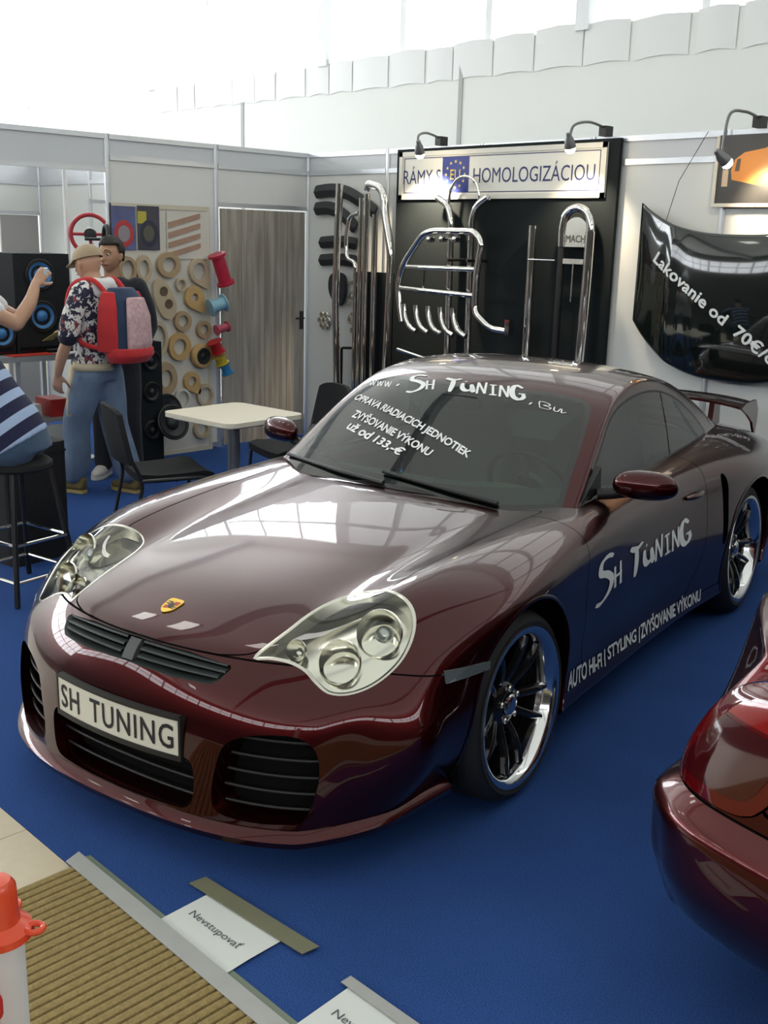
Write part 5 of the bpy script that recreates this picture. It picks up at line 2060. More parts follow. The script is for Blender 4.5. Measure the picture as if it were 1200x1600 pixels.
# ------------------------------------------------------------------ hi-fi counter with speaker cabinets
M_counter = mat('counter_grey', (.30, .32, .32), .35)
M_cabinet = mat('cabinet_black_carpet', (.010, .012, .014), .9, bump=.3, bscale=150)
M_coneb = mat('cone_metallic_blue', (.06, .22, .50), .4, metal=.15)
ct = thing('display_counter', 'grey counter with aluminium legs and a goods shelf before the open bay', 'counter', (-.12, -2.86, 0))
bm = B(); box(bm, -.36, .30, -.70, .52, .86, .90); obj('top', bm, M_counter, ct, bevel=.006)
for x in (-.33, .27):
    for y in (-.67, -.02, .49):
        bm = B(); box(bm, x - .018, x + .018, y - .018, y + .018, 0, .86); obj('leg', bm, M_alu, ct)
bm = B(); box(bm, -.33, .27, -.67, .49, .40, .42); obj('shelf', bm, M_counter, ct)
bm = B(); box(bm, -.33, .27, -.67, .49, .06, .08); obj('bottom_shelf', bm, M_counter, ct)
for y0, y1 in ((-.64, -.05), (.01, .46)):
    bm = B(); box(bm, .262, .272, y0, y1, .09, .38); obj('front_panel', bm, mat('counter_panel_white', (.55, .55, .52), .5), ct)


def cabinet(label, y0, y1, z0, z1, cones, x1=.02, d=.38):
    t_ = thing('speaker_cabinet', label, 'speaker', (x1 - d / 2, (y0 + y1) / 2, z0), group='speaker cabinets on the counter')
    hw = (y1 - y0) / 2
    bm = B(); box(bm, -d / 2, d / 2, -hw, hw, 0, z1 - z0); obj('cabinet', bm, M_cabinet, t_, bevel=.012)
    for y, z, r in cones:
        woofer(t_, Matrix.Translation((d / 2, y - (y0 + y1) / 2, z - z0)) @ MB, r, M_coneb)
    bm = B(); box(bm, d / 2, d / 2 + .012, -hw + .02, hw - .02, .015, .05); obj('trim_strip', bm, M_gloss, t_)
    return t_


cabinet('tall black speaker cabinet with two blue cones on the counter', -2.80, -2.36, .90, 1.62, [(-2.60, 1.47, .115), (-2.595, 1.17, .115)])
cabinet('low black speaker cabinet with one blue cone left of the tall one', -3.16, -2.815, .90, 1.24, [(-2.915, 1.055, .105)])
c = at(52, 556, 2, .905)
bm = B(); box(bm, -.065, .065, -.17, .17, 0, .006)
tag(obj('brochure', bm, mat('red_brochure', (.55, .05, .03), .4), loc=(.11, -2.75, .901), rot=(0, 0, .05)), 'red brochure sheet lying on the counter edge', 'brochure')
bm = B(); box(bm, -.05, .05, -.09, .09, 0, .01)
tag(obj('leaflet', bm, mat('white_paper', (.75, .76, .74), .6), loc=(.155, -2.40, .901)), 'white leaflet stack on the counter near the capped man', 'leaflet')
for (y, z, sx, sy, sz, col, lab) in ((-2.51, .42, .12, .09, .13, (.45, .03, .03), 'red boxed gadget on the counter shelf'), (-2.70, .42, .10, .06, .10, (.6, .58, .5), 'white boxed gadget on the counter shelf'), (-2.95, .42, .16, .18, .20, (.02, .02, .02), 'black amplifier on the counter shelf'), (-2.36, .42, .08, .05, .07, (.1, .3, .5), 'blue boxed gadget at the shelf end'), (-2.5, .08, .14, .16, .22, (.03, .03, .03), 'black boxed subwoofer on the lowest shelf')):
    bm = B(); box(bm, -sx, sx, -sy / 1.2, sy / 1.2, 0, sz)
    tag(obj('goods_box', bm, mat('goods_' + lab[:8], col, .4), loc=(-.06, y, z + .001), bevel=.004), lab, 'box')
# pole with hung steering wheels
t_ = thing('display_pole', 'slim white display pole in the open bay behind the counter', 'pole', (-.28, -2.20, 0))
bm = B(); tube(bm, [(0, 0, 0.01), (0, 0, 2.24)], .018, 12); obj('pole', bm, mat('pole_white', (.8, .8, .78), .25), t_, smooth=True)
bm = B(); lathe(bm, [(.14, 0), (.14, .015), (.03, .03), (0, .03)], 24); obj('base', bm, M_alu, t_)


def steering(label, px, py, x, r, col, rz):
    c = at(px, py, 0, x)
    t_ = thing('steering_wheel', label, 'steering wheel', c, rz)
    bm = B(); tube(bm, [MB @ Vector((r * math.cos(a), r * math.sin(a), 0)) for a in np.linspace(0, 2 * math.pi, 36, endpoint=False)], .016, 10, closed=True)
    obj('rim', bm, mat('sw_' + label[:8], col, .5), t_, smooth=True)
    for a in (0, 180, 270):
        bm = B(); tube(bm, [MB @ Vector((.03 * math.cos(math.radians(a)), .03 * math.sin(math.radians(a)), 0)), MB @ Vector((r * math.cos(math.radians(a)), r * math.sin(math.radians(a)), 0))], .012, 8)
        obj('spoke', bm, mat('sw_' + label[:8], col, .5), t_, smooth=True)
    bm = B(); lathe(bm, [(.05, -.01), (.045, .02), (0, .025)], 20, MB); obj('hub', bm, M_black, t_, smooth=True)
    bm = B(); tube(bm, [(-.01, 0, 0), (-.16, 0, 0)], .012, 8); obj('hook', bm, M_darkmetal, t_)


steering('red sports steering wheel hung in the open bay', 141, 366, -.16, .145, (.42, .03, .04), math.radians(-35))
steering('black steering wheel edge beside the red one', 166, 374, .03, .10, (.02, .02, .02), math.radians(70))
bm = B(); box(bm, -.02, .02, -2.16, -2.02, 1.995, 2.02)
tag(obj('wall_shelf', bm, M_fascia, loc=(-.06, .02, 0)), 'small white shelf rail above the steering wheels', 'shelf')

# ------------------------------------------------------------------ table, chairs, stool
M_tabletop = mat('cream_tabletop', (.80, .74, .60), .35)
tb = thing('cafe_table', 'small cream topped table with rounded corners and grey column', 'table', (2.22, -2.50, 0), math.radians(4))
bm = B(); prism(bm, rrect(.64, .62, .07, 6), .705, .732); obj('top', bm, M_tabletop, tb, bevel=.006)
bm = B(); prism(bm, rrect(.56, .54, .05, 4), .69, .705); obj('apron', bm, M_alu, tb)
bm = B(); tube(bm, [(0, 0, .02), (0, 0, .69)], .038, 18); obj('column', bm, mat('column_grey', (.25, .26, .27), .35, metal=.6), tb, smooth=True)
bm = B(); lathe(bm, [(.24, 0), (.24, .012), (.06, .03), (0, .03)], 32); obj('base', bm, mat('column_grey', (.25, .26, .27), .35, metal=.6), tb, smooth=True)
M_chairf = mat('black_chair_fabric', (.010, .011, .012), .85)
M_chairt = mat('black_chair_tube', (.012, .012, .012), .35)


def stack_chair(label, loc, rz):
    """front towards +x"""
    t_ = thing('stacking_chair', label, 'chair', loc, rz, 'black stacking chairs at the table')
    bm = B()
    rows = []
    for u in np.linspace(-1, 1, 11):
        rows.append([(x, u * (.235 - .02 * (1 - x / .25)), z + .012 * u * u) for x, z in ((-.20, .445), (-.1, .435), (.05, .44), (.17, .45), (.225, .435))])
    top = [[bm.verts.new(p) for p in r_] for r_ in rows]
    bot = [[bm.verts.new((p[0], p[1] * .96, p[2] - .045)) for p in r_] for r_ in rows]
    for i in range(10):
        for j in range(4):
            bm.faces.new((top[i][j], top[i + 1][j], top[i + 1][j + 1], top[i][j + 1])); bm.faces.new((bot[i][j], bot[i][j + 1], bot[i + 1][j + 1], bot[i + 1][j]))
        bm.faces.new((top[i][0], bot[i][0], bot[i + 1][0], top[i + 1][0])); bm.faces.new((top[i][4], top[i + 1][4], bot[i + 1][4], bot[i][4]))
    for j in range(4):
        bm.faces.new((top[0][j], top[0][j + 1], bot[0][j + 1], bot[0][j])); bm.faces.new((top[10][j], bot[10][j], bot[10][j + 1], top[10][j + 1]))
    obj('seat', bm, M_chairf, t_, smooth=True)
    bm = B()
    F0, F1 = [], []
    for u in np.linspace(-1, 1, 13):
        cf, cb = [], []
        for v in np.linspace(0, 1, 7):
            hw = .235 - .03 * v ** 3
            y = u * hw
            top_z = .84 - .035 * abs(u) ** 4
            z = .52 + (top_z - .52) * v
            x = -.235 - .075 * v - .035 * (1 - u * u) + .02 * v * v
            cf.append(bm.verts.new((x, y, z))); cb.append(bm.verts.new((x - .03, y * .98, z)))
        F0.append(cf); F1.append(cb)
    for i in range(12):
        for j in range(6):
            bm.faces.new((F0[i][j], F0[i][j + 1], F0[i + 1][j + 1], F0[i + 1][j])); bm.faces.new((F1[i][j], F1[i + 1][j], F1[i + 1][j + 1], F1[i][j + 1]))
        bm.faces.new((F0[i][0], F0[i + 1][0], F1[i + 1][0], F1[i][0])); bm.faces.new((F0[i][6], F1[i][6], F1[i + 1][6], F0[i + 1][6]))
    for j in range(6):
        bm.faces.new((F0[0][j], F1[0][j], F1[0][j + 1], F0[0][j + 1])); bm.faces.new((F0[12][j], F0[12][j + 1], F1[12][j + 1], F1[12][j]))
    obj('backrest', bm, M_chairf, t_, smooth=True)
    for s in (1, -1):
        bm = B(); tube(bm, fillet([(.24, .245 * s, .006), (.20, .24 * s, .425), (-.20, .235 * s, .425)], .05), .011, 8); obj('leg', bm, M_chairt, t_, smooth=True)
        bm = B(); tube(bm, fillet([(-.28, .235 * s, .006), (-.19, .235 * s, .42), (-.275, .215 * s, .60)], .06), .011, 8); obj('leg', bm, M_chairt, t_, smooth=True)
    bm = B(); tube(bm, [(.0, -.235, .418), (0, .235, .418)], .010, 8); obj('stretcher', bm, M_chairt, t_)
    return t_


stack_chair('black stacking chair on the near side of the cream table', (2.19, -2.98, 0), math.radians(72))
stack_chair('black stacking chair on the far side of the cream table', (2.12, -1.93, 0), math.radians(-104))

st = thing('bar_stool', 'tall black bar stool with a chrome footrest under the striped shirt', 'bar stool', (2.52, -4.06, 0), math.radians(10))
bm = B(); lathe(bm, [(0, .64), (.16, .64), (.175, .655), (.175, .675), (.15, .695), (0, .70)], 32); obj('seat', bm, M_chairf, st, smooth=True)
for sx in (1, -1):
    for sy in (1, -1):
        bm = B(); tube(bm, [(sx * .21, sy * .19, .006), (sx * .12, sy * .11, .64)], .014, 10); obj('leg', bm, M_chairt, st, smooth=True)
for z, m, f in ((.30, M_chrome, 1), (.12, M_satin, 1)):
    q = .21 - .09 * z / .7
    w = .19 - .08 * z / .7
    for a, b in (((q, -w), (q, w)), ((-q, -w), (-q, w)), ((-q, w), (q, w)), ((-q, -w), (q, -w))):
        bm = B(); tube(bm, [(*a, z), (*b, z)], .009, 8); obj('footrest_rung', bm, m, st)
bx_ = thing('black_case', 'upright black equipment case behind the bar stool', 'case', (1.93, -3.76, 0), math.radians(8))
bm = B(); prism(bm, rrect(.38, .38, .05, 4), .0, .66); obj('shell', bm, mat('case_black', (.009, .008, .008), .7), bx_, bevel=.01)
bm = B(); prism(bm, rrect(.39, .39, .05, 4), .60, .612); obj('lid_band', bm, M_black, bx_)
bm = B(); tube(bm, fillet([(-.08, 0, .66), (-.08, 0, .70), (.08, 0, .70), (.08, 0, .66)], .02), .01, 8); obj('carry_handle', bm, M_black, bx_)

# ------------------------------------------------------------------ people
def solid_mesh(name, bm, m, parent, voxel=.008, smooth=6, split=None):
    """fuse overlapping volumes into one continuous skin"""
    bmesh.ops.recalc_face_normals(bm, faces=bm.faces)
    me = bpy.data.meshes.new(name)
    bm.to_mesh(me); bm.free()
    o = bpy.data.objects.new(name, me)
    COL.objects.link(o)
    r = o.modifiers.new('r', 'REMESH'); r.mode = 'VOXEL'; r.voxel_size = voxel
    if smooth:
        s = o.modifiers.new('s', 'SMOOTH'); s.iterations = smooth; s.factor = .5
    dg = bpy.context.evaluated_depsgraph_get()
    me2 = bpy.data.meshes.new_from_object(o.evaluated_get(dg))
    me2.name = name
    bpy.data.objects.remove(o); bpy.data.meshes.remove(me)
    me2.materials.clear()
    for mm in (m if isinstance(m, (list, tuple)) else [m]): me2.materials.append(mm)
    me2.shade_smooth()
    if split:
        for p in me2.polygons: p.material_index = split(p.center)
    return link(bpy.data.objects.new(name, me2), parent)


def limb(bm, pts, rad, n=6, seg=14):
    P3 = smooth_path(pts, n) if len(pts) > 2 else [Vector(p) for p in pts]
    k = len(P3)
    idx = np.linspace(0, len(rad) - 1, k)
    rr = list(np.interp(idx, range(len(rad)), rad))
    tube(bm, P3, rr, seg)
    for e, r in ((P3[0], rr[0]), (P3[-1], rr[-1])):
        bmesh.ops.create_icosphere(bm, subdivisions=2, radius=r, matrix=Matrix.Translation(e))


def loft(bm, secs, seg=24):
    """secs: (centre, half depth x, half width y[, tilt about y])"""
    rings = []
    for s in secs:
        c, a, b = Vector(s[0]), s[1], s[2]
        R_ = Matrix.Rotation(s[3] if len(s) > 3 else 0, 3, 'Y')
        rings.append([bm.verts.new(c + R_ @ Vector((a * math.cos(q) * (abs(math.cos(q)) ** -.15 if abs(math.cos(q)) > 1e-3 else 1), b * math.sin(q), 0))) for q in np.linspace(0, 2 * math.pi, seg, endpoint=False)])
    for r1, r2 in zip(rings, rings[1:]):
        for k in range(seg): bm.faces.new((r1[k], r1[(k + 1) % seg], r2[(k + 1) % seg], r2[k]))
    bm.faces.new(rings[0][::-1]); bm.faces.new(rings[-1])


def head_geo(bm, c, pitch=0.0, yaw=0.0, s=1.0):
    """skull, jaw, nose, ears; front is +x.  returns its matrix"""
    M = Matrix.Translation(c) @ Matrix.Rotation(yaw, 4, 'Z') @ Matrix.Rotation(pitch, 4, 'Y') @ Matrix.Scale(s, 4)
    tmp = bmesh.new()
    bmesh.ops.create_uvsphere(tmp, u_segments=32, v_segments=24, radius=1)
    for v in tmp.verts:
        x, y, z = v.co
        px_, py_, pz_ = .098 * x, .077 * y, .118 * z
        if z < 0:                     # jaw narrows and comes forward
            py_ *= 1 - .28 * (-z) ** 1.3
            px_ = px_ * (1 - .10 * -z) + .018 * -z
        if x < -.2: px_ *= 1.04
        if x > .55 and -.05 < z < .30 and .25 < abs(y) < .7:     # eye sockets
            px_ -= .008
        v.co = M @ Vector((px_, py_, pz_))
    me = bpy.data.meshes.new('h'); tmp.to_mesh(me); tmp.free(); bm.from_mesh(me); bpy.data.meshes.remove(me)
    limb(bm, [M @ Vector(p) for p in ((.092, 0, .028), (.104, 0, .0), (.113, 0, -.022))], [.009, .011, .015])
    for y in (1, -1):
        limb(bm, [M @ Vector((-.004, .076 * y, .02)), M @ Vector((-.010, .084 * y, .0)), M @ Vector((-.002, .078 * y, -.028))], [.012, .015, .009])
    limb(bm, [M @ Vector((.094, -.022, -.052)), M @ Vector((.100, 0, -.050)), M @ Vector((.094, .022, -.052))], [.007, .010, .007])
    limb(bm, [M @ Vector((.075, -.05, .036)), M @ Vector((.092, -.025, .040)), M @ Vector((.094, 0, .036)), M @ Vector((.092, .025, .040)), M @ Vector((.075, .05, .036))], [.010, .011, .008, .011, .010])
    return M


def face_bits(par, M, hair_m):
    for y in (1, -1):
        bm = B(); bmesh.ops.create_uvsphere(bm, u_segments=16, v_segments=10, radius=.0092, matrix=M @ Matrix.Translation((.0830, .031 * y, .014)))
        e = obj('eye', bm, mat('eye_white', (.75, .72, .68), .2), par, smooth='all')
        bm = B(); bmesh.ops.create_uvsphere(bm, u_segments=12, v_segments=8, radius=.0068, matrix=M @ Matrix.Translation((.0880, .031 * y, .013)))
        obj('iris', bm, mat('eye_dark', (.03, .02, .015), .15), e, smooth='all')
        bm = B(); tube(bm, smooth_path([M @ Vector((.100, .012 * y, .040)), M @ Vector((.102, .03 * y, .047)), M @ Vector((.088, .052 * y, .042))], 5), [.0035] * 6 + [.0025] * 5, 6)
        obj('eyebrow', bm, hair_m, par, smooth=True)
    bm = B(); tube(bm, smooth_path([M @ Vector((.098, -.024, -.052)), M @ Vector((.109, 0, -.050)), M @ Vector((.098, .024, -.052))], 5), .0035, 6)
    obj('lips', bm, mat('lips', (.38, .16, .13), .5), par, smooth=True)


def hand_geo(bm, wrist, d, palm_n, side=1, curl=.5, s=1.0):
    """palm + five fingers; d along the hand, palm_n out of the palm, thumb to one side"""
    d = Vector(d).normalized(); n = Vector(palm_n); n = (n - d * n.dot(d)).normalized(); w = d.cross(n) * side
    W = Vector(wrist)
    for off in (-.026, -.009, .009, .026):
        limb(bm, [W + d * .01 * s + w * off * .6 * s, W + d * .088 * s + w * off * s], [.014 * s, .013 * s])
    for i, (off, L) in enumerate(((-.030, .062), (-.010, .076), (.011, .080), (.031, .070))):
        b0_ = W + (d * .088 + w * off) * s
        a1, a2, a3 = curl * .5, curl * 1.25, curl * 1.9
        p1 = b0_ + (d * math.cos(a1) + n * math.sin(a1)) * L * .42 * s
        p2 = p1 + (d * math.cos(a2) + n * math.sin(a2)) * L * .33 * s
        p3 = p2 + (d * math.cos(a3) + n * math.sin(a3)) * L * .27 * s
        limb(bm, [b0_, p1, p2, p3], [.0092 * s, .0088 * s, .0082 * s, .0070 * s], 3, 10)
    t0 = W + (d * .025 + w * .030 + n * .006) * s
    t1 = t0 + (d * .035 + w * .030 + n * .018) * s
    t2 = t1 + (d * .034 + w * .006 + n * .014 * (1 + curl)) * s
    limb(bm, [t0, t1, t2], [.0125 * s, .0105 * s, .0085 * s], 4, 10)


def shoe(par, ankle, yaw, m_up, m_sole, name='shoe', s=1.0):
    M = Matrix.Translation((ankle[0], ankle[1], 0)) @ Matrix.Rotation(yaw, 4, 'Z') @ Matrix.Scale(s, 4)
    out = [(-.085, -.030), (-.09, 0), (-.085, .030), (-.02, .036), (.06, .046), (.13, .046), (.175, .026), (.19, 0), (.175, -.026), (.13, -.046), (.06, -.042), (-.02, -.034)]
    out = [tuple(p) for p in spl(out, 3)]
    bm = B(); prism(bm, out, .003, .028, M)
    so = obj('sole', bm, m_sole, None, bevel=.004)
    bm = B()
    rings = []
    for z, f, xo, cut in ((.026, .97, 0, 0), (.055, .95, -.004, .0), (.075, .80, -.022, 0), (.095, .58, -.045, 0), (.115, .50, -.055, 0)):
        rings.append([bm.verts.new(M @ Vector((x * f + xo, y * (f * .9 + .1), z))) for x, y in out])
    k = len(out)
    for a, b in zip(rings, rings[1:]):
        for i in range(k): bm.faces.new((a[i], a[(i + 1) % k], b[(i + 1) % k], b[i]))
    bm.faces.new(rings[0][::-1]); bm.faces.new(rings[-1])
    up = obj(name, bm, m_up, par, smooth='all')
    so.parent = up
    return up


def fabric(name, col, rough=.85, nz=.18):
    return mat(name, col, rough, noise=nz, nscale=9 if nz < .3 else 5, bump=.35, bscale=14, sheen=.1)


M_skin = mat('skin_light', (.50, .29, .19), .5, noise=.06, nscale=20)
M_skin2 = mat('skin_tan', (.42, .24, .15), .5, noise=.06, nscale=20)
M_denim = fabric('washed_denim', (.13, .185, .27), nz=.6)
M_denim2 = fabric('dark_denim', (.05, .09, .15))
M_hairk = mat('hair_black', (.012, .010, .009), .6, bump=.6, bscale=90)


def pattern_shirt():
    m = mat('patterned_cotton', (.5, .5, .5), .85)
    nt = m.node_tree
    b = nt.nodes['Principled BSDF']
    tc = nt.nodes.new('ShaderNodeTexCoord')
    v = nt.nodes.new('ShaderNodeTexVoronoi'); v.inputs['Scale'].default_value = 42; v.feature = 'F1'
    n = nt.nodes.new('ShaderNodeTexNoise'); n.inputs['Scale'].default_value = 24; n.inputs['Detail'].default_value = 3
    add = nt.nodes.new('ShaderNodeVectorMath'); add.operation = 'ADD'
    nt.links.new(tc.outputs['Object'], add.inputs[0])
    sc = nt.nodes.new('ShaderNodeVectorMath'); sc.operation = 'SCALE'; sc.inputs['Scale'].default_value = .06
    nt.links.new(n.outputs['Color'], sc.inputs[0]); nt.links.new(sc.outputs[0], add.inputs[1])
    nt.links.new(add.outputs[0], v.inputs['Vector'])
    r = nt.nodes.new('ShaderNodeValToRGB'); r.color_ramp.interpolation = 'CONSTANT'
    e = r.color_ramp.elements
    e[0].position = 0; e[0].color = (.02, .02, .05, 1)
    e[1].position = .38; e[1].color = (.72, .71, .68, 1)
    q = e.new(.66); q.color = (.22, .05, .06, 1)
    q = e.new(.72); q.color = (.66, .66, .64, 1)
    q = e.new(.90); q.color = (.03, .03, .06, 1)
    sp_ = nt.nodes.new('ShaderNodeSeparateColor')
    nt.links.new(v.outputs['Color'], sp_.inputs[0])
    nt.links.new(sp_.outputs[0], r.inputs[0])
    nt.links.new(r.outputs[0], b.inputs['Base Color'])
    return m


def striped_shirt(axis, off, width=.075):
    m = mat('striped_knit', (.1, .1, .2), .85)
    nt = m.node_tree
    b = nt.nodes['Principled BSDF']
    tc = nt.nodes.new('ShaderNodeTexCoord')
    dt = nt.nodes.new('ShaderNodeVectorMath'); dt.operation = 'DOT_PRODUCT'; dt.inputs[1].default_value = axis
    nt.links.new(tc.outputs['Object'], dt.inputs[0])
    m1 = nt.nodes.new('ShaderNodeMath'); m1.operation = 'ADD'; m1.inputs[1].default_value = off
    m2 = nt.nodes.new('ShaderNodeMath'); m2.operation = 'DIVIDE'; m2.inputs[1].default_value = width
    m3 = nt.nodes.new('ShaderNodeMath'); m3.operation = 'FRACT'
    nt.links.new(dt.outputs['Value'], m1.inputs[0]); nt.links.new(m1.outputs[0], m2.inputs[0]); nt.links.new(m2.outputs[0], m3.inputs[0])
    r = nt.nodes.new('ShaderNodeValToRGB'); r.color_ramp.interpolation = 'CONSTANT'
    r.color_ramp.elements[0].color = (.012, .014, .05, 1)
    r.color_ramp.elements[1].position = .56; r.color_ramp.elements[1].color = (.36, .46, .66, 1)
    nt.links.new(m3.outputs[0], r.inputs[0]); nt.links.new(r.outputs[0], b.inputs['Base Color'])
    return m


# --- man with cap and backpack --------------------------------------------------
FA = math.radians(200)
pa = thing('person', 'man in sand cap and patterned hooded shirt with a red backpack', 'person', (.885, -2.645, 0), FA)
bm = B()
loft(bm, [((0, 0, .84), .10, .15), ((0, 0, .95), .105, .155), ((-.005, 0, 1.08), .095, .145), ((-.01, 0, 1.22), .11, .16), ((-.02, 0, 1.34), .10, .17), ((-.02, 0, 1.42), .07, .12)])
limb(bm, [(-.015, 0, 1.38), (.005, 0, 1.45), (.03, 0, 1.52)], [.065, .055, .055])
MH = head_geo(bm, (.055, 0, 1.575), pitch=.25, yaw=-.1)
for s in (1, -1):
    ank = (.17, .10, .10) if s > 0 else (-.15, -.11, .10)
    kn = (.12, .105, .48) if s > 0 else (-.03, -.11, .48)
    limb(bm, [(0, .09 * s, .86), ((kn[0]) * .55, .10 * s, .66), kn, ((kn[0] + ank[0]) / 2, ank[1], .28), ank], [.085, .075, .055, .052, .04])
# left arm hangs forward, right arm holds a paper
limb(bm, [(-.02, .18, 1.37), (.0, .235, 1.24), (.02, .265, 1.09)], [.055, .048, .042]); limb(bm, [(.02, .265, 1.09), (.08, .27, .97), (.13, .255, .855)], [.042, .038, .027])
hand_geo(bm, (.13, .255, .855), (.25, -.12, -1), (.2, -1, -.1), side=1, curl=.55)
limb(bm, [(-.02, -.18, 1.37), (.05, -.235, 1.25), (.12, -.25, 1.12)], [.055, .048, .042]); limb(bm, [(.12, -.25, 1.12), (.21, -.17, 1.10), (.29, -.09, 1.10)], [.042, .038, .027])
hand_geo(bm, (.29, -.09, 1.10), (1, .55, .05), (0, .2, -1), side=-1, curl=.8)
body = solid_mesh('body', bm, M_skin, pa, .007)
# shirt: one garment with hood
bm = B()
loft(bm, [((0, 0, .90), .125, .18), ((0, 0, 1.0), .125, .175), ((-.005, 0, 1.12), .115, .168), ((-.015, 0, 1.25), .128, .185), ((-.02, 0, 1.36), .112, .19), ((-.02, 0, 1.425), .085, .13), ((-.005, 0, 1.45), .07, .085)])
for s in (1, -1):
    el = (.02, .265, 1.11) if s > 0 else (.115, -.25, 1.13)
    mi_ = (.0, .235, 1.24) if s > 0 else (.05, -.235, 1.25)
    limb(bm, [(-.02, .17 * s, 1.375), mi_, el], [.075, .072, .070])
    limb(bm, [(-.02, .08 * s, 1.43), (-.02, .17 * s, 1.385)], [.06, .075])
M_pat = pattern_shirt()
M_navy = fabric('navy_rib', (.012, .013, .03))


def shirt_split(c):
    if c.z < .925: return 1
    if c.y > .2 and c.z < 1.115: return 1
    if c.y < -.2 and c.z < 1.12 and c.x > .12: return 1
    return 0


solid_mesh('shirt', bm, [M_pat, M_navy], pa, .010, 5, shirt_split)
bm = B()
loft(bm, [((-.09, 0, 1.335), .035, .10, -.5), ((-.085, 0, 1.39), .065, .13, -.3), ((-.055, 0, 1.44), .085, .13, -.15), ((-.03, 0, 1.475), .065, .09)])
limb(bm, [(.05, -.085, 1.40), (-.03, -.10, 1.45), (-.10, 0, 1.44), (-.03, .10, 1.45), (.05, .085, 1.40)], [.03, .04, .045, .04, .03])
solid_mesh('hood', bm, fabric('hood_white', (.66, .66, .66)), pa, .010, 6)
# jeans
bm = B()
loft(bm, [((0, 0, .80), .12, .17), ((0, 0, .90), .125, .175), ((0, 0, .96), .115, .165)])
for s in (1, -1):
    ank = (.17, .10, .07) if s > 0 else (-.15, -.11, .07)
    kn = (.125, .105, .48) if s > 0 else (-.03, -.11, .48)
    limb(bm, [(0, .088 * s, .84), (kn[0] * .55, .10 * s, .66), kn, ((kn[0] + ank[0]) / 2 - .01, ank[1], .26), (ank[0], ank[1], .145)], [.112, .106, .094, .096, .088])
solid_mesh('jeans', bm, M_denim, pa, .010, 5)
bm = B()
rows = []
for q in np.linspace(math.radians(-60), math.radians(175), 24):
    r_ = [Vector((.133 * math.cos(q), .185 * math.sin(q), z)) for z in (.875, .925)]
    rows.append([bm.verts.new(v) for v in r_])
for a, b in zip(rows, rows[1:]): bm.faces.new((a[0], b[0], b[1], a[1]))
P3 = [(.09, .152, .91), (.095, .168, .78), (.10, .185, .66), (.105, .19, .56)]
rows = [[bm.verts.new(Vector(p) + Vector((o_, 0, 0))) for o_ in (-.025, .025)] for p in P3]
for a, b in zip(rows, rows[1:]): bm.faces.new((a[0], b[0], b[1], a[1]))
be = obj('cloth_belt', bm, mat('cream_cloth', (.60, .52, .36), .85), pa, smooth=True)
so_ = be.modifiers.new('t', 'SOLIDIFY'); so_.thickness = .012; so_.offset = 1
M_olive = mat('olive_suede', (.16, .12, .04), .8); M_gum = mat('gum_sole', (.42, .32, .12), .7)
shoe(pa, (.17, .10), 0.0, M_olive, M_gum); shoe(pa, (-.15, -.11), -.15, M_olive, M_gum)
# cap
bm = B()
rings = []
for t in np.linspace(0, 1, 9):
    a = t * math.pi / 2
    rings.append([bm.verts.new(MH @ Vector((-.008 + .112 * math.cos(a) * math.cos(q), .094 * math.cos(a) * math.sin(q), .032 + .098 * math.sin(a)))) for q in np.linspace(0, 2 * math.pi, 28, endpoint=False)] if t < 1 else [bm.verts.new(MH @ Vector((-.008, 0, .13)))])
for r1, r2 in zip(rings, rings[1:]):
    for k in range(28):
        if len(r2) == 1: bm.faces.new((r1[k], r1[(k + 1) % 28], r2[0]))
        else: bm.faces.new((r1[k], r1[(k + 1) % 28], r2[(k + 1) % 28], r2[k]))
cap = obj('cap', bm, fabric('sand_cap', (.36, .28, .18)), pa, smooth='all')
bm = B()
rows = []
for q in np.linspace(-1.15, 1.15, 15):
    rows.append([bm.verts.new(MH @ Vector((-.008 + (.112 + e * .075 * math.cos(q) ** .5) * math.cos(q), (.094 + e * .02) * math.sin(q), .034 - .022 * e))) for e in (0, .5, 1)])
for a, b in zip(rows, rows[1:]):
    for k in range(2): bm.faces.new((a[k], b[k], b[k + 1], a[k + 1]))
br = obj('brim', bm, MATS['sand_cap'], cap, smooth='all')
so_ = br.modifiers.new('t', 'SOLIDIFY'); so_.thickness = .004
face_bits(pa, MH, M_hairk)
# paper in the hand
MPa = Matrix.Translation((.885, -2.645, 0)) @ Matrix.Rotation(FA, 4, 'Z')
bm = B()
M = Matrix.Translation((.40, -.02, 1.07)) @ Matrix.Rotation(.5, 4, 'Y')
box(bm, -.07, .07, -.05, .05, -.001, .001, M)
tag(obj('yellow_flyer', bm, mat('yellow_paper', (.62, .50, .08), .6), loc=MPa.translation, rot=(0, 0, FA)), 'yellow flyer held by the man in the sand cap', 'flyer')
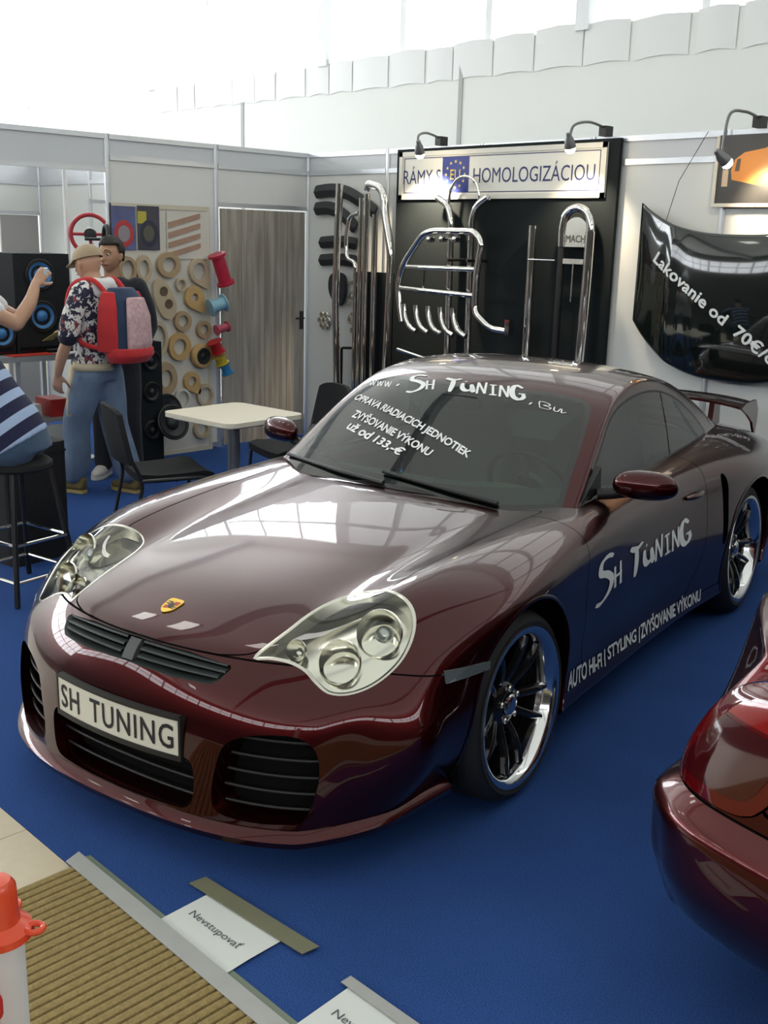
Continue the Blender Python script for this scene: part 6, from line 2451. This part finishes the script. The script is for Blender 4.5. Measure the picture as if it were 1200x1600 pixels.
# backpack
bp = thing('backpack', 'red and navy backpack with a pale printed pocket on the capped man', 'backpack', MPa @ Vector((-.135, 0, .95)), FA)
M_red = fabric('backpack_red', (.50, .025, .03)); M_navy2 = fabric('backpack_navy', (.02, .04, .09)); M_pale = mat('backpack_pale_print', (.55, .36, .38), .7, noise=.5, nscale=40)
bm = B(); loft(bm, [((-.10, 0, 0), .085, .15), ((-.115, 0, .06), .115, .175), ((-.115, 0, .25), .11, .17), ((-.10, 0, .40), .09, .15), ((-.08, 0, .48), .06, .11)])
solid_mesh('sack', bm, M_navy2, bp, .012, 5)
bm = B(); loft(bm, [((-.215, 0, .05), .03, .11), ((-.225, 0, .12), .045, .12), ((-.22, 0, .30), .04, .115), ((-.195, 0, .42), .03, .085)]); solid_mesh('front_pocket', bm, M_pale, bp, .010, 4)
for s in (1, -1):
    bm = B(); loft(bm, [((-.085, .160 * s, .06), .085, .028), ((-.09, .165 * s, .2), .085, .03), ((-.085, .150 * s, .36), .075, .03), ((-.075, .125 * s, .455), .05, .03)]); solid_mesh('side_panel', bm, M_red, bp, .008, 3)
    bm = B()
    P3 = smooth_path([(-.04, .10 * s, .44), (.06, .115 * s, .525), (.20, .125 * s, .50), (.262, .13 * s, .40), (.25, .15 * s, .25), (.10, .20 * s, .12), (-.03, .15 * s, .08)], 6)
    tube(bm, P3, .017, 8); obj('strap', bm, M_red, bp, smooth=True)
bm = B(); loft(bm, [((-.13, 0, -.01), .10, .16), ((-.14, 0, .04), .135, .187), ((-.14, 0, .09), .13, .185)]); solid_mesh('base', bm, M_red, bp, .010, 4)

# --- dark haired man behind ---------------------------------------------------------
FB = math.radians(-42)
LB = (.50, -2.285, 0)
pb = thing('person', 'dark haired man in dark clothes looking out from behind the sand cap', 'person', LB, FB)
bm = B()
loft(bm, [((0, 0, .86), .10, .15), ((0, 0, .98), .10, .155), ((0, 0, 1.12), .10, .15), ((0, 0, 1.26), .115, .17), ((0, 0, 1.38), .10, .175), ((0, 0, 1.45), .07, .11)])
limb(bm, [(0, 0, 1.40), (.005, 0, 1.48), (.015, 0, 1.55)], [.065, .056, .056])
MH2 = head_geo(bm, (.03, 0, 1.622), pitch=.06, yaw=-.35)
for s in (1, -1):
    limb(bm, [(0, .09 * s, .88), (.01, .10 * s, .68), (.02, .105 * s, .48), (0, .11 * s, .28), (-.01, .115 * s, .10)], [.085, .075, .055, .052, .04])
    limb(bm, [(0, .185 * s, 1.40), (-.01, .235 * s, 1.26), (-.02, .255 * s, 1.12)], [.055, .048, .042]); limb(bm, [(-.02, .255 * s, 1.12), (.08, .22 * s, 1.02), (.18, .12 * s, 1.0)], [.042, .038, .027])
    hand_geo(bm, (.18, .12 * s, 1.0), (.6, -.7 * s, 0), (-.3, 0, -1), side=s, curl=.6)
solid_mesh('body', bm, M_skin2, pb, .007)
bm = B()
loft(bm, [((0, 0, .88), .125, .18), ((0, 0, 1.0), .12, .175), ((0, 0, 1.14), .115, .17), ((0, 0, 1.27), .13, .19), ((0, 0, 1.39), .112, .19), ((0, 0, 1.455), .08, .12), ((0, 0, 1.475), .066, .075)])
for s in (1, -1):
    limb(bm, [(0, .175 * s, 1.405), (-.01, .235 * s, 1.26), (-.02, .255 * s, 1.12)], [.075, .066, .058]); limb(bm, [(-.02, .255 * s, 1.12), (.08, .22 * s, 1.02), (.155, .145 * s, 1.0)], [.058, .05, .042])
solid_mesh('jacket', bm, fabric('jacket_black', (.012, .013, .02)), pb, .010, 5)
bm = B()
loft(bm, [((0, 0, .80), .115, .165), ((0, 0, .92), .12, .17), ((0, 0, .95), .115, .165)])
for s in (1, -1):
    limb(bm, [(0, .088 * s, .84), (.01, .10 * s, .66), (.02, .105 * s, .48), (0, .11 * s, .28), (-.01, .115 * s, .10)], [.10, .09, .075, .07, .07])
solid_mesh('trousers', bm, fabric('trousers_black', (.014, .014, .02)), pb, .010, 5)
for s in (1, -1): shoe(pb, (-.01, .115 * s), .2 * s, mat('sneaker_white', (.62, .58, .55), .6), mat('sneaker_sole', (.7, .68, .62), .6))
face_bits(pb, MH2, M_hairk)


def hair(par, M, m, front=.045):
    """short cropped hair: cap of tufts over the skull"""
    bm = B()
    tmp = bmesh.new(); bmesh.ops.create_uvsphere(tmp, u_segments=28, v_segments=18, radius=1)
    for v in tmp.verts:
        x, y, z = v.co
        v.co = M @ Vector((-.010 + .105 * x, .084 * y, .022 + .112 * z))
    Mi = M.inverted()
    kill = []
    for v in tmp.verts:
        l = Mi @ v.co
        if (l.x > .03 and l.z < .072) or (l.z < .02 and l.x > -.02) or l.z < -.045: kill.append(v)
    bmesh.ops.delete(tmp, geom=kill, context='VERTS')
    me = bpy.data.meshes.new('h'); tmp.to_mesh(me); tmp.free(); bm.from_mesh(me); bpy.data.meshes.remove(me)
    rnd = random.Random(3)
    for v in bm.verts:
        l = Mi @ v.co
        d = Vector((l.x + .01, l.y, l.z - .02)).normalized()
        v.co = M @ (l + d * rnd.uniform(0, .012))
    o = obj('hair', bm, m, par, smooth='all')
    sd = o.modifiers.new('t', 'SOLIDIFY'); sd.thickness = .012; sd.offset = -.5


hair(pb, MH2, M_hairk)

# --- person on the stool, leaning forward out of the picture -----------------------------
FC = math.radians(226)
LC = Vector((2.52, -4.06, 0))
pcn = thing('person', 'person in navy and pale blue striped shirt and jeans sitting on the bar stool', 'person', LC, FC)
ax = Vector((.60, 0, .80)).normalized()
hip = Vector((0, 0, .80))


def ta(t, b_=0.0): return hip + ax * t + Vector((-.05 * math.sin(math.pi * t / .55), 0, 0))


tilt = math.atan2(ax.x, ax.z)
bm = B()
loft(bm, [(hip - ax * .06, .11, .165, tilt * .5), (ta(.05), .115, .165, tilt), (ta(.2), .10, .15, tilt), (ta(.36), .115, .17, tilt), (ta(.48), .10, .175, tilt), (ta(.55), .07, .11, tilt)])
nk = ta(.62)
limb(bm, [ta(.50), nk, nk + Vector((.05, 0, .06))], [.065, .056, .056])
MH3 = head_geo(bm, nk + Vector((.085, 0, .12)), pitch=.2)
for s in (1, -1):
    limb(bm, [hip + Vector((0, .09 * s, -.02)), Vector((.22, .12 * s, .78)), Vector((.42, .14 * s, .73)), Vector((.44, .14 * s, .55)), Vector((.40, .14 * s, .34))], [.09, .085, .06, .055, .04])
    sh_ = ta(.50) + Vector((0, .185 * s, 0))
    limb(bm, [sh_, sh_ + Vector((.10, .05 * s, -.13)), sh_ + Vector((.22, .05 * s, -.22))], [.055, .048, .042]); e = sh_ + Vector((.22, .05 * s, -.22))
    wq = Vector((.38, .16 * s, .865))
    limb(bm, [e, (e + wq) / 2 + Vector((.02, 0, 0)), wq], [.042, .038, .027])
    hand_geo(bm, wq, (.45, -.25 * s, -.30), (-.3, 0, -1), side=-s, curl=.45)
solid_mesh('body', bm, M_skin, pcn, .008)
bm = B()
loft(bm, [(ta(-.05), .158, .215, tilt * .8), (ta(.06), .15, .20, tilt), (ta(.2), .125, .18, tilt), (ta(.36), .135, .195, tilt), (ta(.48), .115, .195, tilt), (ta(.55), .08, .13, tilt)])
for s in (1, -1):
    sh_ = ta(.50) + Vector((0, .175 * s, 0))
    limb(bm, [sh_, sh_ + Vector((.06, .045 * s, -.08)), sh_ + Vector((.12, .055 * s, -.15))], [.078, .072, .068])
M_stripe = striped_shirt(tuple(ax), .02, .105)
solid_mesh('striped_shirt', bm, M_stripe, pcn, .010, 5)
bm = B()
loft(bm, [(hip - ax * .10, .12, .17, tilt * .4), (hip + Vector((-.01, 0, -.01)), .145, .195, tilt * .6), (ta(.07), .13, .185, tilt)])
for s in (1, -1):
    limb(bm, [hip + Vector((-.02, .09 * s, -.03)), Vector((.22, .12 * s, .78)), Vector((.43, .14 * s, .73)), Vector((.45, .14 * s, .55)), Vector((.41, .14 * s, .36))], [.115, .108, .09, .078, .072])
solid_mesh('jeans', bm, M_denim2, pcn, .010, 5)
for s in (1, -1):
    sh1 = shoe(pcn, (.40, .14 * s), 0, M_black, M_under)
    sh1.location.z = .295
face_bits(pcn, MH3, M_hairk)
hair(pcn, MH3, M_hairk)

# --- photographer in a white tee, arms raised ---------------------------------------------
FD = math.radians(62)
LD = Vector((1.07, -3.57, 0))
pd = thing('person', 'person in a white tee raising a compact camera with both hands', 'person', LD, FD)
bm = B()
loft(bm, [((0, 0, .86), .10, .15), ((0, 0, .98), .10, .15), ((0, 0, 1.12), .10, .145), ((0, 0, 1.26), .115, .165), ((0, 0, 1.38), .10, .17), ((0, 0, 1.45), .07, .11)])
limb(bm, [(0, 0, 1.40), (.005, 0, 1.48), (.015, 0, 1.55)], [.065, .056, .056])
MH4 = head_geo(bm, (.03, 0, 1.63), yaw=0)
for s in (1, -1):
    limb(bm, [(0, .09 * s, .88), (.01, .10 * s, .68), (.02, .105 * s, .48), (0, .11 * s, .28), (-.01, .115 * s, .10)], [.085, .075, .055, .052, .04])
    sh_ = Vector((.0, .18 * s, 1.40)); e = Vector((.24, .20 * s, 1.24)); w = Vector((.36, .075 * s, 1.47))
    limb(bm, [sh_, (sh_ + e) / 2 + Vector((0, .03 * s, -.01)), e], [.055, .048, .043]); limb(bm, [e, (e + w) / 2 + Vector((.02, .01 * s, 0)), w], [.045, .042, .028])
    hand_geo(bm, w, (.35, -.30 * s, .45), (.2, -1 * s, .1), side=s, curl=.75)
solid_mesh('body', bm, M_skin, pd, .007)
bm = B()
loft(bm, [((0, 0, .88), .12, .175), ((0, 0, 1.0), .118, .17), ((0, 0, 1.14), .115, .165), ((0, 0, 1.27), .13, .185), ((0, 0, 1.39), .112, .185), ((0, 0, 1.455), .08, .12)])
for s in (1, -1):
    limb(bm, [(0, .17 * s, 1.405), (.06, .195 * s, 1.36), (.12, .205 * s, 1.315)], [.075, .072, .068])
solid_mesh('white_tee', bm, fabric('tee_white', (.70, .71, .74)), pd, .010, 5)
bm = B()
loft(bm, [((0, 0, .80), .115, .165), ((0, 0, .92), .12, .17)])
for s in (1, -1):
    limb(bm, [(0, .088 * s, .84), (.01, .10 * s, .66), (.02, .105 * s, .48), (0, .11 * s, .28), (-.01, .115 * s, .10)], [.10, .09, .075, .07, .07])
solid_mesh('jeans', bm, M_denim2, pd, .010, 5)
for s in (1, -1): shoe(pd, (-.01, .115 * s), .15 * s, M_black, M_under)
face_bits(pd, MH4, M_hairk)
hair(pd, MH4, M_hairk)
MD = Matrix.Translation(LD) @ Matrix.Rotation(FD, 4, 'Z')
cm = thing('compact_camera', 'small silver camera held up by the person in white', 'camera', MD @ Vector((.42, 0, 1.535)), FD)
bm = B(); box(bm, -.012, .012, -.048, .048, -.028, .028); obj('housing', bm, mat('camera_silver', (.62, .62, .63), .3, metal=.6), cm, bevel=.005)
bm = B(); lathe(bm, [(.018, .012), (.017, .024), (.010, .026), (0, .024)], 20, Matrix.Rotation(math.pi / 2, 4, 'Y')); obj('lens', bm, M_black, cm, smooth=True)

# ------------------------------------------------------------------ floor things in front
def mat_corrugated():
    m = mat('ribbed_coir', (.30, .22, .085), .9, noise=.35, nscale=70, bump=.5, bscale=160)
    return m


bm = B()
MX0, MX1, MY0, MY1 = 4.905, 7.6, -6.6, -5.105
pitch = .0295
nr = int((MX1 - MX0) / pitch)
prev = None
M_rib = mat_corrugated(); M_groove = mat('mat_groove', (.075, .045, .025), .9)
prof = [(0, .003, 1), (.10, .003, 0), (.16, .009, 0), (.5, .0105, 0), (.86, .009, 0), (.92, .003, 0)]
cols = []
for i in range(nr):
    for (f, z, k) in prof:
        x = MX0 + (i + f) * pitch
        cols.append((bm.verts.new((x, MY0, z)), bm.verts.new((x, MY1, z)), f))
for a, b in zip(cols, cols[1:]):
    fc = bm.faces.new((a[0], b[0], b[1], a[1]))
    fc.material_index = 1 if (a[2] in (0, .92)) else 0
o = obj('ribbed_mat', bm, [M_rib, M_groove])
tag(o, 'brown ribbed entrance mat on the aisle tiles', 'mat')
# tapes
M_tape = mat('silver_duct_tape', (.42, .42, .40), .35, noise=.08, nscale=20)
M_tape2 = mat('khaki_tape', (.20, .20, .13), .4, noise=.1, nscale=20)


def strip(name, label, pts, m, cat, th=.0022, z=.0005, wob=0.0, n=24):
    """a thin strip bounded by two edges: pts = (a0, a1, b0, b1) floor points"""
    bm = B()
    a0, a1, b0, b1 = [Vector((*p, 0)) for p in pts]
    c = (a0 + a1 + b0 + b1) / 4
    rows = []
    rnd = random.Random(len(label))
    for t in np.linspace(0, 1, n):
        h = z + wob * rnd.random()
        rows.append([bm.verts.new(v - c + Vector((0, 0, h + q))) for v, q in ((a0.lerp(a1, t), 0), (b0.lerp(b1, t), 0), (b0.lerp(b1, t), th), (a0.lerp(a1, t), th))])
    for a, b in zip(rows, rows[1:]):
        for k in range(4): bm.faces.new((a[k], a[(k + 1) % 4], b[(k + 1) % 4], b[k]))
    bm.faces.new(rows[0]); bm.faces.new(rows[-1])
    return tag(obj(name, bm, m, loc=c), label, cat)


strip('edge_tape', 'long pale silver tape along the carpet edge beside the mat', [(4.88, -5.108), (7.6, -5.112), (4.86, -5.055), (7.6, -5.058)], M_tape, 'tape', z=.0112, wob=.0006)
strip('edge_tape', 'greenish tape strip showing behind the pale silver tape', [(4.875, -5.056), (7.6, -5.05), (4.885, -5.032), (7.6, -5.028)], mat('green_grey_tape', (.22, .26, .20), .4), 'tape')
strip('paper_tape', 'khaki tape holding the top edge of the whole notice sheet', [(5.205, -4.905), (5.655, -4.870), (5.212, -4.852), (5.662, -4.818)], M_tape2, 'tape', z=.0085)
strip('paper_tape', 'silver tape along the top edge of the half hidden notice sheet', [(5.80, -4.868), (6.22, -4.862), (5.80, -4.835), (6.22, -4.828)], M_tape, 'tape', z=.0085)
M_paper = mat('notice_paper', (.72, .74, .70), .55)


def notice(label, c, rz, txt=True):
    t_ = thing('notice_sheet', label, 'paper', (*c, .0034), rz, 'notice sheets taped to the carpet')
    bm = B()
    W2, H2 = .1485, .105
    rows = [[bm.verts.new((-W2 + 2 * W2 * i / 16, -H2 + 2 * H2 * j / 10, .0006 + .004 * (max(0, (i - 11) / 5) ** 2) * (1 - abs(j - 5) / 6) * .8)) for j in range(11)] for i in range(17)]
    for a, b in zip(rows, rows[1:]):
        for j in range(10): bm.faces.new((a[j], b[j], b[j + 1], a[j + 1]))
    obj('sheet', bm, M_paper, t_, smooth='all')
    V2, T2 = fit_text('Nevstupovať', .205, .036)
    flat_mesh('print', [(v[0] - .1125, v[1] - .005) for v in V2], T2, Matrix.Identity(4), mat('grey_print', (.10, .10, .11), .6), t_, .0022)
    return t_


notice('white notice sheet taped to the blue carpet by the mat', (5.428, -4.983), math.radians(2))
notice('white notice sheet cut off by the bottom edge of the view', (5.975, -4.955), math.radians(3))

# barrier post with chain
pc0 = CAM_LOC + (FW + RT * ((-4 - 600) / F_PX) + UP * ((800 - 1420) / F_PX)) * 1.5
bp_ = thing('barrier_post', 'white plastic barrier post with an orange cap on the mat', 'barrier post', (pc0.x, pc0.y, .0108))
ztop = pc0.z - .0108
M_or = mat('orange_plastic', (.72, .07, .02), .3, coat=.3)
bm = B(); tube(bm, [(0, 0, .03), (0, 0, ztop - .04)], .0335, 24); obj('tube', bm, mat('white_plastic', (.72, .70, .66), .4), bp_, smooth=True)
bm = B(); lathe(bm, [(.0, ztop + .048), (.020, ztop + .046), (.027, ztop + .036), (.0285, ztop + .0), (.0300, ztop - .018), (.046, ztop - .030), (.048, ztop - .040), (.040, ztop - .046), (.0350, ztop - .046)], 32); cp = obj('cap', bm, M_or, bp_, smooth=True)
for a in (45, 135, 225, 315):
    bm = B()
    c, s_ = math.cos(math.radians(a)), math.sin(math.radians(a))
    tube(bm, [Vector((c * (.038 + .012 + .013 * math.cos(q)) - s_ * .011 * math.sin(q), s_ * (.038 + .012 + .013 * math.cos(q)) + c * .011 * math.sin(q), ztop - .030)) for q in np.linspace(0, 2 * math.pi, 16, endpoint=False)], .0048, 8, closed=True)
    obj('chain_eye', bm, M_or, cp, smooth=True)
bm = B(); lathe(bm, [(.15, 0), (.15, .02), (.13, .035), (.05, .045), (.04, .06), (0, .06)], 32); obj('foot', bm, mat('black_foot', (.02, .02, .02), .6), bp_, smooth=True)
ch = thing('barrier_chain', 'red plastic chain hanging beside the white barrier post', 'chain', (pc0.x, pc0.y, .0108))
M_redpl = mat('red_plastic', (.50, .02, .02), .3, coat=.3)
link_me = None
c45 = Vector((RT.x, RT.y, 0)).normalized()
back_ = Vector((FW.x, FW.y, 0)).normalized()
p_start = c45 * .012 - back_ * .075 + Vector((0, 0, ztop - .10))
for i in range(22):
    t = i / 21
    p = p_start + c45 * (.045 * t) - back_ * (.02 * math.sin(t * 2)) + Vector((0, 0, -.034 * i))
    if p.z < .02: break
    if link_me is None:
        bm = B()
        tube(bm, [Vector((.0125 * math.cos(q), 0, .016 * (1 if math.sin(q) > 0 else -1) * (abs(math.sin(q)) ** .9) + (.006 if math.sin(q) > 0 else -.006))) for q in np.linspace(0.1, 2 * math.pi + .1, 20, endpoint=False)], .0042, 8, closed=True)
        o = obj('chain_link', bm, M_redpl, ch, smooth=True); link_me = o.data
    else:
        o = bpy.data.objects.new('chain_link', link_me); link(o, ch)
    o.location = p
    o.rotation_euler = (0, 0, math.radians(45 + (90 if i % 2 else 0)))

# ------------------------------------------------------------------ second car, tail towards the viewer
C2 = Vector((7.132, -4.45, 0))
car2 = thing('hatchback', 'dark red car with large tail lamp cut off by the right edge', 'car', C2, math.radians(90))
M_paint2 = paint_mat('claret_metallic_paint', (0.03, 0.002, 0.0025), (0.09, 0.004, 0.005))
# local: x forward, y left, z up, tail at x = 0
XB2 = [.10, .16, .30, .60, 1.0, 1.5, 2.1, 2.7, 3.3, 3.8, 4.05]
WB2 = [.575, .635, .70, .82, .835, .84, .84, .835, .81, .76, .66]      # shoulder half width
ZB2 = [.875, .905, .93, .94, .94, .935, .925, .90, .86, .79, .68]        # shoulder height
ZC2 = [.885, .93, .955, .96, .96, .955, .945, .93, .90, .84, .72]       # deck centre height
rowsB = [(.04, .86), (.055, .66), (.05, .50), (.03, .36), (-.02, .24), (-.12, .25)]   # (extra width, height)
verts, index, faces = [], {}, []


def vid2(key, p):
    if key not in index:
        index[key] = len(verts); verts.append(tuple(p))
    return index[key]


def T2_(i, j, s):
    f = (0, .35, .68, .9, 1.0)[j]
    y = WB2[i] * f
    bend = (.10 * f ** 2.2) if i == 0 else (.06 * f ** 2.2 if i == 1 else 0)
    if i >= 9: bend = -(.16 if i == 10 else .06) * f ** 2
    return vid2(('T', i, j, 0 if j == 0 else s), (XB2[i] + bend, y * s, ZC2[i] + (ZB2[i] - ZC2[i]) * f ** 3))


def S2_(i, k, s):
    if k == 0: return T2_(i, 4, s)
    e, z = rowsB[k - 1]
    zz = min(z, ZB2[i] - .04)
    x = XB2[i] + (.10 if i == 0 else .06 if i == 1 else 0)
    if i >= 9: x -= .16 if i == 10 else .06
    y = WB2[i] + e
    if i < 3:
        y = float(np.interp(zz, [.25, .45, .57, .67, .76, .84, .92], [.80, .825, .815, .80, .755, .70, .64])) + (-.035, 0, .02)[i]
    if i == 0:
        bulge = (0, .012, .0, -.01, 0, 0)[k - 1]
        y += bulge
        x += (-.005, -.015, -.02, -.02, .0, .03)[k - 1]
    return vid2(('S', i, k, s), (x, y * s, zz))


TAILX = [.075, .06, .05, .05, .09, .2]
for s in (1, -1):
    def q4(a, b, c, d): faces.append((a, b, c, d) if s > 0 else (d, c, b, a))
    nI = len(XB2)
    for i in range(nI - 1):
        for j in range(4): q4(T2_(i, j + 1, s), T2_(i, j, s), T2_(i + 1, j, s), T2_(i + 1, j + 1, s))
        for k in range(6): q4(S2_(i, k + 1, s), S2_(i, k, s), S2_(i + 1, k, s), S2_(i + 1, k + 1, s))

    def E_(end, k, j):
        i = 0 if end == 0 else nI - 1
        if k == 0: return T2_(i, j, s)
        if j == 4: return S2_(i, k, s)
        f = (0, .35, .68, .9, 1.0)[j]
        e, z = rowsB[k - 1]
        y = (WB2[i] + e) * f
        if end == 0: y = (float(np.interp(z, [.25, .45, .57, .67, .76, .84, .92], [.80, .825, .815, .80, .755, .70, .64])) - .035) * f
        if end == 0: x = TAILX[k - 1] + .10 * f ** 2.5
        else: x = 4.12 - .10 * f ** 2.2 + (0, .02, .03, .03, 0, -.1)[k - 1]
        return vid2(('E', end, k, j, 0 if j == 0 else s), (x, y * s, min(z, ZC2[i] - .03)))
    for k in range(6):
        for j in range(4):
            q4(E_(0, k, j), E_(0, k, j + 1), E_(0, k + 1, j + 1), E_(0, k + 1, j))
            q4(E_(1, k + 1, j), E_(1, k + 1, j + 1), E_(1, k, j + 1), E_(1, k, j))
B2 = cc_shell(verts, faces, 3)
# outward normals
cen = np.array([2.0, 0, .55])
if ((B2.V - cen) * B2.N).sum() < 0:
    B2.N = -B2.N; B2.F = B2.F[:, ::-1]


def arch2(V):
    g = np.full(len(V), 1e9)
    for wx in (.86, 3.36):
        g = np.minimum(g, np.where(np.abs(V[:, 1]) > .5, np.hypot(V[:, 0] - wx, V[:, 2] - .32) - .36, 1))
    return g


LAMP2 = spl([(.49, .868), (.60, .868), (.70, .82), (.79, .70), (.85, .59), (.85, .56), (.74, .562), (.60, .575), (.53, .66), (.49, .78)], 5)


def lamp2(V, s):
    # wraps the corner: unroll width by adding depth
    yy = V[:, 1] * s + np.clip(V[:, 0] - .22, 0, .5) * .55
    return np.where((V[:, 0] < .55) & (V[:, 1] * s > .3), sd_poly(np.stack([yy, V[:, 2]], 1), LAMP2), -1)


sk = clip(B2, arch2(B2.V))
HATCH = [(-.56, .60), (.56, .60), (.56, 2), (-.56, 2)]
for s in (1, -1):
    lp = clip(sk, lamp2(sk.V, s) - .002)
    lam = shell_obj('tail_lamp', lp, mat('tail_lamp_red', (.11, .003, .004), .06, coat=1.0), car2, .004)
    inner = clip(sk, lamp2(sk.V, s) - .035)
    shell_obj('lamp_band', clip(inner, .765 - inner.V[:, 2]), mat('tail_lamp_dark', (.055, .004, .006), .08, coat=1.0), lam, .006)
    up_ = clip(inner, inner.V[:, 2] - .775)
    shell_obj('lamp_top', up_, mat('tail_lamp_bright', (.30, .010, .008), .08, coat=1.0), lam, .006)
    sk = clip(sk, -lamp2(sk.V, s) - .002)
bmp = clip(sk, np.where(sk.V[:, 0] < .75, .555 - sk.V[:, 2], -1) - .003)
rest2 = clip(sk, -np.where(sk.V[:, 0] < .75, .555 - sk.V[:, 2], -1) - .003)


def swell(sh):
    """bumper stands proud of the body below its upper edge"""
    z = sh.V[:, 2]
    k = np.clip((.56 - z) / .07, 0, 1)
    k = k * k * (3 - 2 * k)
    lowk = np.clip((z - .20) / .15, 0, 1)
    fade = np.clip((.75 - sh.V[:, 0]) / .25, 0, 1)
    V = sh.V + sh.N * (.062 * k * (.35 + .65 * lowk) * fade)[:, None]
    V[:, 2] += .012 * k * fade
    me = bpy.data.meshes.new('x')
    me.from_pydata([tuple(v) for v in V], [], [tuple(int(i) for i in f) for f in sh.F]); me.update()
    N = np.empty(len(V) * 3); me.vertex_normals.foreach_get('vector', N)
    bpy.data.meshes.remove(me)
    return Shell(V, N.reshape(-1, 3), sh.F)


rear_b = shell_obj('rear_bumper', swell(bmp), M_paint2, car2)
shell_obj('bumper_liner', bmp, M_under, car2, -.006)
hatch = clip(rest2, np.where(rest2.V[:, 0] < .35, sd_poly(rest2.V[:, 1:], HATCH), -1) - .003)
rest2 = clip(rest2, -np.where(rest2.V[:, 0] < .35, sd_poly(rest2.V[:, 1:], HATCH), -1) - .003)
shell_obj('tailgate', hatch, M_paint2, car2)
shell_obj('body_shell', rest2, M_paint2, car2)
bm = B(); box(bm, .25, 3.95, -.60, .60, .17, .20); obj('floor_pan', bm, M_under, car2)
# cabin above the shoulder
GC2 = [(.16, .90), (.34, 1.12), (.56, 1.32), (.95, 1.415), (1.5, 1.44), (2.0, 1.40), (2.4, 1.24), (2.8, 1.04), (3.05, .88)]
verts, index, faces = [], {}, []
for s in (1, -1):
    def G2(i, j):
        f = (0, .4, .75, 1.0)[j]
        xc, zc = GC2[i]
        yr = (.55, .57, .585, .60, .60, .60, .62, .64, .62)[i]
        return vid2(('T', i, j, 0 if j == 0 else s), (xc + .09 * f ** 2 * (1 if i < 4 else -1), yr * f * s, zc - .05 * f ** 3))

    def H2(i, k):
        if k == 0: return G2(i, 3)
        xc, zc = GC2[i]
        yr = (.55, .57, .585, .60, .60, .60, .62, .64, .62)[i]
        t = k / 3
        ybt = (.60, .64, .70, .76, .79, .79, .79, .76, .70)[i]
        return vid2(('S', i, k, s), (xc + .09 * (1 if i < 4 else -1), (min(yr, ybt) + (ybt - min(yr, ybt)) * t + .012 * math.sin(math.pi * t)) * s, zc - .05 + (.84 - zc + .05) * t))
    for i in range(8):
        for j in range(3):
            q = (G2(i, j + 1), G2(i, j), G2(i + 1, j), G2(i + 1, j + 1)); faces.append(q if s > 0 else q[::-1])
        for k in range(3):
            q = (H2(i, k + 1), H2(i, k), H2(i + 1, k), H2(i + 1, k + 1)); faces.append(q if s > 0 else q[::-1])
G_ = cc_shell(verts, faces, 3)
if ((G_.V - np.array([1.6, 0, 1.0])) * G_.N).sum() < 0:
    G_.N = -G_.N; G_.F = G_.F[:, ::-1]
REARW = spl([(-.50, .99), (-.45, 1.27), (0, 1.31), (.45, 1.27), (.50, .99), (0, .965)], 6)
SIDEW = spl([(.62, 1.0), (.72, 1.25), (1.0, 1.33), (1.6, 1.345), (2.0, 1.30), (2.45, 1.02), (1.6, .98)], 6)
rwf = lambda V: np.where(V[:, 0] < .75, sd_poly(V[:, 1:], REARW), -1)
shell_obj('rear_window', clip(G_, rwf(G_.V) - .004), M_side, car2)
G1 = clip(G_, -rwf(G_.V))
for s in (1, -1):
    swf = lambda V: np.where(V[:, 1] * s > .5, sd_poly(V[:, [0, 2]], SIDEW), -1)
    shell_obj('side_window', clip(G_, swf(G_.V) - .004), M_side, car2)
    G1 = clip(G1, -swf(G1.V))
WSF = lambda V: np.where(V[:, 0] > 2.12, np.minimum(.58 - np.abs(V[:, 1]), np.minimum(V[:, 0] - 2.16, 2.95 - V[:, 0])), -1)
shell_obj('windshield', clip(G_, WSF(G_.V)), M_side, car2)
G1 = clip(G1, -WSF(G1.V))
shell_obj('roof', G1, M_paint2, car2)
for wx in (.86, 3.36):
    for s in (1, -1):
        w = wheel_proto('wheel', .31, .225, .20)
        w.parent = car2
        w.matrix_local = Matrix.Translation((wx, .862 * s, .314)) @ Matrix.Rotation(-s * math.pi / 2, 4, 'X')
        bm = B()
        r1 = []
        for a in np.linspace(-20, 200, 30):
            r1.append((bm.verts.new((wx + .37 * math.cos(math.radians(a)), .83 * s, max(.32 + .37 * math.sin(math.radians(a)), .2))), bm.verts.new((wx + .37 * math.cos(math.radians(a)), .55 * s, max(.32 + .37 * math.sin(math.radians(a)), .2)))))
        for a, b in zip(r1, r1[1:]): bm.faces.new((a[0], b[0], b[1], a[1]))
        bm.faces.new([a[1] for a in r1])
        obj('wheel_well', bm, M_under, car2)
bm = B(); lathe(bm, [(0, .004), (.016, .004), (.018, 0)], 20, Matrix.Translation((.115, .50, .87)) @ Matrix.Rotation(-math.pi / 2, 4, 'Y')); obj('tailgate_lock', bm, M_black, car2)
